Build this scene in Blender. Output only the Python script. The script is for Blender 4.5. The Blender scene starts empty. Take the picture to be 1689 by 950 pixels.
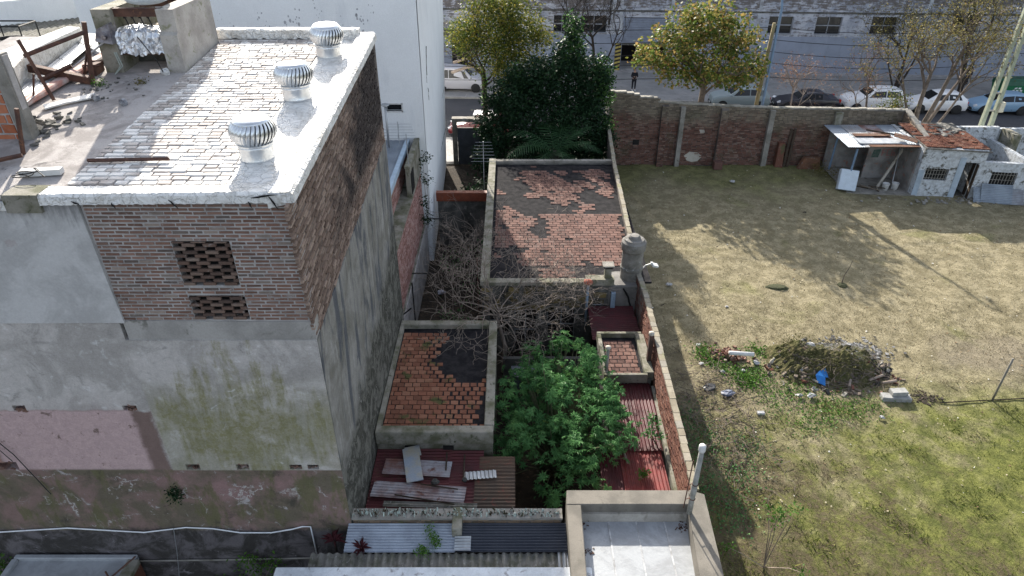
import bpy, math, random
import numpy as np
from mathutils import Vector, Matrix, Euler
random.seed(7); rng = np.random.default_rng(11)
R = math.radians; PI = math.pi
sc = bpy.context.scene; COL = sc.collection
# ------------------------------------------------------------------ camera
cam = bpy.data.cameras.new('camera'); cam_o = bpy.data.objects.new('camera', cam); COL.objects.link(cam_o)
cam.sensor_width = 36; cam.lens = 24.0; cam.clip_start = .1; cam.clip_end = 2000
CAM = Vector((0, 0, 15.7)); cam_o.location = CAM; cam_o.rotation_euler = (R(90-32), 0, 0); sc.camera = cam_o
# ------------------------------------------------------------------ sky and sun
SUN_EL, SUN_AZ = 27.0, -14.0           # azimuth from +Y towards +X
w = bpy.data.worlds.new('World'); sc.world = w; w.use_nodes = True
nt = w.node_tree; bg = nt.nodes['Background']
sky = nt.nodes.new('ShaderNodeTexSky'); sky.sky_type = 'NISHITA'; sky.sun_disc = False
sky.sun_elevation = R(SUN_EL); sky.sun_rotation = R(SUN_AZ); sky.air_density = 1.0; sky.dust_density = 2.2; sky.ozone_density = 1.6
hs = nt.nodes.new('ShaderNodeHueSaturation'); hs.inputs['Saturation'].default_value = .55; nt.links.new(sky.outputs[0], hs.inputs['Color']); nt.links.new(hs.outputs[0], bg.inputs[0]); bg.inputs[1].default_value = .14
sl = bpy.data.lights.new('sun', 'SUN'); sl.energy = 4.8; sl.angle = R(.55); sl.color = (1, .93, .82)
so = bpy.data.objects.new('sun', sl); COL.objects.link(so)
sd = Vector((math.sin(R(SUN_AZ))*math.cos(R(SUN_EL)), math.cos(R(SUN_AZ))*math.cos(R(SUN_EL)), math.sin(R(SUN_EL))))
so.rotation_euler = sd.to_track_quat('Z', 'Y').to_euler(); so.location = sd*60
sc.view_settings.view_transform = 'Standard'; sc.view_settings.look = 'None'
sc.view_settings.exposure = 1.3; sc.view_settings.gamma = 1
sc.render.engine = 'CYCLES'; sc.cycles.max_bounces = 5; sc.cycles.transparent_max_bounces = 6

# ------------------------------------------------------------------ node expressions
class S:
    def __init__(s, m, o): s.m = m; s.o = o
    def _(s, op, b=None, c=None, cl=False):
        n = s.m.new('ShaderNodeMath'); n.operation = op; n.use_clamp = cl
        for i, v in enumerate((s, b, c)):
            if v is None: continue
            s.m.put(n.inputs[i], v)
        return S(s.m, n.outputs[0])
    def __add__(s, b): return s._('ADD', b)
    def __radd__(s, b): return s._('ADD', b)
    def __sub__(s, b): return s._('SUBTRACT', b)
    def __mul__(s, b): return s._('MULTIPLY', b)
    def __rmul__(s, b): return s._('MULTIPLY', b)
    def __truediv__(s, b): return s._('DIVIDE', b)
    def __pow__(s, b): return s._('POWER', b)
    def inv(s): return S(s.m, s.m.const(1))._('SUBTRACT', s, cl=True)
    def clamp(s): return s._('ADD', 0., cl=True)
    def frac(s): return s._('FRACT')
    def abs(s): return s._('ABSOLUTE')
    def mx(s, b): return s._('MAXIMUM', b)
    def mn(s, b): return s._('MINIMUM', b)
    def step(s, a, b):
        n = s.m.new('ShaderNodeMapRange'); n.interpolation_type = 'SMOOTHSTEP'
        s.m.put(n.inputs[0], s); n.inputs[1].default_value = a; n.inputs[2].default_value = b
        if a > b:
            n.inputs[1].default_value = b; n.inputs[2].default_value = a
            n.inputs[3].default_value = 1; n.inputs[4].default_value = 0
        return S(s.m, n.outputs[0])
class Mat:
    def __init__(s, name):
        s.mt = bpy.data.materials.new(name); s.mt.use_nodes = True; s.nt = s.mt.node_tree
        s.b = s.nt.nodes['Principled BSDF']; s.outn = s.nt.nodes['Material Output']
        s._p = s._o = s._g = None
    def new(s, t): return s.nt.nodes.new(t)
    def const(s, v): n = s.new('ShaderNodeValue'); n.outputs[0].default_value = v; return n.outputs[0]
    def put(s, inp, v):
        if isinstance(v, S): s.nt.links.new(v.o, inp)
        elif isinstance(v, (tuple, list)): inp.default_value = tuple(v)+((1,) if len(v) == 3 and len(inp.default_value) == 4 else ())
        elif isinstance(v, (int, float)): inp.default_value = v
        else: s.nt.links.new(v, inp)
    def geo(s):
        if not s._g: s._g = s.new('ShaderNodeNewGeometry')
        return s._g
    def pos(s): return S(s, s.geo().outputs['Position'])
    def obj(s):
        if not s._o: s._o = s.new('ShaderNodeTexCoord')
        return S(s, s._o.outputs['Object'])
    def xyz(s, v=None):
        n = s.new('ShaderNodeSeparateXYZ'); s.put(n.inputs[0], v or s.pos()); return [S(s, n.outputs[i]) for i in range(3)]
    def vec(s, x, y, z):
        n = s.new('ShaderNodeCombineXYZ')
        for i, v in enumerate((x, y, z)): s.put(n.inputs[i], v)
        return S(s, n.outputs[0])
    def sc(s, v, k):
        n = s.new('ShaderNodeVectorMath'); n.operation = 'MULTIPLY'; s.put(n.inputs[0], v); n.inputs[1].default_value = k; return S(s, n.outputs[0])
    def noise(s, scale, detail=4, rough=.55, vec=None, dist=0):
        n = s.new('ShaderNodeTexNoise'); s.put(n.inputs['Vector'], vec or s.pos())
        n.inputs['Scale'].default_value = scale; n.inputs['Detail'].default_value = detail
        n.inputs['Roughness'].default_value = rough; n.inputs['Distortion'].default_value = dist
        return S(s, n.outputs[0])
    def vor(s, scale, vec=None, feat='F1'):
        n = s.new('ShaderNodeTexVoronoi'); n.feature = feat; s.put(n.inputs['Vector'], vec or s.pos()); n.inputs['Scale'].default_value = scale
        return S(s, n.outputs['Distance'])
    def ri(s): return S(s, s.geo().outputs['Random Per Island'])
    def ro(s): n = s.new('ShaderNodeObjectInfo'); return S(s, n.outputs['Random'])
    def rnd(s): return (s.ri()*7.31+s.ro()*13.7).frac()
    def mix(s, a, b, f):
        n = s.new('ShaderNodeMix'); n.data_type = 'RGBA'; s.put(n.inputs[0], f); s.put(n.inputs[6], a); s.put(n.inputs[7], b); return S(s, n.outputs[2])
    def mul(s, a, v):           # colour times value
        n = s.new('ShaderNodeMix'); n.data_type = 'RGBA'; n.blend_type = 'MULTIPLY'; n.inputs[0].default_value = 1; n.clamp_result = False
        s.put(n.inputs[6], a); s.put(n.inputs[7], s.vec(v, v, v)); return S(s, n.outputs[2])
    def ramp(s, f, stops):
        n = s.new('ShaderNodeValToRGB'); s.put(n.inputs[0], f); e = n.color_ramp.elements
        while len(e) < len(stops): e.new(.5)
        for k, (p, c) in zip(e, stops): k.position = p; k.color = tuple(c)+(1,)
        return S(s, n.outputs[0])
    def done(s, col, rough=.85, metal=0, bump=None, bd=.02, trans=0, spec=.3):
        s.put(s.b.inputs['Base Color'], col); s.put(s.b.inputs['Roughness'], rough); s.put(s.b.inputs['Metallic'], metal)
        s.b.inputs['Specular IOR Level'].default_value = spec
        if bump is not None:
            n = s.new('ShaderNodeBump'); n.inputs['Strength'].default_value = 1; n.inputs['Distance'].default_value = bd
            s.put(n.inputs['Height'], bump); s.nt.links.new(n.outputs[0], s.b.inputs['Normal'])
        if trans:
            t = s.new('ShaderNodeBsdfTranslucent'); s.put(t.inputs[0], col); x = s.new('ShaderNodeMixShader'); x.inputs[0].default_value = trans
            s.nt.links.new(s.b.outputs[0], x.inputs[1]); s.nt.links.new(t.outputs[0], x.inputs[2]); s.nt.links.new(x.outputs[0], s.outn.inputs[0])
        return s.mt
def simple(name, c, c2=None, sc_=3., rough=.8, metal=0, bd=.004, bs=30., fine=.25, stain=None, spec=.3):
    m = Mat(name); p = m.pos(); n1 = m.noise(sc_, 5, .6)
    col = m.mix(c, c2 or tuple(v*.6 for v in c), n1.step(.35, .68))
    if stain: col = m.mix(col, stain, m.noise(sc_*2.3, 6, .7, dist=.6).step(.55, .68))
    n2 = m.noise(bs, 4, .7); col = m.mul(col, n2*fine*2+(1-fine))
    return m.done(col, rough, metal, n2+n1, bd, spec=spec)

# ------------------------------------------------------------------ mesh building
class M:
    def __init__(s): s.v = []; s.f = []; s.mi = []
    def add(s, vs, fs, mi=0):
        b = len(s.v); s.v += [tuple(v) for v in vs]; s.f += [tuple(i+b for i in f) for f in fs]; s.mi += [mi]*len(fs); return s
    def box(s, x0, x1, y0, y1, z0, z1, mi=0, top=None, mat=None):
        t = top or (x0, x1, y0, y1)
        vs = [(x0,y0,z0),(x1,y0,z0),(x1,y1,z0),(x0,y1,z0),(t[0],t[2],z1),(t[1],t[2],z1),(t[1],t[3],z1),(t[0],t[3],z1)]
        if mat is not None: vs = [mat @ Vector(v) for v in vs]
        return s.add(vs, [(3,2,1,0),(4,5,6,7),(0,1,5,4),(1,2,6,5),(2,3,7,6),(3,0,4,7)], mi)
    def obox(s, c, size, rot=(0,0,0), mi=0):
        m = Matrix.Translation(c) @ Euler(rot).to_matrix().to_4x4(); a, b, d = (v/2 for v in size)
        return s.box(-a, a, -b, b, -d, d, mi, mat=m)
    def hexa(s, bot, top, mi=0):      # two quads joined
        return s.add(list(bot)+list(top), [(3,2,1,0),(4,5,6,7),(0,1,5,4),(1,2,6,5),(2,3,7,6),(3,0,4,7)], mi)
    def prism(s, poly, f, mi=0, d0=0., d1=1.):  # f(u,v,d)->xyz
        n = len(poly); vs = [f(u, v, d0) for u, v in poly]+[f(u, v, d1) for u, v in poly]
        return s.add(vs, [tuple(range(n-1,-1,-1)), tuple(range(n, 2*n))]+[(i, (i+1) % n, n+(i+1) % n, n+i) for i in range(n)], mi)
    def tube(s, pts, rad, n=6, mi=0, cap=True):
        pts = [Vector(p) for p in pts]; k = len(pts)
        rad = [rad]*k if isinstance(rad, (int, float)) else rad
        b = len(s.v); up = None
        for i, p in enumerate(pts):
            d = (pts[min(i+1, k-1)]-pts[max(i-1, 0)])
            d = d.normalized() if d.length > 1e-9 else Vector((0, 0, 1))
            if up is None or abs(up.dot(d)) > .98: up = Vector((1, 0, 0)) if abs(d.x) < .8 else Vector((0, 1, 0))
            a = d.cross(up).normalized(); c = d.cross(a)
            up = c.cross(d) if c.length > 0 else up
            up = a.cross(d)
            for j in range(n):
                t = 2*PI*j/n; q = p+(a*math.cos(t)+c*math.sin(t))*rad[i]; s.v.append(tuple(q))
        fs = [(b+i*n+j, b+i*n+(j+1) % n, b+(i+1)*n+(j+1) % n, b+(i+1)*n+j) for i in range(k-1) for j in range(n)]
        if cap: fs += [tuple(b+j for j in range(n-1, -1, -1)), tuple(b+(k-1)*n+j for j in range(n))]
        s.f += fs; s.mi += [mi]*len(fs); return s
    def lathe(s, prof, n=24, c=(0,0,0), mi=0, ax=None, wob=0):
        q = ax.to_matrix() if ax is not None else Matrix.Identity(3); c = Vector(c); b = len(s.v)
        for r, z in prof:
            for j in range(n):
                t = 2*PI*j/n; rr = r*(1+wob*math.sin(3*t+z*5)); s.v.append(tuple(c+q @ Vector((rr*math.cos(t), rr*math.sin(t), z))))
        k = len(prof); fs = [(b+i*n+j, b+i*n+(j+1) % n, b+(i+1)*n+(j+1) % n, b+(i+1)*n+j) for i in range(k-1) for j in range(n)]
        if prof[0][0] > 1e-4: fs.append(tuple(b+j for j in range(n-1, -1, -1)))
        if prof[-1][0] > 1e-4: fs.append(tuple(b+(k-1)*n+j for j in range(n)))
        s.f += fs; s.mi += [mi]*len(fs); return s
    def corr(s, o, u, v, pitch=.076, amp=.012, th=.004, mi=0, bend=0., sub=4, nv=1, jit=0):
        # corrugated sheet: waves run across u, straight along v
        o, u, v = Vector(o), Vector(u), Vector(v); n = u.cross(v).normalized()
        k = max(8, int(u.length/pitch*sub)); b = []
        for lay in (1, -1):
            for j in range(nv+1):
                for i in range(k+1):
                    t = i/k; q = o+u*t+v*(j/nv)+n*(amp*math.sin(2*PI*t*u.length/pitch)+lay*th/2+bend*math.sin(PI*j/nv if nv > 1 else 0)+(random.uniform(-jit, jit) if nv > 1 and 0 < j < nv and i % 8 == 0 else 0)); b.append(q)
        W = k+1; L = W*(nv+1); fs = []
        for j in range(nv):
            for i in range(k):
                a = j*W+i; fs.append((a, a+1, a+W+1, a+W)); fs.append((L+a+W, L+a+W+1, L+a+1, L+a))
        for i in range(k): fs.append((L+i, L+i+1, i+1, i)); a = nv*W+i; fs.append((a, a+1, L+a+1, L+a))
        for j in range(nv): a = j*W; fs.append((a, a+W, L+a+W, L+a)); a = j*W+k; fs.append((L+a, L+a+W, a+W, a))
        return s.add(b, fs, mi)
    def mesh(s, name, mats, off=(0,0,0), smooth=False):
        me = bpy.data.meshes.new(name); ox, oy, oz = off
        me.from_pydata([(x-ox, y-oy, z-oz) for x, y, z in s.v], [], s.f)
        for m in (mats if isinstance(mats, (list, tuple)) else [mats]): me.materials.append(m)
        if any(s.mi): me.polygons.foreach_set('material_index', s.mi)
        if smooth: me.polygons.foreach_set('use_smooth', [True]*len(s.f))
        me.update(); return me
def wloc(o):
    l = Vector((0, 0, 0))
    while o is not None: l = l+o.location; o = o.parent
    return l
def link(name, me, parent=None, loc=(0,0,0), label=None, kind=None, rot=None):
    o = bpy.data.objects.new(name, me); COL.objects.link(o); o.parent = parent; o.location = loc
    if rot is not None: o.rotation_euler = rot
    if label: o['label'] = label
    if kind: o['kind'] = kind
    return o
def part(name, m, mats, parent, label=None, kind=None, smooth=False, bevel=0):
    """a part whose vertices were given in world coordinates (parents unrotated)"""
    o = link(name, m.mesh(name, mats, wloc(parent), smooth), parent, (0,0,0), label, kind)
    if bevel: bev(o, bevel)
    return o
def bev(o, wd, seg=1):
    b = o.modifiers.new('bevel', 'BEVEL'); b.width = wd; b.segments = seg; b.limit_method = 'ANGLE'
def thing(name, label, cat, loc, group=None):
    o = bpy.data.objects.new(name, None); COL.objects.link(o); o.location = loc; o.empty_display_size = .3
    o['label'] = label; o['category'] = cat
    if group: o['group'] = group
    return o
def solo(name, m, mats, label, cat, loc=None, group=None, smooth=False, bevel=0, kind=None):
    """a thing that is one mesh (vertices in world coordinates)"""
    if loc is None:
        a = np.array(m.v); loc = (float(a[:,0].mean()), float(a[:,1].mean()), float(a[:,2].min()))
    o = link(name, m.mesh(name, mats, loc, smooth), None, loc, label, kind); o['category'] = cat
    if group: o['group'] = group
    if bevel: bev(o, bevel)
    return o
def struct(name, m, mats, smooth=False): return link(name, m.mesh(name, mats, (0,0,0), smooth), None, kind='structure')
def dup(root, loc, rz=0, label=None, group=None, scale=None):
    r = root.copy(); COL.objects.link(r); r.location = loc; r.rotation_euler = (0, 0, rz)
    if label: r['label'] = label
    if group: r['group'] = group
    if scale: r.scale = scale
    for ch in list(root.children):
        c = ch.copy(); COL.objects.link(c); c.parent = r
        for g in list(ch.children):
            d = g.copy(); COL.objects.link(d); d.parent = c
    return r
def npmesh(name, V, F4, mats, smooth=False, mi=None):
    """V (n,3), F4 (m,k) faces of equal length"""
    me = bpy.data.meshes.new(name); V = np.asarray(V, dtype=np.float32); F4 = np.asarray(F4, dtype=np.int32); m, k = F4.shape
    me.vertices.add(len(V)); me.vertices.foreach_set('co', V.ravel())
    me.loops.add(m*k); me.loops.foreach_set('vertex_index', F4.ravel())
    me.polygons.add(m); me.polygons.foreach_set('loop_start', np.arange(0, m*k, k, dtype=np.int32))
    for x in (mats if isinstance(mats, (list, tuple)) else [mats]): me.materials.append(x)
    if mi is not None: me.polygons.foreach_set('material_index', np.asarray(mi, dtype=np.int32))
    me.update(calc_edges=True); me.validate(); return me
def holed(m, x0, x1, z0, z1, holes, f, mi=0):
    """wall slab on a (x,z) frame with rectangular holes; f(x0,x1,z0,z1)->adds a box"""
    xs = sorted({x0, x1, *[h[0] for h in holes], *[h[1] for h in holes]}); zs = sorted({z0, z1, *[h[2] for h in holes], *[h[3] for h in holes]})
    xs = [x for x in xs if x0 <= x <= x1]; zs = [z for z in zs if z0 <= z <= z1]
    for c, d in zip(zs, zs[1:]):
        run = None
        for a, b in zip(xs, xs[1:]):
            hole = any(h[0] <= (a+b)/2 <= h[1] and h[2] <= (c+d)/2 <= h[3] for h in holes)
            if not hole:
                run = (run[0], b) if run else (a, b)
            if hole or b == xs[-1]:
                if run: f(run[0], run[1], c, d)
                run = None
class Frame:
    """a wall plane: origin o, unit u along, unit v up, n outwards"""
    def __init__(s, o, u, v): s.o = Vector(o); s.u = Vector(u).normalized(); s.v = Vector(v).normalized(); s.n = s.u.cross(s.v).normalized()
    def p(s, a, b, c=0.): return s.o+s.u*a+s.v*b+s.n*c
    def mat(s): return Matrix((s.u, s.v, s.n)).transposed()
def pieces(parent, name, fr, cells, mats, th, gap, nmax=300, jit=.004, tilt=0., minn=0, bury=.02, label=None, corner=.0):
    """bricks / tiles on a frame. cells = (a0,a1,b0,b1[,mat]); the largest in view become parts, the rest one stuff part"""
    base = wloc(parent); key = []
    for c in cells:
        p = fr.p((c[0]+c[1])/2, (c[2]+c[3])/2); key.append((p-CAM).length)
    order = sorted(range(len(cells)), key=lambda i: key[i]); cache = {}; rest = M()
    E = fr.mat().to_euler()
    for r, i in enumerate(order):
        c = cells[i]; a0, a1, b0, b1 = c[:4]; mi = c[4] if len(c) > 4 else 0
        w_, h_ = a1-a0-gap, b1-b0-gap; x = random.uniform(-jit, jit)
        ctr = fr.p((a0+a1)/2, (b0+b1)/2, x); tt = tilt*random.uniform(.3, 1.3)
        kx = (round(w_*50), round(h_*100), random.randrange(3), mi)
        if kx not in cache:
            cache[kx] = None; m = M(); j = [random.uniform(-1, 1)*min(w_, h_)*.06 for _ in range(8)]; W, H_ = w_/2, h_/2; e = min(.006, h_*.15)
            m.add([(-W+j[0],-H_+j[1],-bury),(W+j[2],-H_+j[3],-bury),(W+j[4],H_+j[5],-bury),(-W+j[6],H_+j[7],-bury),
                   (-W+j[0]+e,-H_+j[1]+e,th),(W+j[2]-e,-H_+j[3]+e,th),(W+j[4]-e,H_+j[5]-e,th),(-W+j[6]+e,H_+j[7]-e,th)],
                  [(4,5,6,7),(0,1,5,4),(1,2,6,5),(2,3,7,6),(3,0,4,7)])
            cache[kx] = (m, m.mesh(name, mats[mi]))
        m, me = cache[kx]
        if r < nmax:
            o = link(name, me, parent, ctr-base); e_ = E.copy(); o.rotation_euler = e_
            if tilt: o.rotation_euler = (fr.mat() @ Matrix.Rotation(-tt, 3, 'X')).to_euler()
            if label and r == 0: pass
        else:
            mm = fr.mat() @ (Matrix.Rotation(-tt, 3, 'X') if tilt else Matrix.Identity(3))
            rest.add([ctr+mm @ Vector(v) for v in m.v], m.f, mi)
    if rest.v: part(name, rest, mats, parent, kind='stuff')
def courses(a0, a1, b0, b1, bl, bh, skip=None, jl=.1, mfun=None):
    out = []; k = 0; b = b0
    while b+bh*.6 <= b1:
        a = a0-(bl/2 if k % 2 else 0); a -= random.uniform(0, .03)
        while a < a1-.03:
            l = bl*(1+random.uniform(-jl, jl)); x0, x1 = max(a, a0), min(a+l, a1)
            if x1-x0 > .05 and not (skip and skip((x0+x1)/2, b+bh/2)): out.append((x0, x1, b, b+bh)+((mfun((x0+x1)/2, b+bh/2),) if mfun else ()))
            a += l
        b += bh; k += 1
    return out
def leaves(C, size, asp=.55, droop=.3, nrm=None):
    """kite shaped leaves at centres C -> V,F"""
    n = len(C); C = np.asarray(C); sz = size*rng.uniform(.6, 1.3, n)[:, None]
    a = rng.normal(size=(n, 3)); a[:, 2] = a[:, 2]*.6-droop; a /= np.linalg.norm(a, axis=1)[:, None]
    b = rng.normal(size=(n, 3)); b -= (b*a).sum(1)[:, None]*a; b /= np.linalg.norm(b, axis=1)[:, None]
    V = np.stack([C, C+a*sz*.45+b*sz*asp*.5, C+a*sz, C+a*sz*.45-b*sz*asp*.5], 1).reshape(-1, 3)
    return V, np.arange(4*n).reshape(n, 4)
# ------------------------------------------------------------------ materials
def m_brick(name, stops, mortar_noise=.35, moss=None, dark=None):
    m = Mat(name); col = m.ramp(m.rnd(), stops); n = m.noise(9, 5, .7)
    col = m.mix(col, (.30,.27,.25), m.noise(5, 6, .75, dist=.8).step(.56, .72)*mortar_noise*2)
    if dark: col = m.mix(col, dark, m.noise(.9, 5, .65, dist=.4).step(.48, .6))
    if moss: col = m.mix(col, moss, m.noise(1.7, 5, .6).step(.55, .66))
    col = m.mul(col, n*.7+.65)
    return m.done(col, .92, bump=m.noise(60, 3, .7), bd=.004, spec=.15)
BR = [(0,(.12,.075,.06)),(.25,(.205,.115,.085)),(.5,(.175,.115,.092)),(.7,(.26,.155,.12)),(.85,(.11,.088,.078)),(1,(.30,.24,.20))]
brick_front = m_brick('weathered brick', BR, .6)
brick_side = m_brick('sooty rough brick', [(0,(.13,.095,.075)),(.5,(.20,.14,.11)),(1,(.29,.215,.17))], .35, dark=None)
m = Mat('sooty side brick')
x, y, z = m.xyz(); f = (m.noise(.8, 5, .6, dist=.5)*1.4-.7+(y-14.6)*.11+(z-9.6)*-.12).step(-.25, .12)
f = f*(z-y*.08-8.0).step(-.35,.2)*(z*1.0-y*.09-10.25).step(.35,-.25)
col = m.ramp(m.rnd(), [(0,(.13,.09,.07)),(.5,(.21,.15,.12)),(1,(.33,.25,.2))])
col = m.mix(col, (.035,.03,.03), f*.93)
brick_side = m.done(m.mul(col, m.noise(14,4,.7)*.8+.6), .95, bump=m.noise(50,3,.7), bd=.005, spec=.12)
mortar = simple('grey mortar', (.40,.38,.365), (.26,.245,.235), 2.5, .95, bd=.008, bs=45)
mortar_dark = simple('stained mortar', (.16,.14,.125), (.07,.06,.055), 1.6, .95, bd=.01, bs=40)
brick_wall_red = m_brick('old red brick', [(0,(.07,.03,.025)),(.4,(.12,.05,.035)),(.8,(.15,.065,.045)),(1,(.10,.07,.055))], .28, moss=(.09,.085,.045))
terracotta = m_brick('roof clay tile', [(0,(.09,.052,.044)),(.5,(.14,.077,.063)),(.85,(.17,.10,.082)),(1,(.12,.08,.07))], .12)
tar = simple('black roof tar', (.012,.012,.014), (.03,.028,.03), 4, .95, bd=.006, spec=.08, stain=(.028,.026,.026))
concrete = simple('old concrete', (.27,.255,.23), (.16,.15,.13), 1.6, .9, stain=(.11,.105,.08), bd=.006)
concrete_pale = simple('pale concrete', (.42,.39,.34), (.28,.26,.225), 1.3, .9, stain=(.22,.20,.165), bd=.004)
concrete_moss = simple('mossy concrete', (.25,.235,.20), (.10,.10,.06), 2.2, .92, stain=(.06,.065,.035), bd=.008)
concrete_dark = simple('blackened concrete', (.13,.125,.115), (.05,.05,.045), 1.8, .9, stain=(.17,.16,.14), bd=.008)
plaster_grey = simple('grey plaster', (.36,.345,.325), (.25,.24,.225), 1.2, .9, stain=(.17,.165,.145), bd=.005)
dark = simple('dark interior', (.012,.012,.013), (.02,.018,.016), 2, .95)
def m_streak(name, base, c2, streak, sx=7., amt=.5, noise=1.2):
    m = Mat(name); x, y, z = m.xyz(); s_ = m.noise(1, 5, .65, vec=m.vec(x*sx, y*sx, z*.45)); n = m.noise(noise, 5, .65, dist=.4)
    col = m.mix(base, c2, n.step(.4, .62)); col = m.mix(col, streak, (s_*.65+m.noise(.5, 4)*.45).step(.56, .70)*amt)
    col = m.mul(col, m.noise(35, 3, .6)*.25+.87)
    return m.done(col, .85, bump=m.noise(22, 4, .7), bd=.006, spec=.2)
white_paint = m_streak('white painted render', (.80,.82,.83), (.76,.78,.79), (.60,.63,.66), 5, .35, .6)
# side wall of the tall building: grey cement with long rain streaks, mossy and broken low down
m = Mat('streaked side render'); x, y, z = m.xyz()
s1 = m.noise(1, 6, .7, vec=m.vec(x, y*1.9-z*.2, z*.34+y*.10), dist=.7); n = m.noise(1.1, 6, .65, dist=.7)
col = m.mix((.33,.32,.295), (.235,.225,.195), n.step(.4,.62))
col = m.mix(col, (.10,.11,.13), s1.step(.50,.60)*.85); col = m.mix(col, (.47,.46,.44), s1.step(.44,.36)*.6)
low = (m.noise(.7,5,.6)*1.6+z*-.55+y*.10).step(-.9,-.45)       # the patchy zone near the roofs
spk = m.noise(3.2, 7, .75, dist=.6)
lowc = m.mix((.20,.195,.17), (.07,.07,.058), spk.step(.42,.55)); lowc = m.mix(lowc, (.50,.49,.45), spk.step(.62,.68))
col = m.mix(col, lowc, low)
col = m.mix(col, (.19,.18,.15), (m.noise(.6,4)+z*-.02).step(.48,.62)*.4)
render_side = m.done(m.mul(col, m.noise(26,4,.7)*.4+m.noise(2.5,6,.75)*.5+.30), .92, bump=m.noise(9,6,.75)+spk*.6, bd=.02, spec=.15)
# big front wall: pale lime render, green algae, a faded pink room print, dark damp base
m = Mat('patchy front render'); x, y, z = m.xyz(); n = m.noise(.9, 6, .65, dist=.6); nf = m.noise(5, 6, .7, dist=.4)
col = m.mix((.48,.452,.43), (.35,.33,.31), n.step(.42,.6)); col = m.mix(col, (.40,.35,.335), m.noise(.5,5,.6).step(.45,.65)*z.step(6.9,6.4)*.6); col = m.mix(col, (.60,.60,.60), nf.step(.58,.70)*.5)
col = m.mix(col, (.20,.195,.185), m.noise(1.9,7,.75,dist=.7).step(.55,.68)*.6)
sv = m.noise(1, 5, .7, vec=m.vec(x*5., y, z*.8), dist=.4)
right = x.step(-7.28, -7.16)
dv = m.vec(x+m.noise(1.7,5,.7)*.9, y, z*.8+m.noise(1.9,5,.7)*.9); vein = m.vor(1.1, dv, 'DISTANCE_TO_EDGE').step(.022,.004)*m.noise(1.2,4,.6).step(.50,.60)
al = (sv*.9+m.noise(1.0,6,.65)*.9+(x+5.5).abs()*-.12+(z-5.9).abs()*-.15).step(.56,.82)*right
col = m.mix(col, (.28,.27,.20), right*z.step(7.6,6.0)*n.step(.25,.55)*.75)
col = m.mix(col, (.19,.18,.075), al*(m.noise(6,6,.8,dist=.4).step(.35,.62)*.5+.35))
col = m.mix(col, (.56,.56,.55), m.noise(3.3,7,.8,dist=.7).step(.60,.68)*right*.7)
pm = m.noise(3.1,6,.75,dist=.5).step(.66,.60)*(nf*.25+(x+9.2).abs()*-1.).step(-1.50,-1.35)*(m.noise(2.5,5,.7)*.2+z).step(6.5,6.42)*z.step(4.6,4.7)
pm2 = (nf*.3+(x+10.6).abs()*-1.).step(-2.9,-2.7)
col = m.mix(col, (.19,.135,.12), (nf*.25+(x+10.3).abs()*-1.).step(-3.0,-2.85)*(m.noise(2.5,5,.7)*.2+z).step(6.5,6.42)*z.step(4.6,4.7))
col = m.mix(col, m.mix((.50,.37,.36), (.42,.31,.305), nf.step(.4,.6)), pm)
col = m.mix(col, m.mix((.36,.19,.15), (.30,.15,.12), n.step(.4,.6)), x.step(-10.75,-10.85)*pm2*z.step(6.5,6.4))
low = z.step(4.74,4.66)
lc = m.mix((.21,.145,.13), (.135,.115,.085), m.noise(.8,5,.65,dist=.5).step(.42,.58)); lc = m.mix(lc, (.27,.17,.165), m.noise(1.1,5,.6).step(.55,.66)*.7)
lc = m.mix(lc, (.36,.34,.33), m.noise(2.1,7,.75,dist=.7).step(.60,.67)); lc = m.mix(lc, (.42,.40,.38), vein); lc = m.mix(lc, (.12,.115,.06), (m.noise(1,6,.7,vec=m.vec(x*2.2,y,z*.7))*.8+m.noise(.7,4)*.5).step(.68,.78)*.8); lc = m.mix(lc, (.05,.047,.04), m.noise(1.3,6,.7,dist=.5).step(.55,.7)*.75)
col = m.mix(col, lc, low)
base = (z+nf*.5).step(3.15,2.9)
bc = m.mix((.12,.11,.115), (.045,.042,.04), m.noise(1.5,6,.7,dist=.6).step(.4,.6)); bc = m.mix(bc, (.32,.30,.32), m.noise(2.3,7,.7,dist=.6).step(.6,.7)*.7)
col = m.mix(col, bc, base)
render_front = m.done(m.mul(col, m.noise(30,4,.7)*.6+m.noise(5,8,.8)*.75+.32), .93, bump=m.noise(11,6,.75)+nf*.5, bd=.016, spec=.12)
m = Mat('whitish left plaster'); x, y, z = m.xyz(); n = m.noise(1.1,6,.65,dist=.6); sv = m.noise(1,5,.7,vec=m.vec(x*4,y,z*.6))
col = m.mix((.50,.495,.49), (.39,.385,.38), n.step(.4,.62)); col = m.mix(col, (.17,.17,.17), (sv*.9+(z-10.9)*.55+m.noise(.9,4)*.4).step(.45,.68)*.8)
col = m.mix(col, (.35,.30,.29), m.noise(3,6,.7).step(.62,.7)*.5)
plaster_left = m.done(m.mul(col, m.noise(25,4,.7)*.35+.82), .9, bump=m.noise(13,6,.7), bd=.012, spec=.2)
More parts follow.
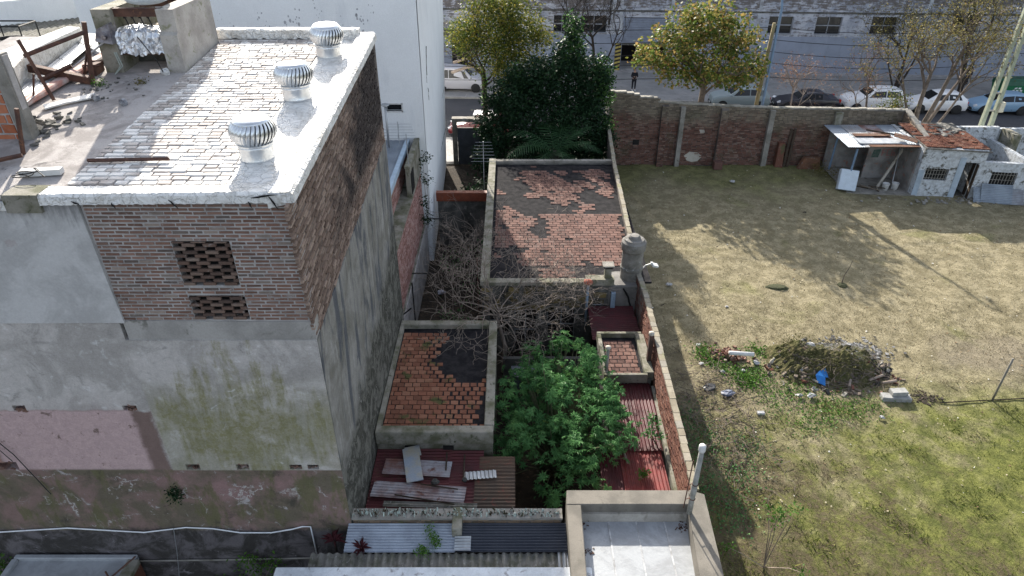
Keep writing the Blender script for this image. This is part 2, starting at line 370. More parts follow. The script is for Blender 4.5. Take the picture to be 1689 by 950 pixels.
# membranes, roofs
m = Mat('white roof membrane'); n = m.noise(2.2,6,.7,dist=.5)
col = m.mix((.74,.73,.70), (.56,.54,.50), n.step(.45,.65)); col = m.mix(col, (.33,.29,.25), m.noise(6,7,.8,dist=.8).step(.60,.68)*.6); cz = m.vor(5, m.vec(m.xyz()[0]+m.noise(3,4)*.5, m.xyz()[1], m.xyz()[2]+m.noise(4,4)*.4), 'DISTANCE_TO_EDGE').step(.0,.12)
membrane = m.done(col, .65, bump=m.noise(7,5,.7,dist=.8)+cz*.5, bd=.04, spec=.3)
m = Mat('worn whitewashed tile'); n = m.noise(1.3,5,.7,dist=.4)
col = m.mix((.66,.645,.62), (.33,.29,.265), (n*.8+m.rnd()*.30+m.noise(.5,4)*.3).step(.60,.82)*.9); col = m.mix(col, (.2,.18,.17), m.noise(14,5,.8).step(.62,.75)*.5)
roof_tile_white = m.done(col, .8, bump=m.noise(30,4,.7), bd=.006)
m = Mat('flat roof screed'); n = m.noise(.9,6,.7,dist=.6)
col = m.mix((.37,.345,.33), (.22,.20,.19), n.step(.4,.62)); col = m.mix(col, (.42,.39,.37), m.noise(2.4,6,.7).step(.55,.68)*.6); col = m.mix(col, (.06,.055,.055), m.noise(1.7,7,.75,dist=.8).step(.62,.69)*.8)
screed = m.done(col, .9, bump=m.noise(18,5,.7), bd=.012)
foil = simple('crumpled foil', (.75,.77,.8), (.55,.57,.6), 5, .28, metal=.85, bd=.03, bs=9, fine=.1)
silver_roof = None
m = Mat('aluminised roof felt'); n = m.noise(1.6,6,.7,dist=.5)
col = m.mix((.31,.325,.34), (.23,.24,.25), n.step(.4,.65)); col = m.mix(col, (.16,.15,.14), m.noise(3.5,7,.75,dist=.5).step(.63,.71)*.8)
silver_roof = m.done(col, .55, metal=.0, bump=m.noise(14,5,.7), bd=.006, spec=.45)
galv = simple('galvanised sheet', (.42,.44,.46), (.30,.31,.32), 2.5, .45, metal=.5, bd=.001, fine=.12)
galv_bright = simple('spinning vent metal', (.66,.68,.70), (.58,.6,.62), 6, .32, metal=.8, bd=.001, fine=.08)
corr_blue = simple('blue grey sheet', (.27,.31,.36), (.20,.23,.27), 1.5, .5, metal=.3, bd=.002, fine=.15)
corr_red = simple('red painted sheet', (.12,.03,.032), (.075,.025,.026), 1.6, .6, stain=(.10,.045,.03), bd=.002)
corr_maroon = simple('maroon sheet', (.085,.016,.02), (.055,.014,.016), 2., .55, stain=(.06,.03,.025), bd=.002)
corr_redbright = simple('bright red sheet', (.18,.03,.028), (.11,.026,.024), 3., .55, stain=(.12,.05,.04), bd=.002)
corr_rust = simple('rusted sheet', (.17,.08,.045), (.10,.055,.035), 2.2, .8, stain=(.22,.2,.18), bd=.003)
corr_mixed = simple('half rusted galvanised sheet', (.36,.36,.38), (.17,.075,.055), 1.1, .6, metal=.1, stain=(.14,.06,.045), bd=.003)
corr_brown = simple('brown corroded sheet', (.12,.075,.05), (.08,.06,.045), 1.6, .75, stain=(.19,.06,.045), bd=.003)
fibro = simple('mossy fibre cement', (.20,.19,.17), (.10,.10,.075), 4, .95, stain=(.30,.29,.27), bd=.01)
rust = simple('rusty steel', (.10,.05,.035), (.055,.03,.025), 5, .8, stain=(.16,.075,.04), bd=.003)
wood = simple('grey old wood', (.22,.18,.14), (.13,.105,.08), 6, .9, bd=.004)
wood_dark = simple('dark wood', (.07,.05,.035), (.04,.03,.022), 6, .9, bd=.004)
wood_red = simple('red brown painted board', (.22,.06,.03), (.15,.045,.025), 4, .6, bd=.002)
white_plain = simple('white plastic', (.62,.62,.61), (.5,.5,.49), 4, .45, bd=.001, fine=.05)
pipe_white = simple('white pvc pipe', (.72,.74,.76), (.6,.62,.64), 4, .4, bd=.001, fine=.08)
black = simple('black rubber', (.015,.015,.016), (.02,.02,.02), 4, .6, bd=.001)
steel_blue = simple('blue grey painted steel', (.16,.24,.34), (.13,.19,.27), 4, .5, bd=.001)
pole_mat = simple('pale green concrete post', (.33,.36,.27), (.26,.28,.21), 3, .85, bd=.002)
glass_dark = Mat('window glass').done((.010,.012,.015), .12, spec=.35)
asphalt = simple('asphalt', (.055,.056,.062), (.042,.043,.048), .5, .9, bd=.006, bs=60, fine=.3)
pavement_m = simple('pavement concrete', (.30,.29,.28), (.23,.225,.22), .7, .9, stain=(.2,.19,.18), bd=.004)
kerb_m = simple('kerb stone', (.33,.32,.30), (.25,.24,.22), 2, .9)
# field
m = Mat('worn lot grass'); x, y, z = m.xyz()
n1 = m.noise(.32, 6, .62, dist=.5); n2 = m.noise(1.6, 6, .7); n3 = m.noise(9, 5, .75)
dry = m.mix((.19,.165,.102), (.30,.262,.17), n2.step(.4,.62)); soil = m.mix((.065,.05,.035), (.10,.078,.052), n3.step(.4,.6))
green = m.mix((.075,.092,.02), (.145,.16,.032), n2.step(.38,.62))
gm = ((x*.05)+(y-12.)*-.075+m.noise(.45,5,.6,dist=.6)*1.3+m.noise(1.3,6,.75,dist=.6)*1.7-.80).step(.50,1.25)*.85*y.step(20.5,16.5)
gm = gm.mx((m.noise(.4,5,.65)*1.2+(y-37.5)*.10).step(.22,.75)*.55).mx(n1.step(.56,.70)*.40)
col = m.mix(dry, green, gm)
sm = (m.noise(.9,7,.75,dist=.9)*1.5+(x-9.)*-.035+(y-15.)*-.04).step(.62,.98).mx((y-33.5+(x-20)*-.2).step(2.5,.5)*0)
col = m.mix(col, soil, (sm*n3.step(.3,.55)*.9).clamp())
col = m.mix(col, (.10,.085,.06), m.noise(4.3,6,.8,dist=.5).step(.60,.70)*.6)
patch = (m.noise(.9,5,.6)*.8+((x-18.2)*(x-18.2)*.05+(y-20.2)*(y-20.2)*.10)*-1.).step(.05,.35)
col = m.mix(col, (.20,.17,.135), patch*.5)
cf = m.mul(col, n3*.75+m.noise(45,3,.8)*.5+.38)
lot_grass = m.done(cf, .98, bump=n3+m.noise(30,4,.8)*.7, bd=.06, spec=.08)
m = Mat('grass blade'); x, y, z = m.xyz()
gm2 = ((x*.05)+(y-12.)*-.075+m.noise(.45,5,.6,dist=.6)*1.3+m.noise(1.3,6,.75,dist=.6)*1.7-.80).step(.50,1.25)*.85*y.step(20.5,16.5)
gm2 = gm2.mx((m.noise(.4,5,.65)*1.2+(y-37.5)*.10).step(.22,.75)*.55).mx(m.noise(.32,6,.62,dist=.5).step(.56,.70)*.40)
c1 = m.ramp(m.ri(), [(0,(.11,.09,.055)),(.5,(.21,.18,.11)),(1,(.36,.32,.21))]); c2 = m.ramp(m.ri(), [(0,(.04,.06,.012)),(.6,(.10,.125,.022)),(1,(.21,.21,.06))])
blade = m.done(m.mix(c1, c2, gm2.step(.1,.8)), .8, trans=.25, spec=.1)
litter_soil = simple('leaf littered soil', (.05,.04,.03), (.03,.024,.018), 3, .98, stain=(.11,.07,.045), bd=.04, bs=25)
def leafmat(name, stops, trans=.35, rough=.5):
    m = Mat(name); col = m.ramp((m.ri()*.75+m.noise(.9,3)*.5-.1).clamp(), stops); return m.done(col, rough, trans=trans, spec=.12)
leaf_dark = leafmat('dark evergreen leaf', [(0,(.008,.02,.01)),(.5,(.014,.036,.016)),(.85,(.024,.055,.022)),(1,(.04,.085,.03))], .15, .55)
leaf_palm = leafmat('palm leaflet', [(0,(.016,.045,.018)),(1,(.045,.10,.04))], .2, .45)
leaf_castor = leafmat('palmate leaf', [(0,(.035,.095,.032)),(.5,(.07,.175,.06)),(.93,(.125,.26,.085)),(1,(.26,.28,.06))], .35, .5)
leaf_yellow = leafmat('yellowing leaf', [(0,(.035,.06,.015)),(.55,(.075,.10,.02)),(.8,(.19,.18,.03)),(1,(.33,.24,.04))], .4)
leaf_autumn = leafmat('autumn plane leaf', [(0,(.045,.085,.02)),(.45,(.11,.15,.03)),(.7,(.23,.20,.055)),(1,(.33,.18,.08))], .4)
leaf_olive = leafmat('olive small leaf', [(0,(.07,.07,.025)),(.5,(.13,.12,.04)),(.85,(.20,.165,.06)),(1,(.24,.14,.06))], .4)
leaf_russet = leafmat('russet small leaf', [(0,(.14,.07,.04)),(.5,(.24,.12,.07)),(1,(.33,.20,.12))], .35)
leaf_weed = leafmat('weed leaf', [(0,(.035,.085,.015)),(1,(.10,.21,.035))], .35)
leaf_purple = leafmat('purple strap leaf', [(0,(.05,.015,.02)),(1,(.11,.035,.04))], .2)
bark = simple('grey brown bark', (.16,.13,.105), (.09,.072,.058), 6, .95, bd=.01)
bark_dark = simple('dark bark', (.045,.036,.03), (.03,.024,.02), 6, .95, bd=.01)
bark_pale = simple('pale twig bark', (.27,.22,.185), (.17,.14,.115), 4, .9, bd=.003)

# ------------------------------------------------------------------ ground, road, pavements
def nz(x, y, s=1.): return math.sin(x*1.3*s+y*.7*s)*.5+math.sin(x*.41*s-y*1.9*s+1.3)*.3+math.sin(x*3.1*s+y*2.3*s+.4)*.2
g = M(); g.add([(-700,-400,-.06),(700,-400,-.06),(700,900,-.06),(-700,900,-.06)], [(0,1,2,3)]); struct('ground', g, litter_soil)
nx, ny = 150, 130; X = np.linspace(4.55, 44, nx); Y = np.linspace(4.5, 39.25, ny); XX, YY = np.meshgrid(X, Y)
XX = XX+((39.25-YY)*-.012+.0)*np.linspace(1,0,nx)[None,:]+ (YY-4.5)/34.75*1.15*np.linspace(1,0,nx)[None,:]
mound = lambda x, y, cx, cy, rx, ry: np.exp(-(((x-cx)/rx)**2+((y-cy)/ry)**2))
ZZ = .03*np.sin(XX*.9+YY*.5)+.02*np.sin(XX*2.3-YY*1.7)+rng.normal(0,.008,XX.shape)+.10*mound(XX,YY,10.5,19.2,2.8,1.6)+.05*mound(XX,YY,7.2,16.5,1.5,3.5)
ZZ[:, 0] = -.02
def gz(x, y): return float(.03*math.sin(x*.9+y*.5)+.02*math.sin(x*2.3-y*1.7)+.10*math.exp(-(((x-10.5)/2.8)**2+((y-19.2)/1.6)**2))+.05*math.exp(-(((x-7.2)/1.5)**2+((y-16.5)/3.5)**2)))
idx = np.arange(nx*ny).reshape(ny, nx); F = np.stack([idx[:-1,:-1], idx[:-1,1:], idx[1:,1:], idx[1:,:-1]], -1).reshape(-1, 4)
fo = link('field', npmesh('field', np.stack([XX, YY, ZZ], -1).reshape(-1, 3), F, lot_grass), kind='structure'); fo.data.polygons.foreach_set('use_smooth', [True]*len(F))
SL = -.06
def sy(x, y): return y+SL*(x-20)
def strip(name, x0, x1, ya, yb, za, zb, mat):
    g = M(); g.hexa([(x0,sy(x0,ya),za),(x1,sy(x1,ya),za),(x1,sy(x1,yb),za),(x0,sy(x0,yb),za)], [(x0,sy(x0,ya),zb),(x1,sy(x1,ya),zb),(x1,sy(x1,yb),zb),(x0,sy(x0,yb),zb)])
    return struct(name, g, mat)
strip('road', -60, 120, 42.42, 51.58, -.05, 0.0, asphalt)
strip('kerb_near', -60, 120, 42.3, 42.45, -.05, .12, kerb_m); strip('kerb_far', -60, 120, 51.55, 51.7, -.05, .12, kerb_m)
pn = M(); pn.hexa([(-60,39.56,-.05),(120,39.56,-.05),(120,sy(120,42.3),-.05),(-60,sy(-60,42.3),-.05)],[(-60,39.56,.115),(120,39.56,.115),(120,sy(120,42.3),.115),(-60,sy(-60,42.3),.115)]) if 0 else pn.hexa([(-50,39.56,-.05),(60,39.56,-.05),(60,sy(60,42.3),-.05),(-50,sy(-50,42.3),-.05)],[(-50,39.56,.115),(60,39.56,.115),(60,sy(60,42.3),.115),(-50,sy(-50,42.3),.115)]); struct('pavement_near', pn, pavement_m)
pf = strip('pavement_far', -60, 120, 51.7, 61.6, -.05, .115, mortar)
fr = Frame((-10, sy(-10, 51.75), .115), (1, SL, 0), (0, 1, 0))
cells = [(i*1.6, i*1.6+1.6, j*1.6, j*1.6+1.6) for i in range(34) for j in range(5)]
pieces(pf, 'paving_slab', fr, cells, [pavement_m], .015, .012, 170, .002)
mk = M()
for x in (8, 14.5, 21, 27.5, 34): mk.obox((x, sy(x, 46.6), .006), (2.2, .12, .004), (0,0,-.06))

# ------------------------------------------------------------------ the tall building on the left
FY = 10.3
def rz(y): return 11.0+.09*(y-10.2)
B1 = thing('tall_building', 'tall windowless old building, brick over patched grey and pink render, with whitewashed roof', 'building', (-7.5, 14.6, 0))
bw = M()
bw.hexa([(-13.2,10.62,0),(-3.66,10.62,0),(-3.66,18.9,0),(-13.2,18.9,0)], [(-13.2,10.62,rz(10.62)-.02),(-3.66,10.62,rz(10.62)-.02),(-3.66,18.9,rz(18.9)-.02),(-13.2,18.9,rz(18.9)-.02)])
part('wall', bw, mortar_dark, B1)
r_ = M(); r_.hexa([(-13.25,10.3,rz(10.3)-.03),(-3.68,10.3,rz(10.3)-.03),(-3.68,18.8,rz(18.8)-.03),(-13.25,18.8,rz(18.8)-.03)], [(-13.25,10.3,rz(10.3)),(-3.68,10.3,rz(10.3)),(-3.68,18.8,rz(18.8)),(-13.25,18.8,rz(18.8))])
roof_deck = part('flat_roof', r_, screed, B1)
# brick field of the front with two pierced lattices
LAT = [(-5.82,-4.83,9.31,10.20),(-5.80,-4.80,8.58,9.10)]
fm = M(); holed(fm, -7.15, -3.66, 8.13, 10.97, LAT, lambda a,b,c,d: fm.box(a, b, FY+.012, 10.615, c, d))
part('mortar_bed', fm, mortar, B1)
ff = Frame((0, FY+.012, 0), (1,0,0), (0,0,1))
bl, bh = .262, .071
inlat = lambda x, z: any(l[0]-.02 < x < l[1]+.02 and l[2]-.005 < z < l[3]+.005 for l in LAT)
cells = []
for b in courses(-7.12, -3.665, 8.56, 10.98, bl, bh, jl=.12):
    if not any(b[0] < l[1] and b[1] > l[0] and l[2]-.01 < (b[2]+b[3])/2 < l[3] for l in LAT): cells.append(b)
    else:
        for l in LAT:
            if l[2]-.01 < (b[2]+b[3])/2 < l[3]:
                if b[0] < l[0]-.05: cells.append((b[0], l[0], b[2], b[3]))
                if b[1] > l[1]+.05: cells.append((l[1], b[1], b[2], b[3]))
pieces(B1, 'brick', ff, cells, [brick_front], .009, .019, 290, .006)
lt = M(); nl_ = 0
for l in LAT:
    k = 0; z = l[2]
    while z < l[3]-.01:
        zt = min(z+bh, l[3]); off = .0 if k % 2 else .185; holes = [(l[0]+off-.36+i*.37+random.uniform(-.01,.01),) for i in range(5)]; x = l[0]; edges = []
        for (h0,) in holes:
            h1 = h0+random.uniform(.13,.165)
            if h1 < l[0]+.03 or h0 > l[1]-.03: continue
            h0 = max(h0, l[0]); h1 = min(h1, l[1])
            if h0-x > .02: edges.append((x, h0))
            x = h1
        if l[1]-x > .01: edges.append((x, l[1]))
        for (a0,a1) in edges: lt.box(a0-.002, a1+.002, FY-.002+random.uniform(-.005,.006), FY+.2, z+.005, zt-.009)
        z += bh; k += 1
for i_, v_ in enumerate(lt.v):
    if v_[1] > FY+.15: lt.v[i_] = (v_[0], FY+.045, v_[2])
part('lattice_brick', lt, m_brick('lattice brick',[(0,(.085,.06,.05)),(.5,(.14,.09,.07)),(1,(.21,.16,.13))],.4), B1, 'brick lattice with staggered dark gaps', kind='stuff')
dk = M()
for l in LAT: dk.box(l[0]-.01, l[1]+.01, 10.5, 10.617, l[2]-.01, l[3]+.01)
part('lattice_void', dk, dark, B1)
# render slabs of the front
big = M(); PK = [(-9.98,-9.72,6.36,6.5),(-7.78,-7.5,6.37,6.5),(-6.92,-6.62,4.72,4.88),(-5.85,-5.58,4.72,4.88),(-4.72,-4.46,4.73,4.87),(-4.34,-4.1,4.73,4.87),(-11.1,-10.5,4.7,4.92)]
holed(big, -13.2, -7.22, 0, 8.50, PK, lambda a,b,c,d: big.box(a, b, FY, 10.61, c, d)); holed(big, -7.22, -3.64, 4.70, 8.13, PK, lambda a,b,c,d: big.box(a, b, FY-.028, 10.61, c, d)); big.box(-7.22,-3.64,FY-.004,10.61,0,4.70)
part('front_render', big, render_front, B1)
bd_ = M(); bd_.prism([(-7.215,8.5),(-7.14,8.5),(-7.14,8.13),(-3.645,8.13),(-3.645,8.53),(-7.0,8.56)], lambda u,v,d: (u, FY-.008+d*.6*.5, v)); part('render_band', bd_, plaster_grey, B1)
pl_ = M(); pl_.prism([(-13.2,8.50),(-7.10,8.53),(-7.13,9.3),(-7.15,10.2),(-7.17,10.93),(-9,10.90),(-13.2,10.82)], lambda u,v,d: (u, FY-.035+d*.34, v)); part('left_render', pl_, plaster_left, B1)
pk = M(); pr = M()
for (a,b,c,d) in PK:
    pk.box(a-.01,b+.01,10.5,10.612,c-.01,d+.01)
    for i in range(9):
        t = random.random(); s_ = random.uniform(.025,.06)
        pr.obox((a+(b-a)*t, FY-.005+random.uniform(0,.08), random.choice([c, c, d])+random.uniform(-.01,.03)), (s_*1.6,s_,s_*.7), (random.random(),random.random(),random.random()))
part('beam_pocket', pk, dark, B1); part('broken_masonry', pr, brick_front, B1, kind='stuff')
# side wall: rough bricks above, streaked render below
sk = M()
zb = lambda y: 8.13+.095*(y-10.3)
for i in range(1):
    sk.hexa([(-3.68,FY+.0,0),(-3.625,FY+.0,0),(-3.625,18.85,0),(-3.68,18.85,0)], [(-3.68,FY,zb(10.3)),(-3.625,FY,zb(10.3)),(-3.625,18.85,zb(18.85)),(-3.68,18.85,zb(18.85))])
part('side_render', sk, render_side, B1)
sm_ = M(); sm_.hexa([(-3.69,FY+.013,zb(10.3)),(-3.668,FY+.013,zb(10.3)),(-3.668,18.85,zb(18.85)),(-3.69,18.85,zb(18.85))], [(-3.69,FY+.013,rz(10.3)-.02),(-3.668,FY+.013,rz(10.3)-.02),(-3.668,18.85,rz(18.85)-.02),(-3.69,18.85,rz(18.85)-.02)])
part('side_mortar', sm_, mortar_dark, B1)
fs = Frame((-3.668, 10.3, 8.13), (0,1,.09), (0,-.09,1))
cells = courses(0, 8.55, .0, 2.82, .262, .0712, jl=.14)
pieces(B1, 'side_brick', fs, cells, [brick_side], .026, .016, 0, .017, bury=.03)
# roof edge: membrane wrapped copings
crease = None
def lump_strip(name, pts, wid, zt, zd, mat, parent, n=40, side=(1,0), jit=.015, lab=None):
    m = M(); a, b = Vector(pts[0]), Vector(pts[1]); d = (b-a).normalized(); p = Vector((d.y, -d.x, 0)); ring = []
    for i in range(n+1):
        c = a+(b-a)*(i/n); j = lambda k=1.: random.uniform(-jit, jit)*k
        ring += [c+p*(wid/2+j())+Vector((0,0,-zd+j(2))), c+p*(wid/2+j(.6))+Vector((0,0,zt+j(.4))), c+p*(wid/2-.05)+Vector((0,0,zt+.02+j(.4))), c-p*(wid/2-.05)+Vector((0,0,zt+.02+j(.4))), c-p*(wid/2+j(.5))+Vector((0,0,zt-.02)), c-p*(wid/2+.02)+Vector((0,0,-.0+j(.5)-.05))]
    k = 6; fs_ = [(i*k+j, (i+1)*k+j, (i+1)*k+(j+1) % k, i*k+(j+1) % k) for i in range(n) for j in range(k)]+[tuple(range(k-1,-1,-1)), tuple(n*k+j for j in range(k))]
    m.add(ring, [tuple(reversed(f)) for f in fs_]); return part(name, m, mat, parent, lab)
lump_strip('front_coping', [(-3.62,10.42,rz(10.42)),(-7.75,10.42,rz(10.42)-.05)], .40, .10, .15, membrane, B1, 110, jit=.02)
q = M()
for (x,z,l,a) in ((-6.55,10.97,.12,-1.2),(-4.25,11.06,.45,.12),(-4.3,11.0,.12,-1.3),(-5.6,11.02,.2,-.9),(-3.95,11.08,.25,-1.1),(-7.2,11.0,.15,-.5)):
    crk = [(x+l*k/4*math.cos(a)+random.uniform(-.01,.01), 10.185, z+l*k/4*math.sin(a)+random.uniform(-.01,.01)) for k in range(5)]; q.tube(crk, [.006,.014,.018,.012,.004], 4)
part('membrane_tear', q, dark, B1, kind='stuff')
lump_strip('side_coping', [(-3.80,18.75,rz(18.75)),(-3.80,10.24,rz(10.24))], .44, .11, .16, membrane, B1, 90)
lump_strip('back_coping', [(-7.7,18.72,rz(18.72)),(-4.0,18.72,rz(18.72))], .30, .22, .0, membrane, B1, 40, jit=.02)
cb = M(); cb.box(-8.32,-7.74,10.2,10.62,10.78,11.10); part('coping_end', cb, concrete_moss, B1)
cb2 = M(); cb2.box(-13.2,-8.33,10.24,10.45,10.80,10.94); part('left_edge', cb2, membrane, B1)
ft = Frame((-7.55, 10.72, rz(10.72)+.004), (1,0,0), (0,1,.09))
cells = courses(0, 2.75, 0, 7.75, .275, .150, jl=.18)
tb_ = M(); tb_.hexa([(-7.56,10.7,rz(10.7)-.002),(-4.8,10.7,rz(10.7)-.002),(-4.75,18.5,rz(18.5)-.002),(-7.56,18.5,rz(18.5)-.002)],[(-7.56,10.7,rz(10.7)+.003),(-4.8,10.7,rz(10.7)+.003),(-4.75,18.5,rz(18.5)+.003),(-7.56,18.5,rz(18.5)+.003)]); part('tile_bed', tb_, simple('grimy tile bed',(.33,.30,.28),(.17,.155,.145),3,.95), B1)
pieces(B1, 'roof_tile', ft, cells, [roof_tile_white], .022, .013, 290, .006, tilt=.12)
ms = M(); ms.hexa([(-4.82,10.6,rz(10.6)+.001),(-4.0,10.6,rz(10.6)+.001),(-4.0,18.6,rz(18.6)+.001),(-4.75,18.6,rz(18.6)+.001)], [(-4.82,10.6,rz(10.6)+.03),(-4.0,10.6,rz(10.6)+.03),(-4.0,18.6,rz(18.6)+.03),(-4.75,18.6,rz(18.6)+.03)]); part('membrane_strip', ms, membrane, B1)
# ------------------------------------------------------------------ white tower behind
T1 = thing('white_tower', 'tall white painted building with blank walls behind the whitewashed roof', 'building', (-10, 33, 0))
t = M(); yn, yf = 27.5, 39.1
t.add([(-16.5,yn,0),(-3.62,yn,0),(-3.98,yf,0),(-16.5,yf,0),(-16.5,yn,13),(-3.58,yn,13),(-3.6,yf,13),(-16.5,yf,13)], [(4,5,6,7),(1,2,6,5),(2,3,7,6),(3,0,4,7)])
def fb(a,b,c,d):
    t.box(a,b,yn,yn+.3,c,d)
holed(t, -16.5, -3.62, 0, 12.99, [(-5.12,-4.5,7.05,7.32)], fb)
part('wall', t, white_paint, T1)
wn = M(); wn.box(-5.12,-4.5,yn+.2,yn+.31,7.05,7.32); wo = part('window', wn, glass_dark, T1)
wf = M(); e=.05
for bx in ((-5.17,-4.45,7.32,7.37),(-5.17,-4.45,7.0,7.05),(-5.17,-5.12,7.0,7.37),(-4.5,-4.45,7.0,7.37)): wf.box(bx[0],bx[1],yn-.02,yn+.1,bx[2],bx[3])
part('frame', wf, white_plain, wo)
cr = M()     # cracks and patched scars on the side wall
def crack(m, a, b, n, j, wd):
    a, b = Vector(a), Vector(b); pts = []
    for i in range(n+1):
        p = a+(b-a)*(i/n); pts.append(p+Vector((0, random.uniform(-j,j), random.uniform(-j,j))))
    for p, q in zip(pts, pts[1:]):
        m.tube([p, q], wd*random.uniform(.5,1.3), 4)
crack(cr, (-3.585,29.5,9.2), (-3.60,29.0,7.8), 9, .06, .02); crack(cr, (-3.61,27.8,2.85), (-3.86,38.6,2.55), 26, .03, .012); crack(cr, (-3.595,27.8,4.6), (-3.80,38.6,4.95), 30, .05, .008); crack(cr, (-3.60,29.3,7.5), (-3.60,29.4,6.9), 6, .05, .02)
part('crack', cr, concrete_dark, T1, kind='stuff')
sc_ = M()
for (x, z, s_) in ((-9.6,10.7,.16),(-9.3,10.35,.1),(-8.6,10.6,.2),(-8.25,10.5,.24),(-8.15,10.75,.12),(-7.5,11.2,.2),(-7.35,10.9,.1),(-7.3,10.6,.06),(-5.9,10.8,.22),(-5.75,10.4,.2),(-5.6,10.55,.1),(-5.4,10.9,.12),(-6.6,10.6,.08),(-10.8,10.3,.1),(-11.2,10.8,.06),(-15.4,10.6,.12),(-15,10.9,.08),(-14.2,10.4,.07)):
    for i in range(4):
        a = random.uniform(0, 6); k = 5+random.randrange(3); cx_, cz = x+random.uniform(-.15,.15), z+random.uniform(-.25,.25); ss = s_*random.uniform(.1,.35)
        sc_.prism([(cx_+ss*math.cos(a+2*PI*j/k)*random.uniform(.5,1), cz+ss*1.5*math.sin(a+2*PI*j/k)*random.uniform(.5,1)) for j in range(k)][::-1], lambda u,v,d: (u, yn-.004+d*.01, v))
part('flaking_paint', sc_, simple('bare pale render',(.42,.43,.45),(.33,.34,.36),5), T1, kind='stuff')

# ------------------------------------------------------------------ lower brick building between the tall one and the tower
B2 = thing('brick_annex', 'brick annex with blue grey sheet roof between the tall building and the white tower', 'building', (-6, 23, 0))
b = M(); b.box(-9, -4.36, 18.95, 27.4, 0, 5.74); b.box(-4.4, -3.92, 18.95, 27.4, 0, 4.55); b.box(-3.95, -3.80, 18.95, 27.4, 0, 2.0)
part('wall', b, mortar, B2)
br_pink = m_brick('pinkish brick', [(0,(.22,.11,.09)),(.5,(.31,.17,.145)),(1,(.40,.27,.24))], .3)
pieces(B2, 'brick', Frame((-4.358,18.98,4.72),(0,1,0),(0,0,1)), courses(0,8.4,0,.98,.27,.073), [br_pink], .016, .014, 150, .01)
pieces(B2, 'lower_brick', Frame((-3.918,18.98,2.05),(0,1,0),(0,0,1)), courses(0,8.4,0,2.45,.27,.073), [br_pink], .016, .014, 0, .01)
rf = M()
for i in range(5): rf.corr((-9+i*.92, 27.4, 5.86), (.95,0,-.0), (0,-8.5,-.04), pitch=.19, amp=.012, th=.01, sub=4)
rf = M()
for i in range(5):
    q = M(); q.corr((-9.0+i*.94, 27.42, 5.83-i*.0+ (i%2)*.006), (.96,0,0), (0,-8.46,-.04), pitch=.24, amp=.010, th=.008, sub=6); part('roof_sheet', q, corr_blue, B2)
q = M(); q.box(-4.42,-4.26,18.93,27.44,5.70,5.93); part('fascia', q, simple('pale blue fascia', (.40,.50,.60),(.33,.42,.5),3,.6), B2)
q = M(); q.box(-4.385,-4.345,18.95,27.42,5.45,5.71); part('render_strip', q, concrete_pale, B2)
q = M(); q.box(-4.37,-3.86,18.97,27.4,4.56,4.68); part('ledge', q, concrete_moss, B2)
q = M(); q.box(-3.93,-3.84,18.97,27.4,1.2,2.03); part('base_render', q, concrete_moss, B2)
q = M(); q.box(-4.05,-3.88,24.3,27.45,4.5,5.85); q.box(-4.07,-3.86,24.25,27.45,5.85,5.93); part('parapet', q, concrete_moss, B2)
q = M()
for i in range(7): q.box(-3.875,-3.85,24.4+i*.11,24.45+i*.11,4.75,5.6)
part('louvre', q, black, B2)
q = M(); q.tube([(-3.74,19.2,0),(-3.74,19.2,2.6),(-3.4,19.2,2.9)], .03, 8); q.tube([(-3.7,21.5,.2),(-3.7,21.5,2.5)], .025, 8)
solo('drain_pipe', q, black, 'black drain pipe on the courtyard side of the brick annex', 'pipe')
# flue and roof aerial on annex
q = M(); q.tube([(-5.0,26.6,5.8),(-5.0,26.6,7.55)], .045, 10); fl = thing('flue_pipe','grey vent flue with flat cap above the blue grey annex roof','flue',(-5.0,26.6,5.8)); part('pipe', q, galv, fl, smooth=True)
q = M(); q.lathe([(.05,0),(.17,.06),(.16,.10),(.0,.12)], 14, (-5.0,26.6,7.5)); part('cap', q, galv, fl)
def aerial(name, label, base, h, nel, span, zs, dirx=(1,0,0), boom=(0,1,0), blen=.8, mat=galv):
    a = thing(name, label, 'aerial', base); b0 = Vector(base); m = M(); m.tube([b0, b0+Vector((0,0,h))], .016, 6); part('mast', m, mat, a)
    bo = Vector(boom); top = b0+Vector((0,0,zs)); m = M(); m.tube([top-bo*blen/2, top+bo*blen/2], .012, 5); part('boom', m, mat, a)
    dx = Vector(dirx)
    for i in range(nel):
        c = top+bo*(-blen/2+blen*i/(nel-1)); s_ = span*(1-.35*i/(nel-1)); m = M(); m.tube([c-dx*s_/2, c+dx*s_/2], .007, 4); part('element', m, mat, a)
    return a
aerial('roof_aerial', 'thin wire aerial at the far corner of the blue grey annex roof', (-4.62,26.9,5.85), .95, 6, 1.5, .55, blen=.9, boom=(0,.5,.5))
aerial('roof_aerial', 'thin aerial mast on the mossy parapet beside the white tower', (-3.95,24.6,5.9), 1.2, 3, .3, 1.0, blen=.2)

# ------------------------------------------------------------------ middle house with tiled roof
H2 = thing('courtyard_house', 'low derelict house with red tile and black tar roof beside the boundary wall', 'house', (2, 26.4, 0))
q = M(); holed(q, -1.08, 3.45, 0, 3.0, [(.1,.9,0,1.9),(-.85,-.1,.8,1.9),(1.3,2.3,.5,1.9)], lambda a,b,c,d: q.box(a,b,20.6,20.85,c,d)); q.box(-1.08,-.85,20.85,32.2,0,3.0); q.box(-.85,4.95,31.95,32.2,0,3.0); q.box(3.45,4.4,20.62,20.9,0,2.9)
part('wall', q, concrete_dark, H2)
q = M(); q.box(-.86,5.0,20.84,31.96,2.86,2.94); part('roof_slab', q, tar, H2)
q = M(); q.box(-1.12,-.80,20.5,32.25,2.99,3.16); part('left_parapet', q, concrete_moss, H2)
q = M(); q.box(-.80,4.98,31.98,32.25,2.99,3.12); part('back_parapet', q, concrete, H2)
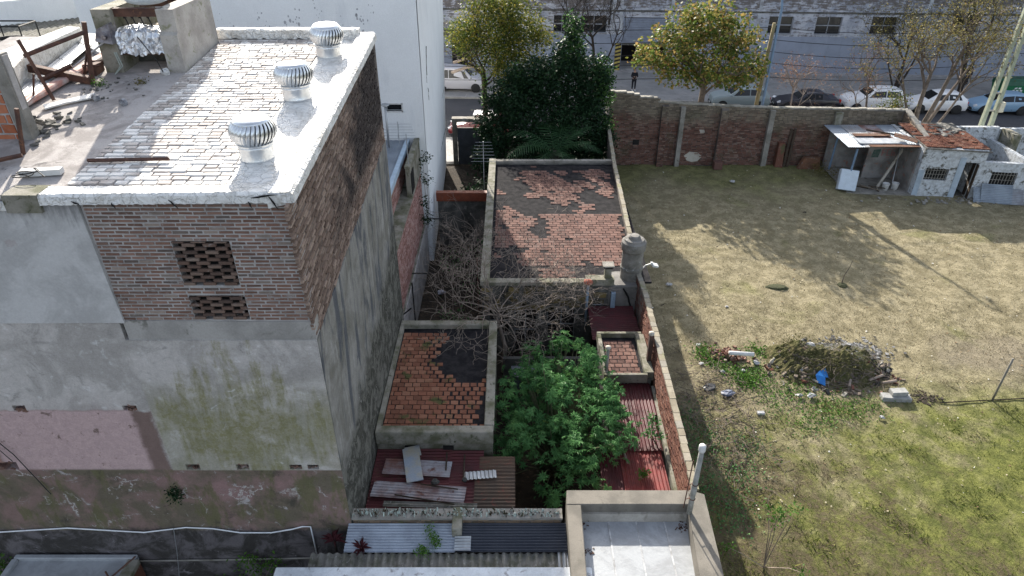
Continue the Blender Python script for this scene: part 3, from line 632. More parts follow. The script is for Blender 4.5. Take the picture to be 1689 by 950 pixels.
q = M(); q.box(-.80,2.6,20.5,20.80,2.99,3.12); q.box(2.6,3.6,20.48,20.82,3.0,3.24); part('front_parapet', q, concrete_moss, H2)
q = M()
for k in range(26):
    x = random.uniform(-1,3.4); q.obox((x, 20.56, random.uniform(1.9,2.9)), (random.uniform(.1,.5),.06,random.uniform(.05,.25)), (0,random.uniform(-.2,.2),0))
q.box(-1.0,1.2,20.50,20.6,1.95,2.12); q.box(1.2,3.3,20.49,20.6,2.25,2.33)
part('crumbling_render', q, simple('ochre stained render',(.20,.15,.06),(.08,.07,.05),2.5,.95,stain=(.26,.24,.2)), H2, kind='stuff')
for (a,b_,c,d) in ((.1,.9,0,1.9),(-.85,-.1,.8,1.9),(1.3,2.3,.5,1.9)):
    q = M(); q.box(a,b_,20.78,20.83,c,d); o = part('opening', q, dark, H2)
    q = M(); 
    for k in range(3): xx = a+(b_-a)*k/2; q.box(xx-.02,xx+.02,20.70,20.74,c,d)
    q.box(a,b_,20.705,20.735,(c+d)/2-.02,(c+d)/2+.02); part('frame', q, galv, o)
def tarred(x, y):   # where tar covers the tiles
    v = .5*math.sin(x*1.9+y*.8)+.35*math.sin(x*3.7-y*2.3+1)+.3*math.sin(x*.9+y*3.1+2)+.3*math.sin(x*7+y*5)
    return v
def midskip(a, b_):
    x, y = -.7+a, 20.95+b_; v = tarred(x, y)
    if x < .6 and y < 26.3 and v < .35: return not (x < .5 and 22.5 < y < 26 and v > -.35)
    if y > 31.2 or x > 4.55: return v < .9
    if 26.3 < y < 28.0: return v < .45
    if y >= 28: return (v < -.3 if x > .6 else v < .4)
    if x < 1.4 and y > 23 : return v < .1
    if y < 21.9: return v < .35
    return v < -1.05
fr = Frame((-.7,20.95,2.945),(1,0,0),(0,1,0))
cells = courses(0, 5.4, 0, 10.8, .30, .20, skip=midskip, jl=.04)
pieces(H2, 'roof_tile', fr, cells, [terracotta], .018, .022, 300, .004)
# near-left tiled roof
H1 = thing('outbuilding', 'small flat roofed outbuilding, orange tiles with moss and tar, against the tall side wall', 'outbuilding', (-2, 15.7, 0))
q = M(); q.box(-3.6,-.52,13.25,18.25,0,2.8); part('wall', q, concrete_moss, H1)
q = M(); q.box(-3.6,-.70,13.42,18.05,2.80,2.86); part('roof_slab', q, tar, H1)
q = M(); q.box(-3.6,-.50,13.15,13.43,2.60,3.02); part('front_parapet', q, concrete_moss, H1, bevel=.02)
q = M(); q.box(-.74,-.48,13.435,18.30,2.78,3.02); part('right_parapet', q, concrete_moss, H1, bevel=.02)
q = M(); q.box(-3.6,-.745,18.05,18.32,2.78,3.02); part('back_parapet', q, concrete_moss, H1, bevel=.02)
q = M(); q.box(-3.6,-3.48,13.43,18.05,2.86,3.0); part('flashing', q, concrete_moss, H1)
terr_moss = m_brick('mossy clay tile', [(0,(.14,.062,.040)),(.5,(.21,.088,.055)),(1,(.25,.125,.08))], .06, moss=(.075,.075,.03))
q_ = []
for c in courses(0, 2.74, 0, 4.60, .235, .19, jl=.03):
    x, y = -3.46+(c[0]+c[1])/2, 13.44+(c[2]+c[3])/2; v = tarred(x*1.3, y*1.1)
    bk = ((x+1.35)/1.05)**2+((y-16.75)/1.45)**2
    if bk < .75 and v < .9 and y > 15.6: continue
    if y > 17.75 and v < .8: continue
    if bk < 1.0 and v < -.1: continue
    if x > -.95 and v < -.5: continue
    sh = .03 if (bk < 1.7 or x > -1.9) else 0
    q_.append((c[0]+sh*random.random(), c[1]-sh*random.random(), c[2]+sh*.6*random.random(), c[3]-sh*.6*random.random()))
pieces(H1, 'roof_tile', Frame((-3.46,13.44,2.862),(1,0,0),(0,1,0)), q_, [terr_moss], .022, .014, 300, .003)
for xx in (-2.72,-1.7):
    q = M(); q.box(xx-.14,xx+.14,13.20,13.26,2.34,2.46); part('vent_slot', q, dark, H1)
# corrugated lean-to in front of it
L1 = thing('lean_to', 'lean-to of dark red corrugated sheets below the small tiled roof', 'roof', (-1.7, 12, 0))
q = M(); q.box(-3.6,.0,11.2,11.3,0,2.1); q.box(-.1,0,11.3,13.2,0,2.15); part('frame', q, wood_dark, L1)
for i, (x0, x1, y0, y1, mt, dz) in enumerate([(-3.6,-2.55,11.15,13.25,corr_red,0),(-2.65,-1.6,11.15,13.25,corr_red,.02),(-1.7,-.75,11.15,13.2,corr_red,.0),(-.85,.08,12.2,12.95,corr_brown,.03),(-.95,.08,11.15,12.25,corr_brown,.015)]):
    q = M(); q.corr((x0,y1,2.32+dz),(0,-(y1-y0),-.10),(x1-x0,0,0),pitch=.105,amp=.015,th=.004,sub=6); part('roof_sheet', q, mt, L1)
def loose(label, c, L_, W_, rz_, mat, z=2.40, pitch=.09, name='corrugated_sheet', group=None, tilt=0, amp=.012):
    q = M(); u = Vector((math.cos(rz_), math.sin(rz_), 0)); v = Vector((-math.sin(rz_), math.cos(rz_), 0)); o = Vector((c[0],c[1],z))-u*L_/2-v*W_/2
    q.corr(o, v*W_, u*L_, pitch=pitch, amp=amp, th=.005, sub=6, nv=6, jit=.006); return solo(name, q, mat, label, 'metal sheet', group=group)
loose('rust brown corrugated sheet lying under the grey board on the red lean-to', (-2.45,12.52), 1.75, .52, R(-4), corr_mixed, 2.39)
loose('long half silver, half red corrugated sheet along the front of the red lean-to', (-2.33,11.75), 2.35, .50, R(-5), corr_mixed, 2.37)
loose('short pale wavy fibre sheet lying at the right of the red lean-to', (-.82,12.27), .26, .85, R(96), galv, 2.40, pitch=.10)
loose('narrow grey ribbed strip along the bottom edge of the red lean-to', (-2.0,11.33), 2.3, .16, R(-2), fibro, 2.37)
q = M(); q.obox((-2.57,12.56,2.47),(.42,1.12,.025),(R(3),R(-2),R(13))); q.obox((-2.62,13.0,2.485),(.40,.35,.02),(R(3),0,R(16))); solo('grey_board', q, simple('blue grey board',(.27,.31,.36),(.36,.33,.26),2.5,.7), 'blue grey flat board with yellow scuffs lying across the red lean-to', 'board')
for i, (a, b_, lab) in enumerate([((-2.3,11.95,2.42),(-1.35,11.78,2.42),'dark wooden batten lying on the red lean-to in front of the stone'),((-1.72,13.0,2.45),(-1.7,12.4,2.43),'short upright-lying batten behind the pale wavy sheet'),((-2.9,11.6,2.43),(-1.4,11.30,2.43),'long thin batten at the front edge of the red lean-to'),((-1.25,12.95,2.42),(-1.23,12.1,2.42),'dark batten left of the pale wavy sheet')]):
    q = M(); q.tube([a, b_], .022, 4); solo('batten', q, wood_dark, lab, 'batten')
def stone(c, s_, mat, name='stone', label='', cat='stone', group=None):
    q = M(); n = 7; prof = [(0,-.35),(.42,-.3),(.55,0),(.42,.3),(0,.38)]
    q.lathe([(r*s_, z*s_) for r, z in prof], n, (0,0,0)); a = np.array(q.v); a += rng.uniform(-.1,.1,a.shape)*s_; q.v = [tuple(v) for v in a*np.array([1,.8,1])+np.array(c)]
    return solo(name, q, mat, label, cat, group=group)
stone((-1.93,11.98,2.47), .2, concrete_dark, label='dark stone holding down the sheets beside the grey board')
stone((-1.2,12.05,2.45), .13, concrete_dark, label='small dark stone at the left end of the pale wavy sheet')

# ------------------------------------------------------------------ glass topped wall and sheets in the front courtyard
W1 = thing('glass_topped_wall', 'low mossy wall topped with broken glass between the two front yards', 'wall', (-1.3, 10.45, 0))
q = M(); q.box(-3.6,1.12,10.32,10.56,0,3.08); part('wall', q, mortar_dark, W1)
q = M(); q.box(-3.63,1.14,10.30,10.58,3.08,3.14); part('coping', q, concrete, W1)
pieces(W1, 'brick', Frame((-3.6,10.32,2.6),(1,0,0),(0,0,1)), courses(0,4.7,0,.50,.262,.072), [m_brick('mossy dark brick',[(0,(.10,.07,.05)),(1,(.22,.16,.11))],.3,moss=(.09,.09,.05))], .012, .014, 60, .008)
q = M()
for i in range(330):
    x = random.uniform(-3.6,1.1); h = random.uniform(.03,.11); s_ = random.uniform(.015,.04); a = random.uniform(0,6.3); y = random.uniform(10.34,10.54)
    q.obox((x,y,3.14+h/2-.01),(s_,.008,h),(random.uniform(-.5,.5),random.uniform(-.4,.4),a), 0 if random.random()<.55 else 1)
part('broken_glass', q, [simple('pale broken glass',(.42,.50,.45),(.3,.36,.33),9,.15,spec=.8), simple('brown broken glass',(.05,.03,.015),(.03,.04,.02),9,.15,spec=.8)], W1, kind='stuff')
q = M(); q.box(-1.34,-1.12,9.99,10.60,2.85,3.17); part('pier', q, concrete_moss, W1, bevel=.015)
YS = thing('sheet_fence', 'blue grey corrugated sheets laid sideways below the glass topped wall', 'roof', (-1.3,10.2,0))
for (x0,x1,mt,z0,dz) in ((-3.70,-1.25,simple('pale blue corrugated',(.38,.42,.48),(.28,.31,.36),2,.45,metal=.3),2.42,0),(-1.22,1.22,simple('dark blue corrugated',(.06,.065,.08),(.045,.05,.065),2,.45,metal=.3),2.43,0)):
    q = M(); q.corr((x0,10.30,z0+.55),(0,-.68,-.13),(x1-x0,0,0),pitch=.068,amp=.019,th=.004,sub=6); part('sheet', q, mt, YS)
q = M(); q.corr((-1.27,9.98,2.945),(0,-.34,-.065),(.36,0,0),pitch=.068,amp=.014,th=.004,sub=6); part('sheet', q, galv, YS, 'short pale sheet patched over the joint')
q = M(); q.box(-3.7,1.22,9.70,9.78,0,2.80); part('support', q, wood_dark, YS)
FR_ = thing('fibre_cement_roof', 'narrow mossy grey roof of wavy fibre cement sheets at the bottom edge', 'roof', (-1.6,9.6,1.9))
for i in range(4):
    q = M(); q.corr((-4.42+i*1.40,8.98,2.74+(i%2)*.012),(1.42,0,0),(0,.66,.05),pitch=.177,amp=.032,th=.009,sub=8,nv=2,jit=.004); part('roof_sheet', q, fibro, FR_)
q = M(); q.corr((1.0,8.98,2.78),(.22,0,0),(0,.66,.05),pitch=.12,amp=.02,th=.006,sub=8); part('roof_sheet', q, galv, FR_, 'short bright zinc end piece')
q = M(); q.box(-4.38,1.2,9.0,9.6,0,2.68); part('wall', q, concrete_dark, FR_)
WS = thing('white_parapet_roof','whitewashed flat parapet slab cut by the bottom edge of the photo','parapet',(-1.7,8.6,2.6))
lump = M(); q = M()
q.box(-5.02,1.69,7.6,9.17,2.72,2.98); part('slab', q, simple('whitewashed slab',(.62,.65,.68),(.47,.50,.53),2.3,.7,bd=.01,stain=(.28,.28,.29)), WS, bevel=.02)
q = M(); q.box(-4.9,1.5,7.6,9.05,0,2.72); part('wall', q, concrete_dark, WS)

# ------------------------------------------------------------------ terrace with felt roof, bottom right of the yards
TR = thing('terrace_roof', 'flat silvery felt roof framed by a broad pale concrete parapet, with a pole at its corner', 'roof', (2.8, 9, 0))
def rp(u,v,d): return (u,v,2.6+d*.7)
tcon = simple('buff concrete coping',(.185,.168,.142),(.125,.115,.098),1.8,.9,stain=(.13,.12,.10),bd=.004)
z0_, z1_ = 2.4, 3.3
q = M(); q.hexa([(1.24,10.56,0),(4.15,10.56,0),(4.10,10.98,0),(1.27,10.98,0)],[(1.24,10.56,z1_),(4.15,10.56,z1_),(4.10,10.98,z1_),(1.27,10.98,z1_)]); part('back_parapet', q, tcon, TR, bevel=.015)
q = M(); q.hexa([(1.20,7.0,0),(1.50,7.0,0),(1.57,10.555,0),(1.24,10.555,0)],[(1.20,7.0,z1_),(1.50,7.0,z1_),(1.57,10.555,z1_),(1.24,10.555,z1_)]); part('left_parapet', q, tcon, TR, bevel=.015)
q = M(); q.add([(3.70,7,0),(4.25,7,0),(4.44,10.85,0),(4.12,10.98,0),(4.0,10.5,0),(3.70,7,z1_),(4.25,7,z1_),(4.44,10.85,z1_),(4.12,10.98,z1_),(4.0,10.5,z1_)],[(4,3,2,1,0),(5,6,7,8,9),(0,1,6,5),(1,2,7,6),(2,3,8,7),(3,4,9,8),(4,0,5,9)]); part('right_parapet', q, tcon, TR)
q = M(); q.box(1.5,4.1,7.0,10.6,2.2,2.86); part('roof_slab', q, concrete, TR)
for i in range(4):
    x0 = 1.56+i*.64; q = M(); q.box(x0, x0+.66, 7.02, 10.42, 2.862, 2.872+(i % 2)*.006); part('felt_strip', q, silver_roof, TR)
    q = M(); q.box(x0-.015, x0+.02, 7.02, 10.42, 2.870, 2.884); part('seam', q, simple('pale seam',(.42,.43,.44),(.22,.22,.22),6,.6), TR)
q = M(); q.hexa([(1.6,10.42,2.86),(4.03,10.42,2.86),(4.03,10.56,2.86),(1.6,10.56,2.86)],[(1.6,10.50,3.04),(4.03,10.50,3.04),(4.03,10.56,3.04),(1.6,10.56,3.04)]); part('upstand', q, concrete_pale, TR)
q = M()
for i in range(60):
    cx_, cy_ = random.choice([(3.82,10.33),(3.86,10.2),(1.66,9.62),(1.64,10.35)]); q.obox((cx_+random.gauss(0,.07),cy_+random.gauss(0,.07),2.885),(random.uniform(.02,.06),.02,.008),(0,0,random.uniform(0,3)))
part('dead_leaves', q, simple('dead brown leaf',(.10,.045,.03),(.05,.03,.02),9), TR, kind='stuff')
PV = thing('vent_pole', 'leaning-look concrete vent pole with white cap and thin rod at the parapet corner', 'pole', (3.98,10.33,3.3))
q = M(); q.lathe([(.062,0),(.058,.6),(.066,.62),(.066,.9),(.058,.92),(.055,1.95)], 16, (3.98,10.33,3.29)); part('pole', q, simple('grey pole',(.30,.30,.28),(.20,.20,.18),5,.8,stain=(.42,.42,.4)), PV, smooth=True)
q = M(); q.lathe([(.06,0),(.075,.03),(.075,.16),(.05,.19),(0,.19)], 16, (3.98,10.33,5.2)); part('cap', q, white_plain, PV, smooth=True)
for zz in (3.75,4.2):
    q = M(); q.lathe([(.062,0),(.075,.015),(.062,.03)], 14, (3.98,10.33,zz)); q.tube([(3.9,10.33,zz+.015),(3.82,10.3,zz+.02)],.01,5); part('clamp', q, rust, PV)
q = M(); q.tube([(3.82,10.3,3.5),(3.84,10.32,4.95)], .013, 6); part('rod', q, rust, PV)

# ------------------------------------------------------------------ boundary wall between courtyards and lot
BW = thing('boundary_wall', 'long brick boundary wall with pale coping blocks along the grassy lot', 'wall', (4.5, 20, 0))
path = [(4.22,11.0),(4.31,13.8),(4.39,16.6),(4.47,19.8),(4.44,21.2),(4.92,31.5),(5.45,39.3)]
def wx(y):
    for (a,b_),(c,d) in zip(path, path[1:]):
        if y <= d: return a+(c-a)*(y-b_)/(d-b_)
    return path[-1][0]
ht = lambda y: 3.2 if y < 37 else 3.2+(y-37)*.4
q = M(); ys = [11.0,14,17,19,21.2,24,28,32,35,37,39.3]
for a, b_ in zip(ys, ys[1:]): q.hexa([(wx(a),a,0),(wx(a)+.14,a,0),(wx(b_)+.14,b_,0),(wx(b_),b_,0)],[(wx(a),a,ht(a)),(wx(a)+.14,a,ht(a)),(wx(b_)+.14,b_,ht(b_)),(wx(b_),b_,ht(b_))])
part('wall', q, mortar_dark, BW)
rough_red = m_brick('eroded red brick', [(0,(.075,.035,.028)),(.5,(.125,.055,.04)),(1,(.17,.09,.065))], .3)
for a, b_, n_ in ((11.0,13.8,150),(13.8,16.6,130),(16.6,19.8,0),(19.8,21.1,0)):
    fr = Frame((wx(b_)-.002,b_,1.6),(wx(a)-wx(b_),a-b_,0),(0,0,1)); L_ = math.hypot(wx(a)-wx(b_),a-b_)
    pieces(BW, 'brick', fr, courses(0,L_,0,1.58,.262,.072), [rough_red], .016, .016, n_, .012)
y = 11.02; i = 0
cop_m = m_brick('pale coping block', [(0,(.20,.175,.13)),(.5,(.27,.24,.185)),(1,(.23,.215,.185))], .15, moss=(.20,.19,.12))
while y < 37:
    l = random.uniform(.25,.31); xx = wx(y+l/2); c = (xx+.07+random.uniform(-.010,.010), y+l/2, 3.2+.03+random.uniform(-.008,.008))
    q = M(); q.obox((0,0,0),(.17,l-.015,.07),(random.uniform(-.03,.03),random.uniform(-.03,.03),random.uniform(-.03,.03))); 
    o = link('coping_block', q.mesh('coping_block', cop_m), BW, Vector(c)-wloc(BW)); y += l
# strip of render at the foot of the wall inside the yard and white pipe post with cap
q = M(); q.hexa([(4.10,11.2,0),(4.21,11.2,0),(4.37,16.2,0),(4.26,16.2,0)],[(4.12,11.2,2.03),(4.215,11.2,2.03),(4.375,16.2,2.03),(4.28,16.2,2.03)]); part('render_kerb', q, concrete_moss, BW)
# round water tank on block
WT = thing('water_tank', 'round grey concrete water tank with stepped lid beside the boundary wall', 'water tank', (4.28,21.15,0))
q = M(); q.lathe([(.40,2.5),(.38,2.9),(.375,3.3),(.405,3.34),(.405,3.42),(.375,3.46),(.375,4.05),(.42,4.12),(.44,4.3),(.43,4.42),(.36,4.47),(.34,4.52),(.22,4.54),(.2,4.62),(.16,4.66),(0,4.67)], 40, (4.28,21.15,0)); part('tank', q, simple('weathered tank concrete',(.20,.19,.175),(.10,.095,.085),1.8,.9,stain=(.27,.27,.26),bd=.008), WT)
q = M(); q.add([(3.45,20.55,0),(4.62,20.55,0),(4.62,21.6,0),(3.45,21.6,0),(3.45,20.55,2.95),(4.5,20.55,2.95),(4.6,21.6,2.95),(3.45,21.6,2.95)],[(3,2,1,0),(4,5,6,7),(0,1,5,4),(1,2,6,5),(2,3,7,6),(3,0,4,7)]); part('block', q, simple('sooty tank block',(.22,.21,.20),(.12,.115,.11),1.4,.9,stain=(.06,.06,.05)), WT, bevel=.05)
q = M(); q.tube([(3.95,20.53,2.85),(4.15,20.53,2.5),(4.2,20.53,2.3),(4.3,20.53,2.0)], .035, 6); part('crack_fill', q, black, WT)
CP = thing('chimney_post', 'small square chimney with slab cap beside the round water tank', 'chimney', (3.38,20.75,2.9))
q = M(); q.box(3.26,3.50,20.6,20.85,2.9,3.62); part('stack', q, concrete_moss, CP, bevel=.015)
q = M(); q.box(3.18,3.58,20.54,20.92,3.68,3.74); part('cap', q, concrete, CP, bevel=.01)
q = M(); q.box(3.22,3.54,20.57,20.88,3.62,3.68); part('gap', q, dark, CP)
pipe_b = simple('blue grey downpipe',(.25,.33,.42),(.18,.24,.31),4,.6)
q = M(); q.tube([(2.68,20.46,1.3),(2.68,20.46,3.05)], .05, 10); DP = thing('vent_stack','blue downpipe with round terracotta cowl on the house front','pipe',(2.68,20.46,1.3)); part('pipe', q, pipe_b, DP, smooth=True)
q = M(); q.lathe([(.06,0),(.09,.05),(.17,.08),(.16,.16),(.08,.2),(0,.22)], 14, (2.68,20.46,3.05)); part('cowl', q, simple('terracotta cowl',(.36,.10,.06),(.28,.08,.05),5), DP, smooth=True)
q = M(); q.box(3.52,3.68,20.38,20.5,1.3,2.75); solo('downpipe', q, pipe_b, 'square blue grey downpipe on the tank block', 'pipe', bevel=.01)
q = M()
for zz in (1.5,1.85,2.2): q.tube([(2.9,20.6,zz),(2.9,20.48,zz),(3.2,20.48,zz),(3.2,20.6,zz)], .012, 5)
solo('wall_rungs', q, galv, 'metal climbing rungs on the house front between two downpipes', 'ladder')
# red sheet over passage, little tiled box roof, long maroon sheets
RS = thing('passage_roof', 'maroon corrugated roof over the passage below the water tank', 'roof', (3.5,19.6,0))
for i in range(3):
    q = M(); q.corr((2.72,20.5-i*.62,2.12-i*.03),(0,-.66,-.04),(1.62+i*.02,0,0),pitch=.10,amp=.012,th=.004,sub=6); part('roof_sheet', q, corr_maroon, RS)
q = M(); q.box(2.9,3.0,18.7,18.8,0,2.0); q.box(2.9,3.0,20.3,20.4,0,2.0); part('post', q, wood_dark, RS)
BX = thing('tiled_outhouse', 'tiny flat roofed outhouse with square red tiles against the boundary wall', 'outhouse', (3.5,17.4,0))
q = M(); q.box(2.84,4.28,16.3,18.5,0,2.22); part('wall', q, concrete_dark, BX)
for (n_,a,b_,c,d) in (('front_parapet',2.82,4.15,16.25,16.36),('back_parapet',2.82,4.3,18.40,18.53),('left_parapet',2.82,2.95,16.365,18.395),('right_parapet',4.08,4.36,16.365,18.395)):
    q = M(); q.box(a,b_,c,d,2.1,2.42); part(n_, q, concrete_moss, BX, bevel=.015)
q = M(); q.box(2.94,4.085,16.355,18.405,2.22,2.25); part('roof_slab', q, tar, BX)
pieces(BX, 'roof_tile', Frame((3.0,16.42,2.252),(1,0,0),(0,1,0)), courses(0,1.0,0,1.85,.24,.20,jl=.02), [terracotta], .014, .014, 60, .002)
VP = thing('vent_pipe','short grey vent pipe with round cap left of the tiny tiled outhouse','pipe',(2.9,16.5,2.4))
q = M(); q.tube([(2.9,16.5,1.6),(2.9,16.5,3.25)], .055, 10); part('pipe', q, concrete, VP, smooth=True); q = M(); q.lathe([(.06,0),(.085,.02),(.085,.08),(0,.1)],12,(2.9,16.5,3.22)); part('cap', q, concrete_pale, VP, smooth=True)
VW = thing('wall_pier','slim dark brick pier with pale round cap at the boundary wall beside the outhouse','pier',(4.27,16.9,1.9))
q = M(); q.box(4.22,4.36,16.92,17.06,1.9,3.38); part('pier', q, simple('dark pier brick',(.10,.055,.045),(.06,.045,.04),8,.9), VW); q = M(); q.lathe([(.07,0),(.09,.02),(.09,.09),(0,.11)],12,(4.28,17.0,3.38)); part('cap', q, concrete_pale, VW, smooth=True)
LR = thing('long_lean_to', 'long maroon corrugated roof running beside the boundary wall', 'roof', (3.6,14.5,0))
for i, (y0,y1,mt,x0) in enumerate([(14.9,16.3,corr_maroon,3.1),(13.5,15.0,corr_maroon,3.0)]):
    for k in range(2):
        q = M(); x_ = x0+k*.56; q.corr((x_,y0,2.02-i*.02+k*.008),(.58,0,0),(0,y1-y0,.02),pitch=.10,amp=.014,th=.004,sub=6); part('roof_sheet', q, mt, LR)
for k in range(3):
    q = M(); q.corr((2.35+k*.57,11.7,1.93+(k%2)*.008),(.60,0,0),(0,1.9,.03),pitch=.10,amp=.014,th=.004,sub=6); part('roof_sheet', q, corr_redbright if k else corr_maroon, LR, 'brighter red sheet' if k else None)
q = M(); q.box(2.9,3.02,13.4,16.2,1.75,1.98); q.box(2.86,2.96,11.2,16.2,0,1.76); part('beam', q, concrete_dark, LR)
q = M(); q.box(-.3,2.86,18.6,18.75,0,1.2); solo('garden_wall', q, concrete_dark, 'low blackened wall across the overgrown courtyard', 'wall')
q = M(); q.tube([(2.95,16.1,2.0),(3.05,15.0,2.1),(2.98,14.0,2.05),(3.1,13.0,2.05)], .03, 6); solo('fallen_branch', q, bark_pale, 'bare fallen branch along the edge of the maroon roof', 'branch')
# red beam and low wall between tower and house
q = M(); q.box(-3.45,-1.18,29.0,29.14,0,2.35); solo('cross_wall', q, concrete_dark, 'grey low wall under the red board between tower and tiled house', 'wall')
q = M(); q.box(-3.5,-1.15,28.92,29.2,2.36,2.78); solo('red_board', q, wood_red, 'red brown board on top of the low cross wall', 'board')
# ------------------------------------------------------------------ warehouse across the street
fy = lambda x: 61.1-.06*(x-12)
FA = thing('warehouse', 'long blue grey warehouse with rough whitewashed brick above and square windows across the street', 'building', (15, 61, 0))
m = Mat('flaking whitewashed brick'); x, y, z = m.xyz(); n = m.noise(.8,6,.7,dist=.6)
rows = (m.noise(1,4,.7,vec=m.vec(x*1.2,y,z*9))*.6+m.noise(2.2,6,.75)*.6)
col = m.mix((.30,.32,.37), (.46,.47,.51), n.step(.4,.6)); col = m.mix(col, (.15,.135,.13), (rows+z.step(4.6,6.5)*.14+x.step(12,2)*.04).step(.60,.72)); 
white_brick = m.done(col, .92, bump=rows, bd=.05, spec=.1)
blue_paint = m_streak('blue grey painted base', (.27,.30,.37), (.24,.265,.32), (.20,.215,.26), 2, .5, .7)
WIN = [(3.55,5.0,3.2,4.6),(5.9,8.1,3.2,4.6),(21.6,23.6,3.3,4.7),(25.5,27.6,3.3,4.7),(30.0,32.1,3.35,4.75),(43.0,45.2,3.4,4.8),(36.6,38.7,3.4,4.8)]
GAR = (9.5,13.3,.0,4.5)
def ub(a,b,c,d,q,o=0,dp=.4):
    q.hexa([(a,fy(a)+o,c),(b,fy(b)+o,c),(b,fy(b)+dp,c),(a,fy(a)+dp,c)],[(a,fy(a)+o,d),(b,fy(b)+o,d),(b,fy(b)+dp,d),(a,fy(a)+dp,d)])
q = M(); holed(q, -12, 62, 3.1, 10, [(a,b,c,d) for a,b,c,d in WIN]+[GAR], lambda a,b,c,d: ub(a,b,c,d,q)); part('upper_wall', q, white_brick, FA)
q = M(); holed(q, -12, 62, -.05, 3.1, [GAR,(-5.3,-3.9,0,3.0)], lambda a,b,c,d: ub(a,b,c,d,q,-.04)); part('painted_base', q, blue_paint, FA)
q = M(); ub(-12,62,-.05,10,q,3.2,3.4); part('back_wall', q, dark, FA)
q = M(); ub(9.3,13.6,.0,.13,q,.41,3.2); part('garage_floor', q, pavement_m, FA)
for w_ in WIN:
    q = M(); ub(*w_, q, .22, .26); wo = part('window', q, glass_dark, FA)
    a,b_,c,d = w_; q = M(); t_ = .05
    for xx in (a,(a+b_)/2-t_/2,b_-t_): ub(xx,xx+t_,c,d,q,.12,.2)
    ub(a,b_,(c+d)/2-.04,(c+d)/2+.04,q,.13,.19); ub(a,b_,c-.02,c+.05,q,-.06,.2); part('frame', q, simple('grey window bar',(.30,.31,.34),(.22,.23,.25),3,.6), wo)
q = M()
for i in range(11): ub(9.5,13.3,2.35+i*.19,2.35+i*.19+.175,q,.10+(.012 if i % 2 else 0),.16)
part('roller_shutter', q, simple('blue grey shutter',(.22,.25,.31),(.18,.2,.25),2,.6), FA)
q = M(); ub(9.45,13.35,2.22,2.36,q,.02,.3); part('lintel', q, concrete_dark, FA)
col_ = M(); ub(8.95,9.45,.1,2.35,col_,-.10,.0); cp = part('kerb_post', col_, simple('yellow paint',(.42,.33,.09),(.33,.26,.08),4,.7), FA, 'post painted with yellow and black diagonal stripes')
q = M()
for i in range(7):
    z0 = .16+i*.32; a=8.945; b_=9.455
    q.hexa([(a,fy(a)-.106,z0),(b_,fy(b_)-.106,z0+.14),(b_,fy(b_)-.1,z0+.14),(a,fy(a)-.1,z0)],[(a,fy(a)-.106,z0+.15),(b_,fy(b_)-.106,z0+.29),(b_,fy(b_)-.1,z0+.29),(a,fy(a)-.1,z0+.15)])
part('stripe', q, black, cp, kind='stuff')
for xx in (8.5, 9.1, 13.35, 20.6, 34.2):
    q = M(); ub(xx,xx+.28,3.1,10,q,-.03,.0); part('pilaster', q, simple('streaked white pilaster',(.42,.44,.47),(.24,.24,.25),1.5,.9), FA)
q = M(); ub(-12,62,4.95,5.08,q,-.05,.0); part('string_course', q, concrete_dark, FA)
q = M(); ub(-12,9,5.9,10,q,-.02,.0); part('dark_band', q, simple('sooty brick',(.13,.12,.12),(.07,.065,.065),3,.95,stain=(.25,.24,.24),bd=.03), FA)
q = M(); ub(-5.3,-3.9,0,3.0,q,.1,.2); part('door', q, dark, FA)
q = M(); ub(-6.2,-3.0,3.0,3.35,q,-.9,0); part('awning', q, concrete_dark, FA)
q = M(); q.lathe([(.05,0),(.05,2.0)], 8, (8.3,fy(8.3)-.12,4.3)); q.lathe([(.09,0),(.09,.5)],8,(8.25,fy(8.3)-.13,3.9)); part('meter_pipe', q, black, FA)

# ------------------------------------------------------------------ brick wall along the street side of the lot
SW = thing('street_wall', 'long old red brick wall with pillars closing the lot from the street', 'wall', (14.5, 39.3, 0))
tops = [(5.6,4.45),(6.5,4.42),(7.2,4.3),(7.6,4.12),(8.5,4.08),(8.55,3.86),(9.8,3.78),(13,3.6),(15.4,3.5),(20.4,3.42),(23.0,3.36)]
def swt(x):
    for (a,b_),(c,d) in zip(tops, tops[1:]):
        if x <= c: return b_+(d-b_)*(x-a)/(c-a)
    return tops[-1][1]
q = M()
for (a,b_),(c,d) in zip(tops, tops[1:]): q.hexa([(a,39.3,-.05),(c,39.3,-.05),(c,39.52,-.05),(a,39.52,-.05)],[(a,39.3,b_),(c,39.3,d),(c,39.52,d),(a,39.52,b_)])
part('wall', q, mortar_dark, SW)
m = Mat('street wall brick'); x, y, z = m.xyz(); col = m.ramp(m.rnd(), [(0,(.075,.04,.032)),(.35,(.125,.06,.045)),(.75,(.165,.08,.06)),(1,(.22,.15,.12))])
tb = (m.noise(.7,5,.65,dist=.5)*1.0+(z-2.1)*.35+(x-16)*.03).step(.45,.75)
col = m.mix(col, m.mix((.12,.10,.075),(.24,.20,.15),m.rnd()), tb); col = m.mix(col, (.34,.31,.29), m.noise(.9,7,.75,dist=.6).step(.64,.70)*.8); col = m.mix(col, (.07,.075,.04), m.noise(1.1,5,.6).step(.55,.66)*.4)
sw_brick = m.done(m.mul(col, m.noise(20,4,.7)*.6+.7), .95, bump=m.noise(40,3,.7), bd=.004, spec=.1)
pieces(SW, 'brick', Frame((5.6,39.298,0),(1,0,0),(0,0,1)), [c for c in courses(0,17.3,0,4.45,.27,.085) if c[3] < swt(5.6+(c[0]+c[1])/2) and not (1.62<(c[0]+c[1])/2<2.0 and 1.3<c[2]<1.6)], [sw_brick], .02, .018, 60, .012)
q = M()
x = 5.62
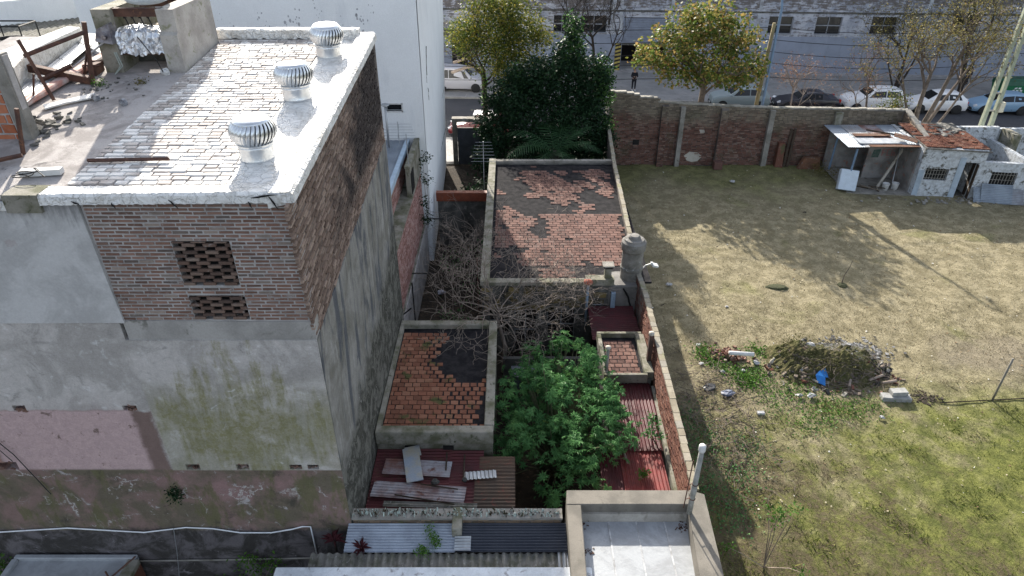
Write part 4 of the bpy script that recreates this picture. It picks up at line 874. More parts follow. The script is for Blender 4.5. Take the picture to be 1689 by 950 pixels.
while x < 22.9:
    l = random.uniform(.22,.45); q.obox((x+l/2,39.41,swt(x+l/2)+.02+random.uniform(-.02,.02)),(l-.01,.26,.08),(random.uniform(-.03,.03),random.uniform(-.04,.04),0)); x += l
part('capping', q, simple('pale wall capping',(.34,.32,.28),(.2,.19,.16),2,.9), SW, kind='stuff')
for (xx,wd,mt,tp,lab) in ((8.72,.4,sw_brick,3.7,None),(9.83,.26,concrete,3.62,'grey concrete pillar'),(12.2,.42,sw_brick,3.5,None),(15.05,.3,concrete,3.42,'grey concrete pillar'),(18.9,.42,concrete_moss,3.3,'mossy pillar')):
    q = M(); q.box(xx,xx+wd,38.98,39.3,0,tp,top=(xx,xx+wd,39.06,39.3)); part('pillar', q, mortar_dark if mt is sw_brick else mt, SW, lab)
    if mt is sw_brick: pieces(SW,'pillar_brick',Frame((xx,38.978,.02),(1,0,0),(0,.02,1)),courses(0,wd,0,tp-.05,.21,.085),[sw_brick],.02,.018,0,.012)
q = M(); q.box(7.22,7.6,39.26,39.31,1.3,1.6); part('hole', q, dark, SW)
q = M(); q.prism([(0,-.3),(.35,-.25),(.6,.05),(.3,.3),(-.2,.35),(-.5,.1),(-.3,-.2)],lambda u,v,d:(10.9+u,39.268+d*.02,.5+v)); q.prism([(0,-.2),(.55,-.15),(.7,.05),(.2,.2),(-.3,.1)],lambda u,v,d:(21.4+u,39.268+d*.02,2.0+v*.6)); q.prism([(0,-.1),(.25,-.05),(.2,.1),(-.1,.12)],lambda u,v,d:(11.2+u,39.268+d*.02,2.1+v)); part('render_patch', q, concrete_pale, SW, kind='stuff')
q = M(); q.box(12.1,12.6,38.5,38.95,0,.45); solo('brick_stub', q, terracotta, 'low orange block at the foot of a brick pillar of the street wall', 'block', bevel=.02)
RW = thing('return_wall', 'short brick return wall with stepped sloping top beside the open shed', 'wall', (23,38,0))
q = M(); q.hexa([(22.75,36.2,0),(22.98,36.2,0),(23.22,39.29,0),(22.98,39.29,0)],[(22.75,36.2,2.75),(22.98,36.2,2.75),(23.22,39.29,3.36),(22.98,39.29,3.36)]); part('wall', q, mortar_dark, RW)
pieces(RW, 'brick', Frame((22.975,39.29,0),(-.23,-3.09,0),(0,0,1)), [c for c in courses(0,3.1,0,3.3,.27,.085) if c[3] < 3.3-.19*(c[0]+c[1])/2], [m_brick('tan old brick',[(0,(.16,.12,.08)),(1,(.27,.2,.145))],.3)], .02, .018, 100, .012)
q = M(); q.hexa([(22.72,36.15,2.75),(23.0,36.15,2.75),(23.25,39.3,3.36),(22.95,39.3,3.36)],[(22.72,36.15,2.83),(23.0,36.15,2.83),(23.25,39.3,3.44),(22.95,39.3,3.44)]); part('capping', q, concrete, RW)
# street side gate near the tower
GT = thing('street_gate', 'dark metal gate under a pale lintel beside the white tower', 'gate', (-2.4,39.4,0))
for a_ in (-3.55,-1.5): q = M(); q.box(a_,a_+.28,39.3,39.55,0,2.7); part('pillar', q, concrete_dark, GT)
q = M(); q.box(-3.55,-1.0,39.2,39.65,2.7,2.9); part('lintel', q, concrete, GT)
q = M(); q.box(-3.25,-1.5,39.38,39.42,0,2.3); part('door_leaf', q, simple('slate gate sheet',(.05,.055,.065),(.035,.04,.045),3,.6), GT)
q = M(); q.box(-1.25,5.55,39.3,39.52,-.05,1.7); solo('front_wall', q, concrete_dark, 'low dark front wall behind the evergreen tree', 'wall')

# ------------------------------------------------------------------ vehicles
paint = lambda n, c: (lambda m: m.done(c, .28, spec=.6))(Mat(n))
def car(name, label, loc, rz_, body, L_=3.9, W_=.84, Hh=1.48, kind='hatch', group='cars parked along the far kerb', bumper=None):
    sX = L_/3.9; sZ = Hh/1.48; sW = W_/.84
    if kind == 'hatch': st = [(-1.95,.42,.50,.62,.50),(-1.90,.55,.64,.74,.64),(-1.55,.72,.80,.82,.70),(-1.0,.84,.93,.84,.74),(-.80,.88,.98,.84,.74),(-.15,.93,1.40,.85,.60),(.5,.95,1.48,.85,.61),(1.2,.97,1.44,.85,.60),(1.45,.97,1.38,.84,.58),(1.86,.93,1.0,.80,.68),(1.93,.62,.72,.78,.70),(1.95,.42,.46,.70,.60)]
    elif kind == 'suv': st = [(-1.95,.50,.60,.64,.52),(-1.90,.66,.78,.76,.66),(-1.5,.82,.92,.83,.72),(-.95,.92,1.0,.85,.75),(-.78,.94,1.03,.85,.74),(-.25,.97,1.42,.85,.63),(.5,.98,1.48,.85,.64),(1.3,.99,1.45,.85,.63),(1.55,.99,1.40,.84,.61),(1.88,.95,1.02,.80,.7),(1.93,.65,.75,.78,.7),(1.95,.45,.5,.7,.6)]
    elif kind == 'sedan': st = [(-1.95,.42,.50,.62,.50),(-1.90,.52,.60,.74,.64),(-1.5,.66,.74,.82,.72),(-.9,.76,.84,.84,.75),(-.7,.80,.87,.84,.74),(-.15,.84,1.32,.85,.60),(.4,.86,1.38,.85,.60),(.8,.87,1.34,.85,.59),(1.3,.86,.95,.84,.70),(1.8,.82,.9,.80,.70),(1.92,.6,.7,.76,.68),(1.95,.42,.46,.70,.60)]
    else: st = [(-1.95,.48,.58,.66,.56),(-1.9,.66,.78,.76,.66),(-1.5,.86,.98,.83,.72),(-1.1,.95,1.08,.85,.74),(-.95,.98,1.14,.85,.74),(-.45,1.0,1.68,.86,.70),(.2,1.0,1.78,.86,.73),(1.3,1.0,1.78,.86,.73),(1.8,1.0,1.74,.86,.72),(1.92,.95,1.5,.85,.74),(1.95,.6,.8,.84,.76),(1.96,.4,.5,.78,.7)]
    k = 1.48 if kind != 'van' else 1.78; sZ = Hh/k
    st = [(a*sX,b*sZ,c*sZ,d*sW,e*sW) for a,b,c,d,e in st]
    zs = .24
    t = thing(name, label, 'car' if kind != 'van' else 'van', loc, group); t.rotation_euler = (0,0,rz_)
    m = M(); ring = []
    for (x,zb_,zt,wb,wt) in st:
        ring += [(x,-wb*.88,zs),(x,-wb*.985,min(.42,zb_*.8)),(x,-wb,zb_*.78),(x,-wb*.965,zb_),(x,-wt,zt-.035*(zt-zb_>.2)),(x,-wt*.8,zt),(x,wt*.8,zt),(x,wt,zt-.035*(zt-zb_>.2)),(x,wb*.965,zb_),(x,wb,zb_*.78),(x,wb*.985,min(.42,zb_*.8)),(x,wb*.88,zs)]
    n = 12; K = len(st); fs_ = [(i*n+(j+1) % n,(i+1)*n+(j+1) % n,(i+1)*n+j,i*n+j) for i in range(K-1) for j in range(n)]+[tuple(range(n)), tuple((K-1)*n+j for j in range(n-1,-1,-1))]
    m.add(ring, fs_); bo = link('body', m.mesh('body', body, smooth=True), t); bev(bo, .02, 2)
    def at(x):
        for a, b_ in zip(st, st[1:]):
            if x <= b_[0]+1e-6: f = (x-a[0])/(b_[0]-a[0]); return [a[i]+(b_[i]-a[i])*f for i in range(1,5)]
        return st[-1][1:]
    def sp(x, s_, sd_, off=.012):
        zb_,zt,wb,wt = at(x); zt -= .035; return (x, sd_*(wb*.965+(wt-wb*.965)*s_+off), zb_+(zt-zb_)*s_)
    xA, xB, xC, xD = st[4][0], st[5][0], st[-5][0] if kind != 'van' else st[-4][0], st[-3][0]
    if kind == 'sedan': xC = st[7][0]; xD = st[8][0]
    def win(x0, x1, sd_, x1top=None, x0top=None):
        q = M(); a = [sp(x0,.08,sd_),sp(x1,.08,sd_),sp(x1top if x1top is not None else x1,.86,sd_),sp(x0top if x0top is not None else x0,.86,sd_)]
        if x0top is not None: # follow the pillar
            a[0] = sp(x0, .15, sd_)
        q.add(a, [(0,1,2,3) if sd_ < 0 else (3,2,1,0)]); link('side_window', q.mesh('side_window', glass_dark), t)
    mid = (xB+xC)/2
    for sd_ in (-1, 1):
        win(xB-.32*sX, mid-.03, sd_, x0top=xB+.06)
        win(mid+.03, xC-.03, sd_)
        if kind == 'van': win(xC+.02, xC+.38, sd_)
        elif kind != 'sedan': win(xC+.03, xC+.26, sd_, x1top=xC+.10)
    def top(xa, xb_, nm):
        za,zb2 = at(xa),at(xb_); q = M(); o_ = .012
        q.add([(xa,-za[3]*.9,za[1]+o_),(xb_,-zb2[3]*.88,zb2[1]+o_),(xb_,zb2[3]*.88,zb2[1]+o_),(xa,za[3]*.9,za[1]+o_)], [(3,2,1,0)] if xa < xb_ else [(0,1,2,3)]); link(nm, q.mesh(nm, glass_dark), t)
    top(xA+.03, xB-.03, 'windscreen')
    if kind == 'van': q = M(); q.box(1.93*sX,1.99*sX,-.6*sW,.6*sW,1.05*sZ,1.5*sZ); link('rear_window', q.mesh('rear_window', glass_dark), t)
    else: top(xD-.03, (st[-4][0] if kind != 'sedan' else xC)+.04, 'rear_window')
    whl = [-1.25*sX, 1.22*sX]
    for wx_ in whl:
        for sd_ in (-1, 1):
            q = M(); q.lathe([(.36,0),(.36,.02),(.0,.021)] if sd_ > 0 else [(0,-.021),(.36,-.02),(.36,0)], 20, (wx_, sd_*(W_*.99), .33), ax=None)
            q = M(); c = (wx_, sd_*W_*.905, .34)
            q.lathe([(.37,-.09),(.37,.09),(0,.091)], 20, c, ax=Euler((-PI/2*sd_,0,0))); link('wheel_arch', q.mesh('wheel_arch', black), t)
            wo = link('wheel', None, t, (wx_, sd_*W_*.93, .31)) if False else None
            q = M(); q.lathe([(.18,-.09),(.29,-.10),(.31,-.06),(.31,.06),(.29,.10),(.19,.10)], 22, (0,0,0), ax=Euler((-PI/2*sd_,0,0))); wo = link('wheel', q.mesh('wheel', black, smooth=True), t, (wx_, sd_*W_*.91, .31))
            q = M(); q.lathe([(.19,.06),(.19,.09),(.17,.085),(.06,.07),(0,.085)], 20, (0,0,0), ax=Euler((-PI/2*sd_,0,0))); link('rim', q.mesh('rim', galv_bright), wo)
            q = M()
            for i in range(5): a = 2*PI*i/5; q.obox((.115*math.cos(a), sd_*.088, .115*math.sin(a)), (.03,.01,.075), (0,-a+PI/2+.6,0))
            link('rim_slots', q.mesh('rim_slots', black), wo)
    fx = st[1][0]
    for sd_ in (-1, 1):
        q = M(); q.obox((fx+.10, sd_*.60*sW, .64*sZ), (.24,.26,.13), (0,R(-25),sd_*R(28))); o = link('headlight', q.mesh('headlight', simple('headlamp glass',(.7,.72,.75),(.5,.52,.55),9,.15,spec=.8)), t); bev(o, .02)
        q = M(); q.obox((st[-2][0]-.06, sd_*.70*sW, .80*sZ), (.14,.16,.22), (0,R(8),0)); o = link('tail_light', q.mesh('tail_light', simple('red tail lamp',(.45,.03,.02),(.3,.02,.02),9,.3)), t); bev(o, .02)
        q = M(); q.obox((xB-.42*sX, sd_*(W_+.07), .98*sZ), (.10,.16,.11), (0,0,sd_*R(-12))); o = link('mirror', q.mesh('mirror', body), t); bev(o, .03)
        for hx in (mid-.2, xC-.12): q = M(); q.obox((hx, sd_*(W_*.985), .80*sZ), (.15,.02,.025)); link('door_handle', q.mesh('door_handle', body), t)
        q = M(); q.box(mid-.006,mid+.006, sd_*W_*.985, sd_*(W_*.998), .3, .88*sZ) if sd_ > 0 else q.box(mid-.006,mid+.006, -W_*.998, -W_*.985, .3, .88*sZ); link('door_seam', q.mesh('door_seam', black), t)
        if kind in ('suv','van'): q = M(); q.box(xB, xC, sd_*W_*.9-.02, sd_*W_*.9+.02, .3, .36); 
    q = M(); q.obox((fx-.045, 0, .36), (.12, 1.15*sW, .17)); o = link('grille', q.mesh('grille', black), t); bev(o, .02)
    q = M(); q.obox((fx-.11, 0, .40), (.01,.42,.10)); link('number_plate', q.mesh('number_plate', white_plain), t)
    q = M(); q.obox((st[-1][0]+.01, 0, .56), (.02,.42,.11)); link('number_plate', q.mesh('number_plate', white_plain), t)
    if kind in ('suv',):
        for sd_ in (-1,1): q = M(); q.tube([(xB+.1,sd_*.56*sW,1.5*sZ),(mid,sd_*.57*sW,1.54*sZ),(xC+.1,sd_*.56*sW,1.5*sZ)], .015, 5); link('roof_rail', q.mesh('roof_rail', black), t)
    return t
cr_ = R(-3.4)
p_white = paint('white car paint',(.70,.70,.71)); p_blue = paint('light blue car paint',(.20,.32,.45)); p_silver = paint('grey green car paint',(.24,.29,.30)); p_black = paint('black car paint',(.012,.012,.02)); p_red = paint('dark red car paint',(.13,.02,.025)); p_van = paint('pale silver van paint',(.50,.49,.52))
car('parked_car','white hatchback parked at the far kerb behind the trunks of the big street tree',(31.15,50.0,0),cr_,p_white,4.1,.86,1.5,'hatch')
car('parked_car','light blue hatchback behind the twin concrete posts at the right edge',(35.75,49.75,0),cr_,p_blue,4.2,.86,1.45,'hatch')
car('parked_car','white compact off-roader partly hidden by the bare twigs',(26.7,50.3,0),cr_,p_white,4.3,.90,1.66,'suv')
car('parked_car','black car behind the russet bare tree',(21.9,50.6,0),cr_,p_black,4.6,.88,1.46,'sedan')
car('parked_car','grey green wagon behind the trunk of the round autumn tree',(17.0,50.9,0),cr_,p_silver,4.2,.86,1.6,'suv')
car('parked_van','pale silver window van standing by the white tower, across the street',(-4.2,55.2,.12),R(176),p_van,4.3,.88,1.85,'van',None)
rc = car('parked_car','dark red car with white sheet-covered roof behind the dark gate',(-2.2,44.9,0),cr_,p_red,4.1,.86,1.45,'hatch',None)
q = M(); q.box(-.35,1.3,-.55,.55,1.44,1.475); o = link('roof_cover', q.mesh('roof_cover', white_plain), rc); bev(o,.03)
# waste container
WC = thing('waste_container','green street waste container with white recycling mark behind the light blue car','container',(38.8,53.2,.12))
gm_ = simple('green plastic',(.02,.16,.07),(.015,.12,.05),3,.45); q = M(); q.box(-1.15,1.15,-.55,.55,.2,1.0,top=(-1.25,1.25,-.65,.65)); o = link('tub', q.mesh('tub', gm_), WC); bev(o,.04)
q = M(); q.prism([(-.68,1.0),(.68,1.0),(.6,1.3),(.25,1.5),(-.25,1.5),(-.6,1.3)], lambda u,v,d: (-1.27+d*2.54,u,v)); link('lid', q.mesh('lid', simple('dark green plastic',(.015,.09,.05),(.01,.07,.035),3,.4)), WC)
for i,(a,b_) in enumerate(((-.25,.62),(.05,.62),(.35,.62),(-.1,.8),(.2,.8),(-.25,.45),(.05,.45),(.35,.45))):
    q = M(); q.obox((a,-.63,b_),(.2,.01,.12),(0,.3*(i%3-1),0)); link('white_mark', q.mesh('white_mark', white_plain), WC)
for a in (-1,1):
    for b_ in (-.5,.5): q = M(); q.lathe([(.1,-.03),(.1,.03)],12,(a,b_,.1),ax=Euler((PI/2,0,0))); link('castor', q.mesh('castor', black), WC)

# ------------------------------------------------------------------ people
def skinned(name, verts, edges, rad, mat, parent, sub=2, root=0):
    me = bpy.data.meshes.new(name); me.from_pydata(verts, edges, []); me.materials.append(mat); o = link(name, me, parent)
    s_ = o.modifiers.new('skin','SKIN'); s_.use_smooth_shade = True
    sv_ = me.skin_vertices[0].data
    for i, r in enumerate(rad):
        sv_[i].radius = r if isinstance(r, tuple) else (r, r); sv_[i].use_root = (i == root)
    u = o.modifiers.new('sub','SUBSURF'); u.levels = sub; u.render_levels = sub; return o
def person(label, loc, rz_, stride=0., hold=True, top=None, bag=None):
    t = thing('person', label, 'person', loc); t.rotation_euler = (0,0,rz_)
    skin = simple('skin',(.42,.26,.19),(.38,.23,.17),5,.55); cloth = top or simple('black cloth',(.014,.014,.018),(.02,.02,.025),5,.9)
    V = [(0,0,.94),(0,0,1.1),(0,0,1.30),(0,0,1.43),(0,0,1.52),(0,-.015,1.60),(0,-.01,1.70)]; E_ = [(0,1),(1,2),(2,3),(3,4),(4,5),(5,6)]; Rr = [(.15,.10),(.13,.09),(.165,.10),(.09,.07),.052,(.075,.085),(.07,.085)]
    def add(pts, rs, start):
        p_ = start
        for q_, r_ in zip(pts, rs): V.append(q_); Rr.append(r_); E_.append((p_, len(V)-1)); p_ = len(V)-1
        return p_
    for s_ in (-1, 1):
        fy_ = stride*s_
        add([(s_*.10,0,.88),(s_*.11,-fy_*.5,.48),(s_*.11,-fy_+.02,.09),(s_*.115,-fy_-.05,.045),(s_*.12,-fy_-.15,.04)], [.085,.062,.042,(.045,.04),(.04,.03)], 0)
        hz = 1.12; hand = (s_*.06,-.27,1.14) if hold else (s_*.27,-.04+fy_*.4,.78); elb = (s_*.25,-.03,1.10) if hold else (s_*.26,.02,1.08)
        w = add([(s_*.17,0,1.40),elb,tuple(Vector(elb)*.15+Vector(hand)*.85),hand],[.062,.045,.03,(.036,.018)],2)
        d = (Vector(hand)-Vector(elb)).normalized()
        for k in range(4):
            off = Vector((.0,0,1)) if hold else Vector((0,1,0)); b0 = Vector(hand)+off*(k-1.5)*.018
            add([tuple(b0+d*.04),tuple(b0+d*.07+Vector((-s_*.02,0,-.005))),tuple(b0+d*.078+Vector((-s_*.04,.01,-.01)))],[.009,.008,.007],w)
        add([tuple(Vector(hand)+Vector((-s_*.02,0,.03))),tuple(Vector(hand)+Vector((-s_*.035,-.03,.045)))],[.010,.008],w)
    skinned('body', V, E_, Rr, skin, t)
    J = [(0,0,.88),(0,0,1.1),(0,0,1.30),(0,0,1.42)]; Ej = [(0,1),(1,2),(2,3)]; Rj = [(.175,.125),(.16,.115),(.19,.125),(.12,.09)]
    for s_ in (-1,1):
        fy_ = stride*s_; hand = (s_*.06,-.27,1.14) if hold else (s_*.27,-.04+fy_*.4,.78); elb = (s_*.25,-.03,1.10) if hold else (s_*.26,.02,1.08)
        b = len(J); J += [(s_*.18,0,1.39),elb,tuple(Vector(elb)*.2+Vector(hand)*.8)]; Ej += [(2,b),(b,b+1),(b+1,b+2)]; Rj += [.078,.06,.045]
    skinned('jacket', J, Ej, Rj, cloth, t)
    J = [(0,0,.92)]; Ej = []; Rj = [(.165,.12)]
    for s_ in (-1,1):
        fy_ = stride*s_; b = len(J); J += [(s_*.10,0,.86),(s_*.11,-fy_*.5,.48),(s_*.11,-fy_+.02,.11)]; Ej += [(0,b),(b,b+1),(b+1,b+2)]; Rj += [.098,.075,.056]
    skinned('trousers', J, Ej, Rj, cloth, t)
    for s_ in (-1,1):
        fy_ = stride*s_; q = M(); q.box(s_*.115-.05,s_*.115+.05,-fy_-.19,-fy_+.08,.0,.09,top=(s_*.115-.04,s_*.115+.04,-fy_-.14,-fy_+.06)); o = link('shoe', q.mesh('shoe', white_plain if hold else black), t); bev(o,.02,2)
    skinned('hair' if not hold else 'hood', [(0,.02,1.64),(0,.0,1.73),(0,.06,1.60)], [(0,1),(0,2)], [(.09,.085),(.08,.085),.06], cloth if hold else simple('dark hair',(.02,.015,.01),(.03,.02,.015),8), t, 1)
    for s_ in (-1,1): q = M(); q.obox((s_*.03,-.094,1.645),(.02,.008,.01)); link('eye', q.mesh('eye', black), t)
    q = M(); q.obox((0,-.105,1.615),(.022,.03,.04)); o = link('nose', q.mesh('nose', skin), t); bev(o,.008)
    if hold: q = M(); q.obox((0,-.30,1.16),(.075,.012,.15),(R(-40),0,0)); ph = solo('phone', M().obox((loc[0],loc[1]-.32,loc[2]+1.18),(.08,.012,.15),(R(-40),0,0)), black, 'phone held in both hands by the person in black', 'phone', loc=(loc[0],loc[1]-.3,loc[2]+1.1))
    if bag is not None: return t
    return t
person('person in black hooded clothes and white shoes standing on the far pavement, holding a phone', (9.72,54.8,.13), R(4))
person('person in dark clothes walking on the far pavement behind the big tree', (37.3,56.5,.13), R(-80), stride=.18, hold=False)
q = M(); q.lathe([(.02,0),(.16,.03),(.18,.2),(.13,.38),(.04,.44)],12,(36.85,56.45,.45)); solo('shopping_bag', q, simple('yellow bag',(.45,.34,.08),(.35,.26,.06),5,.6), 'yellow bag carried by the person walking on the far pavement', 'bag', smooth=True)

# ------------------------------------------------------------------ poles and cables
SLm = thing('street_lamp', 'blue grey steel street lamp rising behind the street wall next to a wooden pole', 'street lamp', (15.3,41.55,.11))
q = M(); q.tube([(15.3,41.55,.11),(15.38,41.55,3),(15.42,41.55,8.6),(15.36,41.9,9.6),(15.25,43.0,10.3),(15.2,44.0,10.5)], [.11,.09,.07,.06,.05,.045], 12); part('pole', q, steel_blue, SLm, smooth=True)
q = M(); q.lathe([(0,-.06),(.14,0),(.16,.1),(.05,.18)],12,(15.2,44.3,10.45)); part('lamp_head', q, galv, SLm, smooth=True)
q = M(); q.tube([(15.0,41.75,.1),(15.12,41.75,4),(15.24,41.75,7.75)], [.13,.12,.10], 10); solo('wooden_pole', q, simple('yellowish timber pole',(.26,.21,.11),(.18,.145,.08),2,.9), 'yellowish timber pole standing just left of the street lamp', 'pole', smooth=True)
TP = thing('twin_post', 'pair of tapering pale green concrete posts at the right edge', 'utility post', (29.0,40.6,.1))
for dx in (0,.62):
    q = M(); q.box(28.5+dx,28.74+dx,40.5,40.74,.1,11,top=(28.66+dx*.55,28.82+dx*.55,40.54,40.7)); part('post', q, pole_mat, TP)
for k in range(9): q = M(); zz = .8+k*1.05; q.box(28.6+.02*k,29.2-.01*k,40.58,40.66,zz,zz+.08); part('rung', q, concrete, TP)
q = M(); q.box(29.2,29.5,40.35,40.6,2.9,3.5); part('junction_box', q, simple('cream box',(.5,.48,.38),(.4,.38,.3),3,.6), TP, bevel=.03)
for i,(z0,z1,y0,sag,lab) in enumerate([(7.75,7.2,41.75,.3,'uppermost of the street cables'),(7.0,6.6,41.8,.35,'second street cable from the top'),(6.3,6.0,41.7,.4,'middle street cable crossing the crown of the round tree'),(5.7,5.2,41.9,.35,'fourth street cable, above the bare trees'),(4.7,4.5,42.0,.25,'lowest street cable, low over the parked cars')]):
    for (xa,xb_) in ((-20,15.2),(15.2,28.8),(28.8,60)):
        q = M(); pts = []
        for k in range(17):
            f = k/16; pts.append((xa+(xb_-xa)*f, y0, (z0+(z1-z0)*((xa+20+(xb_-xa)*f)/80))-sag*4*f*(1-f)))
        q.tube(pts, .018, 4)
        if xa == -20: cb_ = thing('overhead_cable', lab, 'cable', pts[-1], 'cables along the street')
        part('span', q, black, cb_)
# ------------------------------------------------------------------ trees and plants
def grow(m, p, d, l, r, depth, tips, spread=.5, up=.1, kids=(2,3), shrink=.74, jit=.18, minr=.004, n=5, seg=3, gnarl=0.):
    pts = [p]; rr = [r]; dd = d.normalized()
    for i in range(seg):
        dd = (dd+Vector((random.gauss(0,jit),random.gauss(0,jit),random.gauss(0,jit)+up*.3))).normalized(); p = p+dd*(l/seg); pts.append(p); rr.append(max(minr, r*(1-.45*(i+1)/seg)))
    m.tube(pts, rr, max(3, n), cap=False)
    if depth <= 2: tips.append((pts[-1], depth)); 
    if depth <= 1: tips += [(pts[1], 0), (pts[-2], 0)]
    if depth == 0: return
    for k in range(random.randint(*kids)):
        a = Vector((random.gauss(0,1),random.gauss(0,1),random.gauss(0,.7))); a -= dd*a.dot(dd); a = a.normalized() if a.length > .01 else Vector((1,0,0))
        nd = (dd*(1-spread*.5)+a*spread*random.uniform(.6,1.4)+Vector((0,0,up))).normalized()
        q0 = pts[-1] if k == 0 else pts[random.randint(max(1,seg-1), seg)]
        grow(m, q0, nd, l*shrink*random.uniform(.75,1.15), r*.60, depth-1, tips, spread, up, kids, shrink, jit, minr, n-1, seg, gnarl)
def crown(name, parent, C, size, mat, asp=.6, droop=.3):
    V, F = leaves(C, size, asp, droop); b = np.array(wloc(parent)); return link(name, npmesh(name, V-b, F, mat), parent, kind='stuff')
def clump(centres, n, r, flat=.8):
    c = np.array(centres); i = rng.integers(0, len(c), n); g_ = rng.normal(size=(n,3))*r*np.array([1,1,flat]); return c[i]+g_
def blobs(bl_, n, shell=.75, sub=14, sr=.22):
    """foliage volume: ellipsoids (x,y,z,rx,ry,rz) filled with small clumps near their surface"""
    w_ = np.array([(b[3]*b[4]*b[5])**.67 for b in bl_]); out = []
    for b, nn in zip(bl_, (n*w_/w_.sum()).astype(int)):
        k = max(6, nn//sub); d = rng.normal(size=(k,3)); d /= np.linalg.norm(d,axis=1)[:,None]; rad = rng.uniform(shell,1.05,k)[:,None]*(1+.18*np.sin(d[:,:1]*7+d[:,1:2]*5+b[0]))
        c = np.array(b[:3])+d*rad*np.array(b[3:6]); i = rng.integers(0,k,nn); sc__ = sr*(w_[0]**0); out.append(c[i]+rng.normal(size=(nn,3))*sr)
    return np.concatenate(out)
# round autumn plane
RT = thing('plane_tree','round broad-leaved street tree turning green to orange, rising behind the street wall','tree',(11.7,42,.1))
q = M(); tips = []; q.tube([(11.7,42,.1),(11.68,42,2.2),(11.75,42,4.3)],[.24,.19,.17],10)
for a in range(7): grow(q, Vector((11.72,42,3.4+.15*a)), Vector((math.cos(a*.9),math.sin(a*.9),1.0)), 1.7, .09, 3, tips, .6, .15)
part('trunk', q, bark, RT)
bl_ = [(11.2,42,6.6,2.6,2.4,2.2),(9.3,42,6.0,1.9,1.7,1.1),(8.0,41.9,5.8,1.0,1,.55),(13.6,42,6.0,1.7,1.8,1.6),(10.3,41.2,5.1,1.4,1.2,.8),(12.2,41.2,5.0,1.8,1.4,.7),(14.2,41.6,4.9,.9,1,.6),(11.4,42,7.7,1.9,1.8,1.3),(10.0,42,7.2,1.4,1.3,1),(13.0,42,7.2,1.3,1.3,1)]
C = blobs(bl_, 9800, .5, 18, .19); C[:,2] = np.maximum(C[:,2], 4.0+rng.uniform(0,.4,len(C))); crown('crown', RT, C, .21, leaf_autumn, .75, .35)
# yellow-green tree by the tower
YT = thing('yellow_tree','yellow and green street tree between the white tower and the dark evergreen','tree',(-1.7,42,.1))
q = M(); tips = []; q.tube([(-1.7,42,.1),(-1.65,42,3),(-1.75,42,5)],[.2,.17,.14],8)
for a in range(7): grow(q, Vector((-1.7,42,4+.2*a)), Vector((math.cos(a*.9)*.9,math.sin(a*.9)*.6,.8)), 1.7, .07, 3, tips, .55, .1)
part('trunk', q, bark_dark, YT)
C = blobs([(-1.2,42,7.0,2.2,2,2),(.4,42,7.2,1.8,1.5,1.6),(1.6,41.9,6.9,.8,.9,.5),(-2.7,42,7.0,1.2,1.3,1.1),(.1,41.5,5.3,1.6,1.3,1.2),(.1,41.3,4.3,1.0,.9,.5),(-.8,42,8.8,2.0,2,1.0)], 20000, .35, 14, .25); crown('crown', YT, C, .15, leaf_yellow, .6)
C = clump([(-1.7,41.85,z) for z in np.arange(3,5,.2)], 260, .12); crown('ivy', YT, C, .12, leaf_weed)
q = M(); q.tube([(-3.6,43,5.2),(-2.6,42.6,5.6),(-1.8,42.2,5.9)],[.09,.08,.06],6); q.tube([(-3.7,42.6,4.7),(-2.7,42.3,5.1),(-1.9,42.1,5.2)],[.10,.09,.06],6); part('limb', q, bark_pale, YT)
# big dark evergreen
DT = thing('evergreen_tree','big dark glossy evergreen with a pointed leader in the far end of the yard','tree',(2.2,37.6,0))
q = M(); tips = []
for (x,y,h,r) in ((3.1,38,8.2,.13),(1.2,37.6,5.2,.14),(4.4,37.6,5.4,.1),(-.4,37.4,3.4,.09)): q.tube([(x*.7+.6,37.7,0),(x,y,h*.6),(x+.05,y,h)],[r,r*.7,.02],7)
part('trunk', q, bark_dark, DT)
bl_ = [(3.25,38,8.0,.45,.4,.9),(3.2,38,6.8,1.0,.9,1.0),(2.9,38,5.8,2.2,1.4,1.3),(4.8,37.9,5.9,.5,.5,1.0),(4.3,37.8,4.8,1.2,1.1,1.1),(1.5,37.8,5.6,1.3,1.1,1.0),(.3,37.6,5.6,.7,.6,.8),(.0,37.5,4.6,1.8,1.2,1.1),(1.4,37.5,3.6,2.5,1.6,1.6),(-.8,37.5,2.9,1.2,1.1,1.1),(3.9,37.2,3.4,1.5,1.4,1.5),(4.9,36.6,2.4,.8,1.2,1.3),(2.2,37,1.8,2.7,1.5,1.4),(-1.3,36.9,1.5,.9,1.2,1.1)]
C = blobs(bl_, 42000, .45, 20, .17); crown('crown', DT, C, .19, leaf_dark, .5)
C2 = blobs([(3.25,37.9,8.1,.42,.4,.9),(3.35,37.9,6.9,.6,.5,.6),(4.95,37.8,6.0,.4,.4,.9),(5.1,37.6,4.9,.5,.6,.9),(.3,37.5,6.2,.3,.3,.4),(5.2,37,3.3,.4,.5,.6)], 2600, .8, 12, .14); crown('sunlit_leaves', DT, C2, .16, leafmat('sunlit evergreen leaf',[(0,(.03,.075,.02)),(1,(.08,.16,.045))],.35), .5)  # sunlit tips and right edge painted in as a lighter leaf colour
